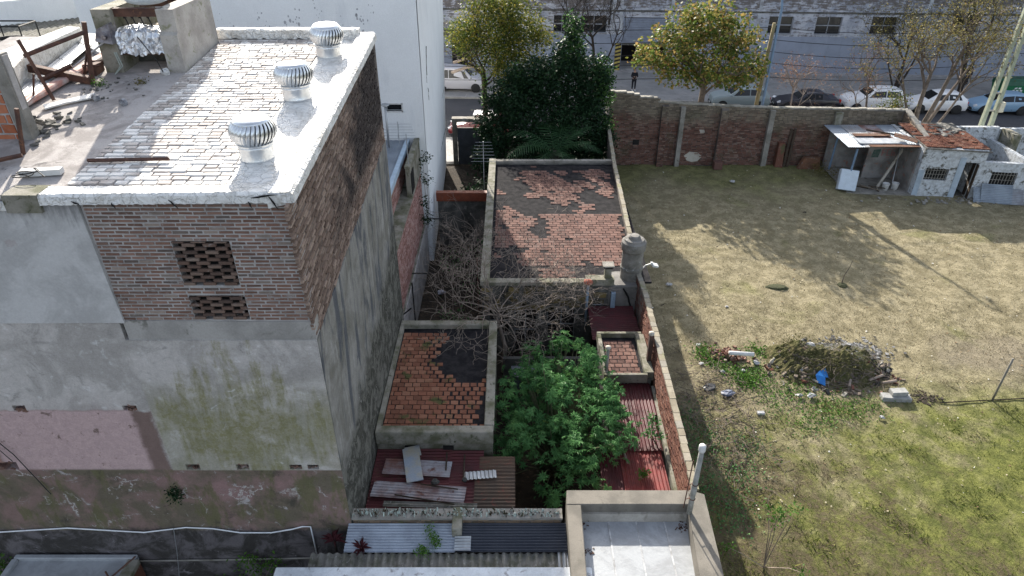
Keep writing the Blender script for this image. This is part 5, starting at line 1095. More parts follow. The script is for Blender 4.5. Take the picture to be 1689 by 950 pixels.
# palm
PT = thing('palm','low palm with arching dark green fronds behind the tiled house roof','palm',(2.3,34.6,0))
q = M(); q.lathe([(.26,0),(.2,.5),(.2,1.9),(.3,2.4),(.15,2.65)],12,(2.3,34.6,0)); part('trunk', q, bark_dark, PT)
def frond(L_, arch, name='frond'):
    q = M(); pts = []; N = 16
    for i in range(N+1):
        f = i/N; pts.append(Vector((L_*f*(1-.25*arch*f), 0, L_*(.75*f-arch*.95*f*f))))
    q.tube(pts, [.022*(1-.8*i/N) for i in range(N+1)], 4, cap=False)
    for i in range(2, int(N*1.5)):
        f = i/(1.5*N); a = pts[0].lerp(pts[-1], f); k = min(int(f*N), N-1); a = pts[k].lerp(pts[k+1], f*N-k); t = (pts[k+1]-pts[k]).normalized(); ll = L_*.19*math.sin(PI*min(f*1.05+.08,1))**.7+.05
        for s_ in (-1,1):
            d = (Vector((0,s_,0))+t*.55+Vector((0,0,-.28+random.uniform(-.1,.1)))).normalized(); e = a+d*ll; wv = t*.022
            q.add([a-wv, a+wv, a+d*ll*.55+wv*1.2-Vector((0,0,.0)), e, a+d*ll*.55-wv*1.2], [(0,1,2,3,4)])
    return q.mesh(name, leaf_palm)
fm_ = [frond(3.7,.8), frond(3.3,1.0), frond(3.3,.55)]
for k in range(14):
    o = link('frond', fm_[k % 3], PT, (0,0,2.5), rot=(0, random.uniform(-.25,.2), k*2.4)); s_ = random.uniform(.85,1.1); o.scale = (s_,s_,s_)
# bare and nearly bare trees on the street
def sparse(name, label, loc, stems, leafm, nleaf, lsz, r0, dep, l0, spread=.5, up=.15, lr=.25, bk=None, tilt=.0, kids=(2,3), cat='tree', loose_=1., bushy=0, group=None, lo=4):
    t = thing(name, label, cat, loc, group); q = M(); tips = []
    for (dx,dy,dz,ln,rr) in stems: grow(q, Vector(loc), Vector((dx,dy,dz)), ln, rr, 0, [], n=8, seg=4, jit=.05); 
    q = M(); tips = []
    for (dx,dy,dz,ln,rr) in stems:
        p = Vector(loc); d = Vector((dx,dy,dz)).normalized(); pts = [p]; 
        for i in range(5): d = (d+Vector((random.gauss(0,.06),random.gauss(0,.06),.03))).normalized(); p = p+d*ln/5; pts.append(p)
        q.tube(pts, [rr*(1-.11*i) for i in range(6)], 8, cap=False)
        for i in range(lo, 6):
            for k in range(2 if i < 5 else 3):
                a = random.uniform(0,6.28); grow(q, pts[i], (d*.8+Vector((math.cos(a)*spread*1.6,math.sin(a)*spread*1.6,.2))), l0, rr*.42, dep, tips, spread, up, kids, n=5, jit=.2)
    part('trunk', q, bk or bark, t)
    if nleaf: C = clump([tuple(p) for p,_ in tips], nleaf, lr); crown('crown', t, C, lsz, leafm, .6)
    return t
sparse('street_tree','tall multi-stemmed street tree with thin olive foliage, in front of the white hatchback',(24.9,41,.1),[(-.05,0,1,5,.20),(.22,0,1,6,.17),(.5,.1,1,6.2,.14),(-.25,.1,1,5,.11),(.75,0,.9,5.2,.10)],leaf_olive,6500,.11,.2,3,1.5,.45,.15,.28)
sparse('bare_tree','leaning russet twiggy tree in front of the black car',(17.6,42,.1),[(-.12,0,1,3.8,.09),(.15,0,1,3.4,.06)],leaf_russet,900,.08,.1,3,1.0,.55,.12,.22,bark_pale)
sparse('bare_tree','bare crooked tree with few brown leaves in front of the white off-roader',(22.6,42,.1),[(-.25,0,1,4.4,.10),(-.5,0,1,3.6,.06)],leaf_russet,800,.08,.1,3,1.1,.55,.12,.25,bark)
sparse('thicket','tangle of dry twigs piled behind the street wall before the black car',(19.0,41.5,.8),[(.9,0,.45,1.9,.03),(-.8,0,.5,1.9,.03),(.2,0,1,1.7,.03),(1.2,0,.3,2.2,.025),(-.5,.2,.4,2.0,.025)],leaf_russet,60,.06,.1,2,.7,.6,.0,.2,bark_pale,cat='shrub',lo=3)
sparse('sapling','dry sapling with a few bright yellow leaves beside the white off-roader',(23.6,41.6,.1),[(.2,0,1,2.6,.05),(-.3,0,1,2.2,.04)],leaf_yellow,700,.12,.1,2,.7,.5,.1,.2,bark_pale)
sparse('street_tree','dark-trunked tree with yellow leaves on the far pavement above the white off-roader',(30.2,54,.1),[(.02,0,1,3.2,.16),(.35,0,1,4.2,.10),(-.4,0,1,4,.08)],leaf_olive,2600,.12,.1,3,1.4,.5,.15,.35,bark_dark)
sparse('street_tree','dark-trunked tree on the far pavement beside the walking person',(35.4,54,.1),[(-.02,0,1,4.2,.2),(.25,0,1,5,.13),(-.4,0,1,4.5,.10)],leaf_olive,2600,.12,.1,3,1.5,.5,.15,.4,bark_dark)
sparse('street_tree','thin tree with yellow olive leaves at the right edge above the green container',(41.5,52.5,.1),[(0,0,1,5,.16),(-.5,0,1,4.6,.12)],leaf_olive,4200,.13,.1,3,1.5,.5,.15,.4,bark_dark)
sparse('street_tree','bare dark tree before the warehouse window, left of the roller shutter',(6.6,55,.1),[(0,0,1,4.5,.17),(.4,0,1,4.6,.10),(-.35,0,1,4,.09)],leaf_olive,0,.1,.1,4,1.6,.5,.12,.3,bark_dark)
sparse('street_tree','thin bare tree crossing the warehouse window behind the yellow tree',(3.6,55,.1),[(0,0,1,5.5,.12),(.2,0,1,5,.07)],leaf_olive,0,.1,.1,3,1.4,.4,.12,.3,bark_dark)
# bare shrub tree in the courtyard
CT = thing('bare_vine_tree','sprawling leafless tree with pale tangled branches over the dark courtyard','tree',(-.3,19.4,0))
q = M(); tips = []; random.seed(23)
q.tube([(-.3,19.4,0),(-.25,19.35,1.2),(-.45,19.4,2.1)],[.10,.08,.06],8)
for i in range(20):
    a = i*.42+random.uniform(-.2,.2); st_ = Vector((-.45,19.5,2.2+random.uniform(-.4,.5)))
    dx = Vector((math.cos(a)*1.0, math.sin(a)*1.15, random.uniform(.05,.5)))
    if dx.y < -.5: dx.y *= .35
    grow(q, st_, dx, 1.35, .026, 5 if i % 3 == 0 else 4, tips, .62, .05, (2,3), .80, .30, .0048, 5, 4)
for (st_, d_) in (((-1.4,22.2,2.0),(-.3,1,.4)),((-1.9,23,2),(.2,1,.5)),((1.2,19.6,2.0),(1,.1,.3)),((-2.4,20.5,1.8),(-.3,.5,.6)),((.2,20.8,3.0),(.4,1,.25)),((.8,20.6,3.1),(.9,.7,.2)),((-2.2,24.5,2),(0,1,.4)),((-1.6,25.5,1.8),(.2,1,.5))):
    for k in range(2): grow(q, Vector(st_), Vector(d_)+Vector((random.gauss(0,.4),random.gauss(0,.4),.15)), 1.0, .02, 4, tips, .65, .04, (2,3), .8, .28, .0045, 5, 3)
part('branches', q, bark_pale, CT, kind='stuff')
# palmate-leaved big shrub
random.seed(5)
CS = thing('palmate_shrub','large lush shrub with hand-shaped green leaves filling the courtyard','shrub',(1.2,14.6,0))
def palmate(r, nl=7):
    vs = [(0,0,0)]; fs_ = []
    for i in range(nl):
        a = (i-(nl-1)/2)*.66; l = r*(1-.13*abs(i-(nl-1)/2)); c = Vector((math.sin(a),math.cos(a),0)); s_ = Vector((c.y,-c.x,0)); b = len(vs)
        vs += [tuple(c*l*.5+s_*l*.15+Vector((0,0,.02*r))), tuple(c*l+Vector((0,0,-.22*l))), tuple(c*l*.5-s_*l*.15+Vector((0,0,.02*r)))]
        fs_ += [(0,b+2,b+1,b)]
    return vs, fs_
bl_ = [(.6,15.6,2.5,1.1,1.0,.7),(1.7,15.0,2.7,1.3,1.1,.8),(.3,14.2,2.3,1.0,.9,.6),(1.3,13.6,2.5,1.2,1.1,.7),(2.3,13.9,2.4,.9,.9,.6),(1.0,16.6,2.2,.7,.7,.5),(1.9,12.6,2.2,.8,.6,.5),(2.1,16.3,2.3,.6,.6,.5),(-.3,13.4,2.0,.6,.5,.4),(2.6,15.2,2.7,.7,.7,.5),(1.2,12.3,1.9,.7,.4,.4),(2.9,14.4,2.8,.5,.6,.4),(2.8,13.2,2.5,.5,.4,.3),(1.6,17.2,2.7,.7,.5,.4),(2.5,16.0,3.0,.5,.4,.4),(.7,17.4,2.5,.4,.4,.3),(-.6,14.2,2.2,.4,.4,.3)]
C = blobs(bl_, 2500, .35, 13, .14); C = C[C[:,2] > 1.0]
q = M()
for i in range(0, len(C), 9):
    e = Vector(C[i]); q.tube([(1.3+random.uniform(-.3,.3),14.6+random.uniform(-.3,.3),.1), Vector((1.3,14.6,0)).lerp(e,.6)+Vector((0,0,.2)), e],[.03,.018,.006],4,cap=False)
part('stems', q, simple('green stem',(.16,.17,.09),(.11,.10,.06),4), CS, kind='stuff')
pv = [palmate(.22), palmate(.18), palmate(.14,5)]; pm_ = []
for vs, fs_ in pv: q = M(); q.add(vs, fs_); pm_.append(q.mesh('leaf', leaf_castor))
order = np.argsort([(Vector(c)-CAM).length-c[2] for c in C]); rest = M(); bs = wloc(CS)
for r_, i in enumerate(order):
    c = Vector(C[i]); k = random.randrange(3); eu = Euler((random.gauss(0,.45)-.25, random.gauss(0,.45), random.uniform(0,6.28)))
    if r_ < 300: lf_ = link('leaf', pm_[k], CS, c-bs, rot=eu); s_ = random.uniform(.6,1.25); lf_.scale = (s_,s_,s_)
    else: mm = eu.to_matrix()*random.uniform(.6,1.25); rest.add([c+mm @ Vector(v) for v in pv[k][0]], pv[k][1])
part('foliage', rest, leaf_castor, CS, kind='stuff')
def bush(name, label, centres, n, r, size, mat, cat='plant', group=None, stem=None, sm=None):
    c0 = centres[0]; base = (float(c0[0]), float(c0[1]), stem if stem is not None else 0.)
    t = thing(name, label, cat, base, group); q = M()
    for c in centres: q.tube([base, Vector(base).lerp(Vector(c),.6)+Vector((random.uniform(-.1,.1),0,.1)), c],[.014,.009,.004],4,cap=False)
    part('stem', q, sm or bark_pale, t, kind='stuff'); C = clump(centres, n, r); crown('leaves', t, C, size, mat, .45); return t
bush('young_shrub','small bright green sprig over the maroon roof beside the boundary wall',[(3.95,13.95,2.45),(3.9,14.2,2.5),(4.05,13.7,2.35),(3.75,13.9,2.3)],150,.09,.13,leaf_castor,'shrub',stem=1.95)
bush('young_shrub','little bright seedling on the red sheets near the terrace',[(3.42,12.55,2.15)],60,.07,.12,leaf_weed,'shrub',stem=1.95)
bush('sapling','spindly sapling with two tufts of green leaves on the lot near the terrace corner',[(6.6,11.3,2.2),(6.95,11.3,2.25),(6.35,11.5,2.1),(6.95,10.2,1.3),(6.5,11.2,2.0),(5.4,11.0,1.2)],260,.09,.10,leaf_weed,'sapling')
for i,(x,y,lab) in enumerate(((-3.95,9.90,'dark purple spiky plant against the tall wall, left of the pale blue sheets'),(-3.30,9.68,'dark purple spiky plant in front of the pale blue sheets'))):
    t = thing('purple_plant', lab, 'plant', (x,y,2.5)); sp_ = []
    for k in range(26):
        a = random.uniform(0,6.28); e = random.uniform(.2,1.2); L_ = random.uniform(.22,.36); q = M(); d = Vector((math.cos(a)*math.cos(e),math.sin(a)*math.cos(e),math.sin(e))); s_ = Vector((-math.sin(a),math.cos(a),0))*.022; b_ = Vector((x,y,2.88)); mi_ = b_+d*L_*.55+Vector((0,0,.02)); en = b_+d*L_-Vector((0,0,.07))
        q.add([b_-s_*.5,b_+s_*.5,mi_+s_,en,mi_-s_],[(0,1,2,3,4)]); part('leaf', q, leaf_purple, t)
    q = M(); q.tube([(x,y,1.9),(x,y,2.9)],.03,6); part('stem', q, bark_dark, t)
bush('green_weed','feathery bright weed growing in front of the corrugated sheets',[(-1.78,9.95,3.05),(-1.72,9.85,3.0),(-1.68,9.75,2.98),(-1.85,10.1,3.08),(-2.0,9.6,2.95),(-1.9,9.58,2.95)],330,.06,.07,leaf_weed,'weed',stem=2.3)
bush('wall_weed','dark tuft of weed hanging from the gap in the tall front wall',[(-7.33,10.2,4.12),(-7.28,10.15,4.0)],240,.07,.07,leaf_dark,'weed',stem=4.0)
bush('alley_weeds','leafy green weeds growing up from the alley at the foot of the tall wall',[(-6.5,9.7,1.2),(-6.2,9.8,1.35),(-5.9,9.7,1.3),(-6.0,10.0,1.75),(-5.6,9.9,1.4),(-5.3,9.8,1.2),(-6.9,9.9,1.2),(-6.1,10.1,2.0),(-5.6,10.1,1.8)],900,.14,.09,leaf_weed,'weeds')
bush('corner_weed','small green weed at the bottom left corner by the tall wall',[(-12.1,10.1,2.0),(-12,10.1,1.7)],200,.1,.09,leaf_weed,'weed',stem=1.2)
bush('courtyard_fern','dark fern-like weeds in the passage by the white tower',[(-2.6,31.5,.6),(-1.9,32,.7),(-2.2,33,.8),(-1.6,34,.9),(-1.5,30.6,.5)],900,.35,.2,leaf_dark,'weeds')
bush('courtyard_weeds','pale green weeds under the bare tangled tree',[(-2.3,22,.5),(-1.8,21,.5),(-1.6,24.5,.6),(-2.6,26.5,.5),(-1.3,27,.8),(.4,19.0,.8),(-2.0,19.5,.5)],1100,.35,.12,leaf_castor,'weeds')
bush('wall_creeper','creeping weed in the corner of the white tower and the brick annex',[(-3.7,26.9,5.2),(-3.6,26.6,4.4),(-3.65,26.2,3.6),(-3.6,25.8,3.0)],420,.16,.12,leaf_dark,'creeper',stem=2.0)
bush('back_hedge','brownish green tree tops beyond the white parapet in the upper left corner',[(-25+i*.9,38+random.uniform(-1,1),10.6+random.uniform(-.8,1.5)) for i in range(14)],3000,.7,.22,leaf_autumn,'tree',stem=0.)
# ------------------------------------------------------------------ things on the tall roof
random.seed(31)
TS = thing('tank_stand','old concrete stand of two thick side walls carrying a round water tank','tank stand',(-8.5,17.2,11.5))
for (a,b_,mt,lab) in ((-9.42,-9.0,concrete_moss,None),(-7.97,-7.58,simple('pale mossy side wall',(.38,.36,.33),(.27,.25,.23),2,.9,stain=(.2,.2,.13)),'paler right wall with a whitewashed end')):
    q = M(); q.prism([(16.2,11.4),(18.35,11.4),(18.35,12.9),(16.2,12.9),(16.2,12.42),(16.12,12.36),(16.12,11.4)], lambda u,v,d: (a+(b_-a)*d,u,v)); part('side_wall', q, mt, TS, lab)
q = M(); q.box(-9.0,-7.97,17.9,18.15,11.4,12.25); part('back_wall', q, simple('buff back wall',(.34,.30,.24),(.26,.23,.19),2,.9), TS)
q = M(); q.box(-9.0,-7.97,16.9,17.05,11.4,11.85); part('low_wall', q, concrete_dark, TS)
for y_ in (16.35,17.6): q = M(); q.box(-9.05,-7.9,y_,y_+.10,12.72,12.88); q.box(-9.05,-7.9,y_-.03,y_+.13,12.88,12.90); part('steel_beam', q, rust, TS)
WTK = thing('roof_water_tank','pale round water tank resting on steel beams above the roof, cut by the top edge','water tank',(-8.45,17.0,12.9))
q = M(); q.lathe([(0,0),(.30,.01),(.44,.06),(.52,.16),(.56,.3),(.57,1.2),(.5,1.35),(0,1.45)],28,(-8.45,16.95,12.905)); part('shell', q, simple('pale blue tank',(.60,.68,.74),(.52,.60,.66),2,.5), WTK, smooth=True)
for k,x in enumerate((-8.85,-8.68,-8.5,-8.32)):
    q = M(); q.tube([(x,16.5,12.9),(x,16.5,12.72),(x+.05,16.5,12.5),(x+.05-(.1 if k<3 else 0),16.55,12.42)],.014,6); q.tube([(x,16.5,12.72),(x,16.5,12.66)],.03,6); solo('tank_pipe', q, black, ['first','second','third','fourth'][k]+' from the left of four black outlet pipes under the roof water tank','pipe',group='outlet pipes under the roof tank')
# crumpled foil over box
FX = thing('foil_cover','crumpled silver foil draped over a box between the tank stand walls','cover',(-8.5,16.6,11.9))
q = M(); nx_,ny_ = 34,16; G = []
for j in range(ny_):
    for i in range(nx_):
        u,v = i/(nx_-1), j/(ny_-1); x = -9.18+u*1.20; 
        if v < .45: y_ = 16.16+.02*math.sin(u*20); z_ = 11.93+v/.45*.42+.03*math.sin(u*9)*(1-v)
        else: f=(v-.45)/.55; y_ = 16.16+f*.62; z_ = 12.35+.12*math.sin(PI*f)*math.sin(PI*u)+.05
        G.append((x+random.uniform(-.012,.012), y_+random.uniform(-.035,.035), z_+random.uniform(-.03,.03)))
q.add(G,[(j*nx_+i,j*nx_+i+1,(j+1)*nx_+i+1,(j+1)*nx_+i) for j in range(ny_-1) for i in range(nx_-1)]); fo_ = part('foil', q, foil, FX, smooth=False)
so_ = fo_.modifiers.new('thick','SOLIDIFY'); so_.thickness = .01
q = M(); q.box(-9.0,-8.0,16.25,16.8,11.9,12.3); part('box', q, simple('brown box',(.12,.08,.06),(.08,.05,.04),3), FX)
q = M(); q.hexa([(-9.4,16.0,12.25),(-9.0,15.95,12.2),(-8.98,16.3,12.2),(-9.35,16.35,12.3)],[(-9.33,16.05,12.5),(-9.05,16.1,12.62),(-9.0,16.3,12.66),(-9.2,16.35,12.55)]); q.lathe([(.05,0),(.06,.03),(.03,.035)],12,(-9.17,15.99,12.35),ax=Euler((PI/2,0,0))); solo('foil_hood', q, simple('dark foil',(.25,.24,.25),(.10,.09,.10),6,.3,metal=.7,bd=.02,bs=12), 'dark foil hood with a pipe opening at the left end of the foil cover','cover')
for k in range(2): q = M(); q.tube([(-9.1+k*.04,16.1,12.0),(-9.02+k*.05,16.05,11.7),(-9.2,16.0,11.5),(-9.9,15.6,11.5),(-10.3,15.3,11.52+k*.03)],.014,5); solo('hose', q, simple('pale green hose',(.35,.40,.36),(.3,.33,.3),3,.5), ['upper','lower'][k]+' pale hose looping down the left wall of the tank stand to the left','hose')
q = M(); q.tube([(-9.2,16.05,12.25),(-10.2,15.9,11.6)],.02,6); solo('stay_rod', q, galv, 'pale rod slanting from the foil hood down to the left','rod')
q = M(); q.tube([(-8.45,16.05,12.35),(-8.1,15.95,11.85),(-8.0,15.9,11.6)],.012,5); solo('wire', q, black, 'black wire hanging across the right end of the foil cover','wire')
# turbine ventilators
def turbine(loc, s_, label):
    t = thing('turbine_vent', label, 'roof vent', loc, 'spinning turbine vents on the whitewashed roof')
    q = M(); q.lathe([(.33,-.04),(.31,.02),(.30,.20),(.315,.22),(.315,.26),(.29,.27)],28,(0,0,0)); link('neck', q.mesh('neck', galv_bright, smooth=True), t)
    q = M(); q.lathe([(.29,.26),(.33,.27),(.34,.30),(.30,.31)],28,(0,0,0)); link('collar', q.mesh('collar', galv_bright), t)
    q = M(); q.lathe([(.20,.30),(.34,.42),(.36,.55),(.24,.68)],24,(0,0,0)); link('core', q.mesh('core', simple('vent inside',(.05,.05,.055),(.03,.03,.03),4)), t)
    q = M(); q.lathe([(.34,.66),(.335,.70),(.30,.735),(.16,.76),(.0,.77)],28,(0,0,0)); link('cap', q.mesh('cap', galv_bright, smooth=True), t)
    q = M(); N = 8; prof = [(.30,.30),(.345,.34),(.39,.40),(.415,.47),(.42,.53),(.405,.59),(.375,.64),(.335,.69)]; vs=[]; 
    for i,(r,z) in enumerate(prof):
        tw = i*.035
        for (dr,da) in ((0,0),(.004,.10),(-.028,.20)): a = tw+da; vs.append(((r+dr)*math.cos(a),(r+dr)*math.sin(a),z))
    q.add(vs,[(i*3+j,i*3+j+1,(i+1)*3+j+1,(i+1)*3+j) for i in range(N-1) for j in range(2)]); fin = q.mesh('fin', galv_bright, smooth=True)
    for k in range(30): link('fin', fin, t, rot=(0,0,2*PI*k/30))
    t.scale = (s_,s_,s_); return t
t0 = turbine((-4.60,11.75,rz(11.75)+.02),.98,'nearest and largest of three shiny turbine vents on the whitewashed roof')
for (x,y,l) in ((-4.58,14.55,'middle of three shiny turbine vents on the whitewashed roof'),(-4.50,17.3,'farthest of three shiny turbine vents, beside the back coping')):
    tv_ = dup(t0,(x,y,rz(y)+.02),.07*y,l,scale=(.98,.96+.02*(y>15),.98)); tv_.rotation_euler = (.03*(y-16),.025*(15-y),.07*y)
# steel frame, brick stub, parapet and sheets at the left
SF = thing('rusty_scaffold','rusty steel frame of posts and beams standing on the roof beside the white parapet','frame',(-9.8,15,11.4))
def bar(pts, r, mat, parent, nm='beam', n=4): q = M(); q.tube(pts, r, n); return part(nm, q, mat, parent)
q = M(); q.hexa([(-11.8,15.5,11.92),(-9.42,15.35,11.46),(-9.42,15.5,11.46),(-11.8,15.65,11.92)],[(-11.8,15.5,12.08),(-9.42,15.35,11.62),(-9.42,15.5,11.62),(-11.8,15.65,12.08)]); part('beam', q, rust, SF)
bar([(-10.05,14.45,12.62),(-9.72,14.4,11.4)],.045,rust,SF,'post'); bar([(-9.28,15.6,12.75),(-9.45,15.5,11.45)],.06,rust,SF,'post'); bar([(-10.05,14.45,12.3),(-9.30,15.5,12.55)],.045,rust,SF)
bar([(-9.95,14.4,11.95),(-10.1,14.3,11.4)],.025,rust,SF,'brace'); bar([(-9.38,15.5,12.1),(-9.75,15.7,11.5)],.025,rust,SF,'brace'); bar([(-10.4,15.2,11.6),(-9.8,15.5,11.85)],.05,rust,SF)
BS = thing('brick_stub_wall','hollow clay brick wall end with rendered edge at the left edge of the roof','wall',(-10,12.5,11.1))
q = M(); q.box(-11.5,-9.12,12.55,12.7,11.1,12.75); part('wall', q, mortar, BS)
q = M(); q.hexa([(-9.32,12.50,11.1),(-9.10,12.50,11.1),(-9.10,12.75,11.1),(-9.32,12.75,11.1)],[(-9.38,12.50,12.78),(-9.15,12.50,12.78),(-9.15,12.75,12.78),(-9.38,12.75,12.78)]); part('rendered_edge', q, concrete, BS)
pieces(BS,'hollow_brick',Frame((-11.5,12.548,11.12),(1,0,0),(0,0,1)),courses(0,2.12,0,1.62,.34,.19,jl=.02),[m_brick('orange hollow brick',[(0,(.30,.10,.05)),(1,(.40,.16,.09))],.25)],.012,.022,60,.004)
PP = thing('silver_parapet','low parapet wall wrapped in bright silver membrane at the upper left of the roof','parapet',(-11.2,16,11.5))
q = M(); q.hexa([(-9.95,13.0,11.3),(-10.75,15.0,11.4),(-12.2,15.0,11.4),(-12.2,12.9,11.3)],[(-9.9,13.3,12.1),(-10.7,15.5,12.12),(-12.3,15.5,12.1),(-12.3,12.8,12.1)])
q.hexa([(-10.78,15.0,11.4),(-11.22,18.7,11.6),(-11.75,18.7,11.6),(-11.6,15.0,11.4)],[(-10.72,15.5,12.13),(-10.95,18.2,12.14),(-11.35,18.3,12.14),(-11.4,15.5,12.13)]); part('wall', q, membrane, PP)
bev(list(PP.children)[0], .04, 2)
for k in range(3):
    q = M(); q.corr((-10.98+k*.02-.0,14.2+k*1.35,11.46+k*.11),(1.05-.25*k,-.62+.1*k,.0),(-.16,1.4,.12),pitch=.13,amp=.014,th=.005,sub=6); solo('roof_sheet', q, galv, ['nearest','middle','farthest'][k]+' bright corrugated sheet beside the silver parapet at the upper left','metal sheet', group='bright corrugated sheets by the silver parapet')
q = M(); q.hexa([(-10.3,13.7,11.35),(-10.05,13.6,11.35),(-9.75,17.0,11.65),(-10.0,17.1,11.65)],[(-10.3,13.7,11.47),(-10.05,13.6,11.47),(-9.75,17.0,11.77),(-10.0,17.1,11.77)]); solo('red_ridge', q, simple('faded red painted kerb',(.42,.20,.16),(.5,.45,.42),2.5,.8), 'faded red and white kerb running between roof screed and bright sheets','kerb', bevel=.03)
q = M(); q.hexa([(-9.95,17.1,11.62),(-9.4,16.6,11.62),(-9.4,18.2,11.75),(-12.0,18.9,11.75)],[(-9.95,17.1,11.72),(-9.4,16.6,11.72),(-9.4,18.2,11.9),(-12.0,18.9,11.9)]); solo('white_sheet_roof', q, membrane, 'bright white roof patch behind the rusty post, left of the tank stand','roof')
# neighbours at upper left
NB = thing('neighbour_roof','grey corrugated roof with white back wall in the upper left corner','building',(-20,31,0))
q = M(); q.hexa([(-24.5,24,0),(-16.6,24,0),(-16.6,36,0),(-24.5,31.2,0)],[(-24.5,24,9.3),(-16.6,24,9.3),(-16.6,36,9.3),(-24.5,31.2,9.3)]); part('wall', q, concrete_pale, NB)
q = M(); q.hexa([(-24.5,30.6,9.3),(-16.9,36.6,9.3),(-17.1,36.9,9.3),(-24.6,31.0,9.3)],[(-24.5,30.6,10.55),(-16.9,36.6,10.3),(-17.1,36.9,10.3),(-24.6,31.0,10.55)]); part('back_wall', q, white_paint, NB)
for k in range(5): q = M(); q.corr((-23.6+k*1.5,25.5,9.42+(k%2)*.02),(1.55,0,0),(-1.3,9.0,.06),pitch=.2,amp=.03,th=.01,sub=4); part('roof_sheet', q, fibro, NB)
q = M()
for a,b_ in (((-20.9,28.2),(-19.4,28.2)),((-20.9,29.3),(-19.4,29.3)),((-20.9,28.2),(-20.9,29.3)),((-19.4,28.2),(-19.4,29.3))): q.tube([(a[0],a[1],10.2),(b_[0],b_[1],10.2)],.03,4)
for x in (-20.9,-19.4):
    for y_ in (28.2,29.3): q.tube([(x,y_,9.5),(x,y_,10.2)],.03,4)
solo('roof_rail', q, black, 'thin black rail frame round a hatch on the far left corrugated roof','railing')
q = M(); q.lathe([(.6,0),(.6,.15),(.5,.16),(.48,.03),(0,.03)],16,(-20.3,28.7,9.5)); solo('basin', q, black, 'round black basin inside the thin rail frame','basin')
# small things on the roof
def scatter(name, c, r, n, smin, smax, mat, zf, label, cat, flat=.4):
    q = M()
    for i in range(n):
        s_ = random.uniform(smin,smax); x = c[0]+random.gauss(0,r[0]); y = c[1]+random.gauss(0,r[1]); q.obox((x,y,zf(x,y)+s_*flat*.4),(s_*random.uniform(.6,1.6),s_*random.uniform(.5,1.),s_*flat),(random.uniform(-.4,.4),random.uniform(-.4,.4),random.uniform(0,3)))
    return solo(name, q, mat, label, cat, kind='stuff')
rzf = lambda x,y: rz(y)+.0
scatter('roof_rubble',(-9.15,13.2),(.25,.35),50,.03,.14,concrete_dark,rzf,'dark crumbs of roofing beside the brick wall end','debris')
scatter('roof_rubble',(-8.9,15.0),(.4,.3),40,.02,.08,concrete_dark,rzf,'dark crumbs of roofing scattered in front of the tank stand','debris')
for (x,y,lab) in ((-8.85,14.45,'small dark crumpled bag on the roof near the white board'),(-8.15,14.2,'dark foil clump on the roof below the tank stand')):
    stone((x,y,rz(y)+.06),.18,simple('dark crumpled bag',(.06,.06,.07),(.35,.36,.38),9,.4),'clump',lab,'debris')
stone((-8.0,16.0,rz(16)+.06),.2,white_plain,'crumpled_bag','white crumpled bag at the foot of the right tank stand wall','bag')
bush('roof_weed','small green tuft growing at the base of the rusty post',[(-9.3,15.35,11.5),(-9.15,15.3,11.5)],160,.07,.06,leaf_weed,'weed',stem=11.4)
bush('roof_weed','brownish tuft on the roof in front of the tank stand',[(-8.35,15.45,11.5)],120,.07,.06,leaf_olive,'weed',stem=11.4)
q = M(); q.prism([(-9.75,14.05),(-9.0,14.7),(-8.9,14.45),(-9.35,14.15),(-9.6,13.85)],lambda u,v,d:(u,v,rz(v)+.04+d*.03)); solo('white_board', q, white_plain, 'bright white board lying under the rusty frame','board')
q = M(); q.hexa([(-8.45,10.95,11.1),(-7.8,11.05,11.1),(-7.82,11.2,11.1),(-8.47,11.1,11.1)],[(-8.45,10.95,11.2),(-7.8,11.05,11.2),(-7.82,11.2,11.2),(-8.47,11.1,11.2)]); solo('white_plank', q, white_plain, 'white plank lying on the roof near the left edge','plank')
q = M(); q.tube([(-7.55,11.5,11.19),(-6.12,11.55,11.2)],.035,4); solo('steel_bar', q, rust, 'rusty steel bar lying across the whitewashed tiles','bar')
q = M(); pts = [(-8.4+.16*math.cos(a)+.1*a/6, 10.85+.09*math.sin(a*1.0), 11.13+.01*a) for a in np.linspace(0,14,40)]; q.tube(pts+[(-7.95,10.85,11.15)],.010,4); solo('wire_coil', q, black, 'black wire coil beside the white plank','wire')
q = M(); q.tube([(-8.95,11.9,11.15),(-8.75,11.9,12.0)],.04,5); q.tube([(-9.2,11.4,11.2),(-8.75,11.6,11.25)],.04,5); solo('rusty_post', q, rust, 'dark rusty post leaning in front of the hollow brick wall','post')
q = M(); q.box(-9.7,-9.55,15.9,16.3,11.5,11.75); q.tube([(-9.8,15.9,11.75),(-9.4,15.9,11.75)],.02,4); q.tube([(-9.8,16.3,11.75),(-9.4,16.3,11.75)],.02,4); q.tube([(-9.8,15.9,11.5),(-9.8,15.9,11.75)],.02,4); solo('wire_crate', q, rust, 'small dark wire crate at the left foot of the tank stand','crate')

# ------------------------------------------------------------------ pipes and roof on the big front wall
zx = [(-12.6,2.72),(-11.7,2.72),(-10.1,2.86),(-9.2,2.78),(-8.4,2.71),(-7.4,2.88),(-6.8,2.84),(-6.2,2.70),(-5.5,2.70),(-5.0,2.82),(-4.75,2.91),(-4.57,2.91),(-4.57,1.75)]
q = M(); q.tube([(x,10.26,z) for x,z in zx], .016, 8); solo('water_pipe', q, pipe_white, 'white water pipe sagging along the foot of the tall wall','pipe', smooth=True)
q = M(); q.tube([(-13,10.26,1.62),(-7,10.26,1.72),(-4.6,10.26,1.80)], .02, 6); solo('lower_pipe', q, concrete, 'thin grey pipe low on the tall wall below the white water pipe','pipe')
q = M(); q.tube([(-7.66,10.22,2.9),(-7.8,10.2,2.0),(-8.0,10.15,.9)], .008, 4); solo('hanging_cord', q, galv, 'thin pale cord hanging down the tall front wall','cord')
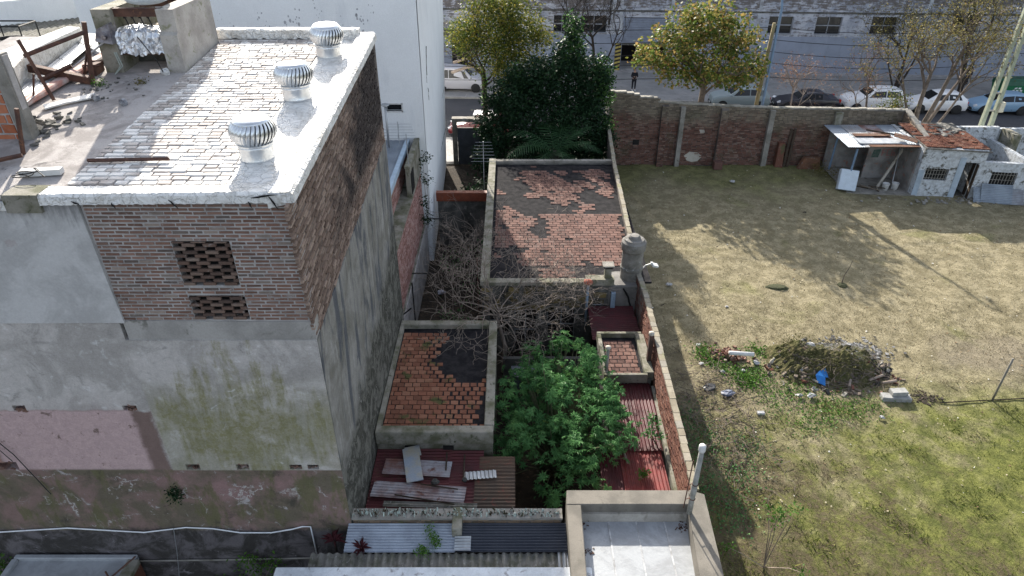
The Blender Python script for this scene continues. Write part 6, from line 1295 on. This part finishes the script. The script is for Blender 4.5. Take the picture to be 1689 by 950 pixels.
q = M(); q.tube([(-10.95,10.24,6.3),(-10.4,10.24,5.2),(-10.05,10.24,4.0)], .012, 4); q.tube([(-10.98,10.24,6.1),(-10.5,10.24,5.0)], .01, 4); solo('thin_cable', q, black, 'two thin dark cables crossing the pink patch at the left edge','cable')
q = M(); q.prism([(-7.42,4.62),(-7.15,4.62),(-6.9,3.9),(-6.75,3.1),(-6.95,3.1),(-7.1,3.8)],lambda u,v,d:(u,10.294+d*.004,v)) if 0 else None
LS = thing('low_shed','low shed with silvery felt roof and brick edge at the bottom left','shed',(-9.9,9.8,0))
q = M(); q.box(-11.6,-8.75,8.6,10.2,0,1.83); part('wall', q, brick_wall_red, LS)
q = M(); q.box(-11.5,-8.95,8.6,10.12,1.83,1.88); part('felt_roof', q, silver_roof, LS)
q = M(); q.box(-11.6,-8.75,10.12,10.24,1.80,1.97); q.box(-11.62,-11.48,8.6,10.115,1.80,1.97); part('edge', q, silver_roof, LS, bevel=.02)
q = M(); q.box(-8.93,-8.66,8.6,10.115,1.80,1.96); part('right_edge', q, concrete_moss, LS, bevel=.02)
q = M(); q.tube([(-8.62,10.0,2.2),(-9.1,9.6,1.95)],.022,5); q.tube([(-9.1,9.6,1.95),(-9.25,9.75,2.0)],.022,5); solo('rusty_rod', q, rust, 'bent rusty rod lying over the edge of the low silvery shed roof','rod')
q = M(); q.box(-13.2,-11.8,9.2,10.1,1.2,1.3); solo('grey_slab', q, concrete, 'grey slab at the bottom left corner beside the low shed','slab')

# ------------------------------------------------------------------ derelict house and open shed on the lot
random.seed(77)
fyl = lambda x: 34.83-.15*(x-22.1)
DH = thing('derelict_house','derelict whitewashed hut with rusty tile roof, doorway and barred windows on the lot','house',(25,36,0))
m = Mat('peeling whitewash'); n = m.noise(1.6,6,.7,dist=.7); n2 = m.noise(5,6,.75,dist=.5)
col = m.mix((.50,.53,.56), (.36,.375,.385), n2.step(.4,.6)); col = m.mix(col, (.10,.095,.08), (n*.6+n2*.5).step(.57,.67)); peel = m.done(col, .9, bump=n+n2, bd=.02, spec=.15)
def hb(q, a,b,c,d, o=0, dp=.25): q.hexa([(a,fyl(a)+o,c),(b,fyl(b)+o,c),(b,fyl(b)+dp,c),(a,fyl(a)+dp,c)],[(a,fyl(a)+o,d),(b,fyl(b)+o,d),(b,fyl(b)+dp,d),(a,fyl(a)+dp,d)])
Wd = (22.45,23.6,.95,1.62); Wd2 = (25.75,27.0,.72,1.60); Dr = (24.25,24.95,0,2.05)
q = M(); holed(q,22.1,25.2,-.05,2.75,[Wd,Dr],lambda a,b,c,d: hb(q,a,b,c,d)); part('front_wall', q, peel, DH)
q = M(); holed(q,25.2,28.2,-.05,2.12,[Wd2],lambda a,b,c,d: hb(q,a,b,c,d,.02)); part('lower_front_wall', q, peel, DH)
q = M(); q.box(22.1,22.32,35.1,38.8,0,2.7); q.box(22.1,28.4,38.6,38.85,0,2.6); q.box(28.0,28.25,34.2,38.6,0,1.9); q.box(25.1,25.3,34.9,38.6,0,2.6); part('side_wall', q, peel, DH)
q = M(); hb(q,22.2,28.0,-.02,.03,.3,3.6); part('floor', q, concrete_dark, DH)
rr_ = M(); rr_.hexa([(22.05,34.72,2.72),(25.35,34.25,2.66),(25.5,38.6,2.80),(22.4,38.6,2.85)],[(22.05,34.72,2.77),(25.35,34.25,2.71),(25.5,38.6,2.85),(22.4,38.6,2.90)]); part('roof_slab', rr_, concrete_dark, DH)
cells = courses(0,3.2,0,3.55,.30,.19,jl=.04, skip=lambda a,b: (a>2.1 and b>2.6) or random.random()<.05)
pieces(DH,'roof_tile',Frame((22.15,34.88,2.79),(1,-.14,0),(.03,1,.03)),cells,[m_brick('rust tile',[(0,(.10,.04,.028)),(.6,(.155,.062,.038)),(1,(.13,.075,.055))],.2)],.03,.02,220,.006,tilt=.05)
for (a,b_,c,d) in (Wd,Wd2):
    q = M(); hb(q,a,b_,c,d,.16,.2); wo = part('window', q, dark, DH)
    q = M(); 
    for k in range(9): xx = a+(b_-a)*k/8; q.box(xx-.012,xx+.012,fyl(xx)+.03,fyl(xx)+.055,c,d)
    for k in range(3): zz = c+(d-c)*(k+.5)/3; hb(q,a,b_,zz-.012,zz+.012,.03,.055)
    part('bars', q, concrete, wo)
q = M(); hb(q,23.95,24.25,0,2.3,-.03,0); hb(q,22.1,22.38,0,1.5,-.03,0); part('blue_patch', q, simple('pale blue wash',(.36,.43,.50),(.28,.33,.38),2,.9), DH)
q = M(); q.hexa([(24.9,34.35,0),(24.95,34.35,0),(25.1,35.05,0),(25.05,35.05,0)],[(24.9,34.35,1.95),(24.95,34.35,1.95),(25.1,35.05,1.95),(25.05,35.05,1.95)]); part('door', q, wood_dark, DH)
scatter('roof_debris',(24.4,37.5),(.5,.45),70,.08,.4,concrete,lambda x,y:2.86,'grey planks and rubble heaped on the rusty tile roof','debris',.15)
stone((23.3,38.2,3.0),.28,white_plain,'white_sack','white sack on the back edge of the rusty tile roof','sack')
q = M(); q.box(25.4,38,38.75,39.0,0,2.45); part('street_side_wall', q, peel, DH)
q = M(); q.box(28.6,29.0,37.5,38.7,0,2.5); part('cross_wall', q, concrete_moss, DH)
q = M(); q.box(28.3,31,33.6,33.9,0,1.9); part('far_wall', q, peel, DH)
LSH = thing('leaning_sheets','blue grey corrugated sheets leaning against the front of the derelict hut','metal sheet',(26.2,33.9,0))
for (a,b_,c) in ((25.35,26.9,.95),(25.0,25.45,.72),(26.8,27.5,.7)):
    q = M(); q.corr((a,fyl(a)-.55,.02),(0,.42,c),(b_-a,-.15*(b_-a),0),pitch=.09,amp=.014,th=.005,sub=6); part('sheet', q, corr_blue if a<26.8 else simple('grey corrugated',(.27,.29,.32),(.2,.2,.22),3,.6), LSH)
scatter('hut_rubble',(24.5,34.0),(2.0,.25),80,.04,.16,concrete,lambda x,y:.02,'rubble and stones along the foot of the derelict hut','rubble')
OS = thing('open_shed','open-fronted shed with patched sheet roof against the street wall','shed',(20.4,37,0))
q = M(); q.box(18.75,22.0,38.9,39.0,0,2.2); q.box(22.0,22.12,35.2,38.9,0,2.5); q.box(20.35,22.0,37.2,37.3,0,2.35); part('wall', q, simple('shed render',(.26,.25,.24),(.15,.14,.13),1.5,.95,stain=(.3,.12,.08)), OS)
q = M(); q.hexa([(18.7,35.1,-.02),(22.3,34.75,-.02),(22.1,38.9,-.02),(18.8,38.9,-.02)],[(18.7,35.1,.05),(22.3,34.75,.05),(22.1,38.9,.05),(18.8,38.9,.05)]); part('floor', q, concrete, OS)
q = M(); q.prism([(20.6,1.3),(21.0,1.3),(21.05,1.8),(20.65,1.75)],lambda u,v,d:(u,37.19+d*.008,v)); part('green_mark', q, simple('green paint mark',(.04,.09,.07),(.1,.12,.11),6), OS)
for k,(u0) in enumerate((21.15,21.42,21.7)):
    q = M()
    for bx in ([(0,.05,0,.4),(.05,.2,.35,.4),(.05,.2,.18,.22)],[(0,.05,0,.4),(.05,.2,0,.05),(.05,.2,.35,.4)],[(0,.05,0,.4),(.05,.18,.35,.4),(.05,.18,.18,.22),(.14,.19,0,.18)])[k]: q.box(u0+bx[0],u0+bx[1],37.185,37.199,1.4+bx[2],1.4+bx[3])
    part('red_letter', q, simple('faded red letter',(.30,.10,.09),(.25,.15,.14),8), OS)
for (x,y) in ((18.8,35.6),(19.0,38.5)): q = M(); q.tube([(x,y,0),(x+.05,y,2.4)],.06,6); part('post', q, steel_blue, OS)
rs = [((18.25,38.95,2.62),(1.0,0,.0),(0,-3.5,-.06),corr_blue),((19.1,38.9,2.64),(1.1,0,0),(.1,-3.5,-.06),simple('pale sheet',(.28,.29,.31),(.2,.21,.22),2,.5,stain=(.16,.08,.055))),((20.1,38.9,2.62),(1.2,0,0),(.05,-3.5,-.05),corr_mixed),((21.2,38.9,2.64),(1.1,0,0),(.1,-3.45,-.05),corr_blue)]
for o_,u_,v_,mt in rs: q = M(); q.corr(o_,u_,v_,pitch=.12,amp=.014,th=.006,sub=4,nv=3,jit=.02); part('roof_sheet', q, mt, OS)
q = M(); q.hexa([(19.2,36.9,2.66),(21.2,36.9,2.66),(21.2,37.3,2.66),(19.2,37.3,2.66)],[(19.2,36.9,2.69),(21.2,36.9,2.69),(21.2,37.3,2.69),(19.2,37.3,2.69)]); part('rust_strip', q, corr_rust, OS)
q = M(); q.hexa([(19.0,35.8,2.62),(21.6,35.8,2.62),(21.6,36.5,2.66),(19.0,36.5,2.66)],[(19.0,35.8,2.65),(21.6,35.8,2.65),(21.6,36.5,2.69),(19.0,36.5,2.69)]); part('white_panel', q, simple('faded white panel',(.40,.42,.45),(.30,.32,.34),3,.6), OS)
q = M(); q.hexa([(19.4,35.35,2.6),(22.3,35.3,2.6),(22.3,35.55,2.62),(19.4,35.6,2.62)],[(19.4,35.35,2.63),(22.3,35.3,2.63),(22.3,35.55,2.65),(19.4,35.6,2.65)]); part('rust_edge', q, corr_rust, OS)
for (a,b_,lab) in (((21.1,37.3,2.75),(22.2,35.4,2.85),'rusty board tilted over the right corner of the shed roof'),):
    q = M(); q.obox((21.6,36.1,2.85),(1.2,.5,.04),(.1,.15,-.5)); solo('tilted_board', q, corr_rust, lab, 'board')
q = M(); q.tube([(20.2,37.8,2.72),(21.4,36.8,2.78)],.05,4); solo('roof_beam', q, wood_dark, 'dark beam lying diagonally on the shed roof','beam')
q = M(); q.obox((18.75,35.55,.60),(.95,.42,1.15),(R(-24),R(4),R(-12))); solo('white_appliance', q, simple('white enamel',(.50,.57,.64),(.44,.5,.56),3,.35), 'pale discarded appliance leaning at the left front of the open shed','appliance', bevel=.03)
for (x,y,lab) in ((20.95,35.5,'white bucket on the shed floor, left of the pair'),(21.5,35.55,'white bucket with grey rim at the shed right wall')):
    t = thing('bucket', lab, 'bucket', (x,y,.05)); q = M(); q.lathe([(.15,0),(.19,.36),(.2,.38),(.175,.37),(.14,.03),(0,.03)],16,(x,y,.05)); part('tub', q, white_plain, t, smooth=True); q = M(); q.tube([(x-.19,y,.42),(x-.1,y-.06,.5),(x+.1,y-.06,.5),(x+.19,y,.42)],.008,4); part('handle', q, galv, t)
q = M(); q.obox((21.3,36.2,1.05),(.14,.06,2.7),(R(-25),R(38),0)); solo('white_plank', q, concrete_pale, 'long pale plank leaning diagonally inside the open shed','plank')
q = M(); q.tube([(21.3,35.5,.1),(21.85,36.8,2.3)],.02,5); solo('pole', q, galv, 'thin pole leaning beside the plank in the open shed','pole')
for k in range(5):
    a = random.uniform(.4,1.4); q = M(); c = Vector((20.1+random.uniform(-.5,.5),35.5+random.uniform(-.4,.4),.1+.02*k)); d = Vector((math.cos(a),-math.sin(a),0))*random.uniform(.3,.5); q.tube([c-d,c+d],.03,4); solo('floor_stick', q, wood if k%2 else wood_dark, ['pale stick on top of the small wood pile on the shed floor','dark stick at the front of the small shed wood pile','pale stick at the left of the shed wood pile','dark stick across the shed wood pile','longest pale stick under the shed wood pile'][k],'stick')
q = M(); q.box(17.2,18.5,38.6,38.95,0,.7,top=(17.5,18.4,38.7,38.95)); solo('rusted_drum_heap', q, corr_rust, 'rust brown heap of sheet iron at the foot of the street wall','scrap')
for (x,lab) in ((16.5,'dark upright plank leaning on the street wall, left one'),(16.72,'dark upright plank leaning on the street wall, right one')):
    q = M(); q.obox((x,39.1,1.15),(.14,.05,2.3),(R(-6),R(3),0)); solo('upright_plank', q, wood_dark, lab, 'plank')
q = M(); q.box(15.85,16.3,38.8,39.25,0,1.5,top=(15.9,16.25,38.95,39.25)); solo('brick_buttress', q, brick_wall_red, 'low brick buttress with mossy top against the street wall beside the upright planks', 'buttress')
bush('dark_weeds','dark dry weeds left of the open shed by the street wall',[(18.3,38.2,.4),(18.6,37.2,.4),(18.0,37.6,.3)],400,.22,.1,leaf_olive,'weeds')

# ------------------------------------------------------------------ on the lot
bl_m = blade
def grass(n, x0,x1,y0,y1, smin, smax, seed):
    r = np.random.default_rng(seed); x = r.uniform(x0,x1,n); y = r.uniform(y0,y1,n); k = (x > 4.75+(y-11)*.037); x, y = x[k], y[k]; n = len(x)
    z = .03*np.sin(x*.9+y*.5)+.02*np.sin(x*2.3-y*1.7)+.10*np.exp(-(((x-10.5)/2.8)**2+((y-19.2)/1.6)**2))+.05*np.exp(-(((x-7.2)/1.5)**2+((y-16.5)/3.5)**2))-.01
    a = r.uniform(0,6.28,n); s_ = r.uniform(smin,smax,n); w_ = s_*.16; lean = r.uniform(.3,1.5,n)*s_; b = a+r.normal(0,.6,n)
    V = np.stack([np.stack([x-np.sin(a)*w_,y+np.cos(a)*w_,z],-1),np.stack([x+np.sin(a)*w_,y-np.cos(a)*w_,z],-1),np.stack([x+np.cos(b)*lean,y+np.sin(b)*lean,z+s_],-1)],1).reshape(-1,3)
    return V, np.arange(3*n).reshape(n,3)
V1,F1 = grass(60000,4.8,22,8,24,.02,.075,1); V2,F2 = grass(45000,5,36,20,39.2,.03,.09,2)
V3,F3 = grass(26000,4.8,20,8,19,.05,.13,3); tri = V3.reshape(-1,3,3); cc = tri[:,0]
kp = (np.sin(cc[:,0]*2.1+cc[:,1]*1.3)+np.sin(cc[:,0]*.9-cc[:,1]*2.7+1)+np.sin(cc[:,0]*4.3+cc[:,1]*3.9)*.8+rng.normal(0,.5,len(cc))) > 1.1
V3 = tri[kp].reshape(-1,3); F3 = np.arange(len(V3)).reshape(-1,3)
V = np.concatenate([V1,V2,V3]); F = np.concatenate([F1,F2+len(V1),F3+len(V1)+len(V2)]); go = link('grass', npmesh('grass', V, F, blade), kind='stuff'); go['label'] = 'short dry and green grass over the open lot'; go['category'] = 'grass'
# straw and litter flecks
q = M()
for i in range(1300):
    y = random.uniform(13,38.5); x = random.uniform(5.2+(y-11)*.04, 14+y*.45); s_ = random.uniform(.02,.03+.0018*y)
    q.obox((x,y,gz(x,y)+.025),(s_,s_*random.uniform(.3,.9),.008),(random.uniform(-.4,.4),random.uniform(-.4,.4),random.uniform(0,3)), random.choice((0,0,0,2,2,1)))
o = link('leaf_litter', q.mesh('leaf_litter',[simple('straw fleck',(.42,.37,.25),(.3,.26,.17),9), simple('pale litter',(.62,.6,.55),(.5,.48,.42),9), simple('brown fallen leaf',(.16,.10,.05),(.22,.15,.08),9)]), kind='stuff'); o['label'] = 'fallen leaves, straw and small pale litter over the lot'; o['category'] = 'litter'
# compost and trash heap
HP = thing('trash_heap','big heap of cut grass, branches, ash and rubbish in the middle of the lot','heap',(11.3,19.6,0))
q = M(); N = 46; G = []
def hz_(x,y):
    return 1.05*(.62*math.exp(-(((x-11.7)/1.15)**2+((y-19.55)/.85)**2))+.5*math.exp(-(((x-10.5)/.75)**2+((y-20.2)/.6)**2))+.3*math.exp(-(((x-12.7)/.7)**2+((y-19.9)/.7)**2))+.12*math.exp(-(((x-10.2)/1.1)**2+((y-19.2)/.6)**2)))
for j in range(N):
    for i in range(N):
        x = 8.9+i/(N-1)*5.2; y = 17.8+j/(N-1)*4.0; h = hz_(x,y); G.append((x,y,-.05+h+gz(x,y)*.5+random.uniform(-.07,.10)*min(1,h*3)+.12*math.sin(x*5+y*3)*math.sin(y*6-x*2)*min(1,h*2)))
q.add(G,[(j*N+i,j*N+i+1,(j+1)*N+i+1,(j+1)*N+i) for j in range(N-1) for i in range(N-1)])
m = Mat('heap thatch'); x,y,z = m.xyz(); n = m.noise(3.5,6,.75,dist=.6); col = m.mix((.07,.075,.03),(.13,.115,.06), n.step(.4,.6)); col = m.mix(col,(.06,.05,.035),m.noise(7,5,.8).step(.5,.66)*.8)
col = m.mix(col,(.035,.034,.034),((x-12.7)*.6+m.noise(1.5,5)*.9+(y-19.8)*.4).step(.30,.6)); thatch = m.done(m.mul(col,m.noise(30,4,.8)*.9+.5),.98,bump=m.noise(25,5,.8)+n,bd=.06,spec=.05)
part('mound', q, thatch, HP, smooth=False)
st_ = M()
for i in range(2600):
    x = random.gauss(11.6,1.0); y = random.gauss(19.7,.65); h = hz_(x,y)
    if h < .06: continue
    a = random.uniform(0,6.28); l = random.uniform(.08,.3); c = Vector((x,y,h+random.uniform(-.02,.04))); d = Vector((math.cos(a),math.sin(a),random.uniform(-.3,.5)))*l; s_ = Vector((-math.sin(a),math.cos(a),0))*.006
    st_.add([c-s_,c+s_,c+d],[(0,1,2)], random.choice((0,0,1,1,2)))
part('cut_stalks', st_, [simple('dry stalk',(.18,.155,.09),(.12,.10,.055),9), simple('olive stalk',(.11,.13,.045),(.07,.08,.03),9), bark_pale], HP, kind='stuff')
q = M()
for i in range(90):
    x = random.gauss(12.1,.8); y = random.gauss(18.9,.35); h = hz_(x,y); a = random.gauss(0,.7); l = random.uniform(.3,1.0); c = Vector((x,y,h+.04)); d = Vector((math.cos(a),math.sin(a),random.uniform(-.15,.25)))*l/2; q.tube([c-d,c+Vector((0,0,random.uniform(0,.08))),c+d],[.012,.010,.005],4,cap=False)
part('branches', q, bark, HP, kind='stuff')
V,F = leaves(clump([(10.4,20.1,.5),(10.7,20.3,.55),(11.5,19.4,.62),(12.3,19.6,.5)],2600,.34,.35),.09,.3); b_ = np.array(wloc(HP)); Cz = V; link('dead_foliage', npmesh('dead_foliage', Cz-b_, F, leafmat('wilted leaf',[(0,(.05,.055,.02)),(1,(.15,.14,.06))],.2,.9)), HP, kind='stuff')
def trash(name, label, c, size, rot, mat, cat, bevel=.0): q = M(); q.obox(c,size,rot); return solo(name, q, mat, label, cat, bevel=bevel)
blue_p = simple('blue plastic',(.02,.16,.45),(.02,.13,.38),5,.5)
q = M(); q.add([(10.72,18.55,.2),(10.95,18.42,.16),(11.02,18.7,.33),(11.16,18.72,.26),(11.12,19.02,.45),(10.9,18.95,.42),(10.70,18.78,.36)],[(0,1,2,6),(2,3,4,5),(2,5,6)]); o = solo('blue_plastic', q, blue_p, 'bright blue folded plastic sheet at the front of the heap','plastic'); so_ = o.modifiers.new('thick','SOLIDIFY'); so_.thickness=.015
def crumple(name, label, c, s_, mat, cat='bag', flat=.6):
    q = M(); n=9; q.lathe([(0,-.5),(.5,-.35),(.8,0),(.55,.4),(0,.5)],n,(0,0,0)); a = np.array(q.v)*np.array([1,.8,flat]); a *= (1+rng.uniform(-.35,.35,(len(a),1))); q.v = [tuple(v) for v in a*s_*.6+np.array(c)]; return solo(name, q, mat, label, cat)
bagw = simple('white thin bag',(.42,.42,.42),(.27,.27,.27),9,.5); bagb = simple('black bag',(.02,.02,.022),(.05,.05,.05),9,.35)
crumple('white_bag','white crumpled bag near the top of the heap',(10.95,20.15,.68),.30,bagw); crumple('grey_bag','greyish bag just below the white one on the heap',(10.7,19.85,.5),.34,simple('greyish bag',(.35,.35,.36),(.15,.15,.16),8,.5))
crumple('white_bag','white bag with dark smears at the left foot of the heap',(10.45,19.25,.25),.38,bagw); crumple('black_bag','black bag between the white bag and the blue plastic',(10.85,19.05,.32),.38,bagb)
crumple('white_ball','small white crumpled ball on the right half of the heap',(12.4,20.2,.62),.2,bagw); crumple('black_bag','small black bag near the top of the heap beside the white bag',(10.8,20.35,.72),.22,bagb)
crumple('grey_bag','grey bag on green weeds in front of the heap',(10.3,17.95,.12),.3,simple('grey bag',(.28,.29,.3),(.16,.16,.17),8,.5)); crumple('grey_bag','second grey bag on green weeds, left of the other',(9.9,18.0,.1),.24,simple('grey bag two',(.24,.24,.24),(.12,.12,.12),8,.5))
trash('white_block','white foam block lying in the weeds left in front of the heap',(8.3,17.1,.1),(.26,.14,.10),(.1,.1,.1),bagw,'block',.02)
crumple('white_scrap','white scrap near the right foot of the heap',(12.25,16.9,.1),.2,bagw,'scrap')
for k,(x,y,l,a) in enumerate(((11.35,18.75,.4,.3),(11.75,18.35,.35,1.1),(13.0,18.55,.5,.1),(12.6,18.7,.6,.35))): q = M(); q.tube([(x,y,.18),(x+l*math.cos(a),y+l*math.sin(a),.24)],.045,7); solo('cut_log', q, bark_pale, ['pale cut log right beside the blue plastic','short pale cut log in front of the blue plastic','pale cut log at the right foot of the heap','longer pale cut log at the right front of the heap'][k],'log')
q = M()
for i in range(260):
    a = random.uniform(0,6.28); r_ = random.uniform(.6,1.5); x = 11.6+math.cos(a)*r_*1.5+random.gauss(0,.25); y = 19.3+math.sin(a)*r_*.9; s_ = random.uniform(.03,.13)
    q.obox((x,y,max(hz_(x,y)*.9,gz(x,y))+.02),(s_*random.uniform(.8,2.2),s_,s_*.5),(random.uniform(-.6,.6),random.uniform(-.6,.6),random.uniform(0,3)),random.choice((1,1,1,2,3,0)))
part('rubble', q, [concrete, bark, brick_wall_red, simple('burnt lump',(.03,.03,.03),(.06,.055,.05),9)], HP, kind='stuff')
q = M()
for i in range(500):
    x = random.gauss(12.7,.65); y = random.gauss(20.6,.4); s_ = random.uniform(.03,.10); q.obox((x,y,max(hz_(x,y),gz(x,y))+.015),(s_*1.6,s_,.012),(random.uniform(-.3,.3),random.uniform(-.3,.3),random.uniform(0,3)),random.choice((0,0,1)))
part('ash', q, [simple('black ash',(.035,.035,.037),(.06,.058,.055),9), simple('grey ash',(.20,.20,.20),(.12,.12,.12),9)], HP, kind='stuff')
# brick heap
BH = thing('brick_heap','small heap of broken red brown bricks among weeds left of the trash heap','rubble',(8.0,20.2,0))
for i in range(130):
    x = random.gauss(8.0,.42); y = random.gauss(20.25,.26); h = .22*math.exp(-((x-8)**2/.3+(y-20.25)**2/.1)); q = M(); q.obox((0,0,0),(random.uniform(.07,.17),random.uniform(.06,.1),.06),(0,0,0)); o = link('broken_brick', q.mesh('broken_brick', brick_front if i%3 else brick_wall_red), BH, (x-8,y-20.2,.03+h*random.uniform(.3,1)), rot=(random.uniform(-.6,.6),random.uniform(-.6,.6),random.uniform(0,3)))
q = M(); q.lathe([(.07,-.45),(.08,-.4),(.08,.45),(.06,.45),(.06,-.4)],14,(8.45,20.05,.32),ax=Euler((PI/2,R(6),R(84)))); solo('white_tube', q, white_plain, 'white tube lying across the brick heap', 'tube', smooth=True)
for (x,y,s_,lab) in ((8.95,19.8,.26,'blue white crumpled carton at the right end of the tube'),(8.35,19.35,.2,'white crumpled paper in the bright weeds below the tube'),(6.95,19.75,.18,'white scrap at the left edge of the bright weeds'),(7.1,20.9,.2,'white scrap at the far left of the brick heap'),(7.6,19.3,.18,'small white scrap at the near edge of the brick heap')): crumple('paper_scrap', lab, (x,y,.1), s_, bagw, 'scrap')
for (x,y,a,lab) in ((9.75,20.1,.3,'white bottle standing askew right of the brick heap'),(9.45,19.75,-.1,'grey bottle beside the white one')):
    q = M(); q.lathe([(.06,0),(.065,.2),(.03,.28),(.03,.32),(0,.32)],12,(x,y,.03),ax=Euler((a,.4,0))); solo('bottle', q, white_plain if a>0 else concrete_pale, lab, 'bottle', smooth=True)
def weeds(label, C, n, r, size, mat=leaf_weed, flat=.25): c = clump(C, n, r, flat); c[:,2] = np.abs(c[:,2])*.6+.03; V,F = leaves(c,size,.7,-.1); o = link('green_weeds', npmesh('green_weeds', V, F, mat), kind='stuff'); o['label'] = label; o['category'] = 'weeds'
weeds('bright green weeds around the brick heap',[(8.3,19.3,.1),(8.6,19.0,.1),(8.9,19.3,.1),(8.1,18.9,.1),(7.3,20.0,.1),(7.6,19.6,.1),(7.2,20.6,.08),(9.2,20.6,.05),(8.4,18.6,.08)],2300,.26,.08)
weeds('green weeds spreading in front of the trash heap',[(9.6,18.2,.08),(10.1,18.1,.1),(10.9,17.6,.1),(11.3,17.3,.08),(9.2,18.5,.05),(10.2,17.0,.06),(9.7,16.6,.05),(8.8,17.6,.05),(12.2,17.6,.05)],2000,.38,.07)
weeds('mossy ground cover along the boundary wall',[(5.6,14,.05),(5.9,15.5,.05),(5.8,17,.05),(6.4,16,.05),(6.8,14.5,.05),(6.2,13,.05),(7.4,15.5,.05)],2600,.45,.07,leaf_castor)
q = M()
for i in range(420):
    x = random.gauss(6.9,.75); y = random.gauss(17.0,1.6)
    if x < 5.25: continue
    a = random.uniform(0,6.28); l = random.uniform(.15,.7); c = Vector((x,y,gz(x,y)+random.uniform(.03,.14))); d = Vector((math.cos(a),math.sin(a),random.uniform(-.1,.2)))*l/2; k_ = Vector((random.uniform(-.08,.08),random.uniform(-.08,.08),.03)); q.tube([c-d,c+k_,c+d],[.012,.009,.004],3,cap=False)
o = link('dry_brushwood', q.mesh('dry_brushwood', bark), kind='stuff'); o['label']='dry grey brushwood strewn beside the boundary wall'; o['category']='brushwood'
crumple('dark_sheet','dark bluish plastic tangle among the brushwood',(7.5,18.1,.12),.5,simple('slate plastic',(.06,.07,.10),(.12,.14,.2),6,.5),'plastic',.3); crumple('dark_sheet','second dark plastic tangle left of the bluish one',(6.9,18.4,.12),.5,bagb,'plastic',.3)
# concrete blocks, post, stick, scraps
for k,(c,s_,lab) in enumerate((((13.15,17.85,.10),(.95,.30,.2),'long pale concrete block lying on the lot right of the trash heap'),((13.25,17.95,.28),(.55,.28,.16),'shorter pale concrete block stacked on the long one'))):
    q = M(); q.obox(c,s_,(0,0,R(-6+9*k))); solo('concrete_block', q, simple('pale block',(.30,.30,.29),(.22,.22,.21),5,.9), lab, 'block', bevel=.015)
scatter('soil_pile',(14.0,17.9),(.35,.15),120,.03,.1,litter_soil,lambda x,y:.03,'dark crumbly soil pile right of the concrete blocks','soil')
q = M(); q.tube([(16.5,17.85,0),(16.52,17.85,1.8)],.035,8); solo('fence_post', q, concrete, 'lone thin grey fence post at the right edge of the lot','post', smooth=True)
q = M(); q.tube([(14.6,17.7,.02),(18,17.95,.02),(30,18.8,.02)],.02,5); solo('ground_line', q, litter_soil, 'dark line of a buried kerb running right from the blocks past the fence post','kerb')
q = M(); q.tube([(14.4,25.4,0),(14.42,25.4,.5),(14.55,25.4,.9),(14.58,25.4,1.2)],[.025,.02,.015,.008],5); solo('thin_stick', q, bark, 'thin crooked stick standing in the middle of the lot','stick')
q = M(); q.lathe([(.22,-.05),(.2,.04),(.1,.08),(0,.07)],14,(14.4,25.3,.02)); tuft_m = simple('dark tuft',(.07,.075,.035),(.04,.045,.022),9,.95,bd=.05,bs=20); solo('grass_tuft', q, tuft_m, 'dark grass tuft at the foot of the thin stick','tuft')
q = M(); q.lathe([(.55,-.06),(.4,.03),(0,.05)],14,(11.5,25.2,.02)); q.v=[(x,25.2+(y-25.2)*.45,z) for x,y,z in q.v]; solo('dark_hollow', q, tuft_m, 'dark low tuft left of the thin stick','tuft')
crumple('paper_scrap','white crumpled bag on the grass near the boundary wall, beyond the brush',(6.85,25.3,.08),.28,bagw,'scrap'); crumple('paper_scrap','tiny white scrap in the shade near the street wall',(12.7,36.6,.08),.34,bagw,'scrap')
crumple('paper_scrap','tiny white scrap on the lot between stick and brick heap',(8.9,23.6,.05),.14,bagw,'scrap')
SL_ = thing('flood_lamp','white lamp on a short arm beside the round water tank over the boundary wall','lamp',(4.62,21.2,3.2))
q = M(); q.tube([(4.62,21.2,3.2),(4.8,21.2,3.42),(4.98,21.2,3.48)],.02,6); part('arm', q, white_plain, SL_)
q = M(); q.obox((5.12,21.2,3.42),(.24,.18,.07),(.2,.35,.3)); q.obox((5.0,21.2,3.5),(.08,.08,.08)); part('head', q, white_plain, SL_)
# things in the passage between tower and tiled house
aerial('garden_aerial','old multi-rod aerial on a tall rusty mast beside the tiled house',(-1.32,30,0),4.85,7,1.15,4.35,boom=(0,.35,.9),blen=.9,mat=galv)
aerial('mast','thin dark mast standing at the front left corner of the tiled house',(-1.2,20.4,0),4.2,2,.2,4.1,blen=.1,mat=rust)
q = M(); q.lathe([(.12,0),(.17,.36),(.18,.38),(.16,.37),(0,.34)],14,(-3.15,31.9,.0)); solo('white_pot', q, white_plain, 'white plastic pot beside the foot of the white tower','pot', smooth=True)
crumple('plastic_bag','pale bag lying under the tangled bare tree by the tower wall',(-3.0,24.6,.12),.4,simple('pale violet bag',(.42,.42,.48),(.3,.3,.34),7,.5)); crumple('plastic_bag','pale bag in the dark passage behind the red board',(-2.4,33.6,.2),.35,simple('pale blue bag',(.3,.36,.42),(.2,.24,.3),7,.5))
for k in range(2): q = M(); q.tube([(-3.75,22.0+k*4.2,2.6+k*.2),(-2.9,22.0+k*4.2,2.6+k*.2)],.03,6); solo('wall_bracket', q, black, ['near','far'][k]+' dark bracket bar sticking out from the foot of the white tower','bracket')
q = M(); q.obox((.45,17.9,1.0),(.9,.6,.5),(0,0,.1)); solo('old_table', q, simple('blue grey table top',(.13,.15,.18),(.1,.11,.13),4,.6), 'blue grey crate half hidden behind the palmate shrub','crate')
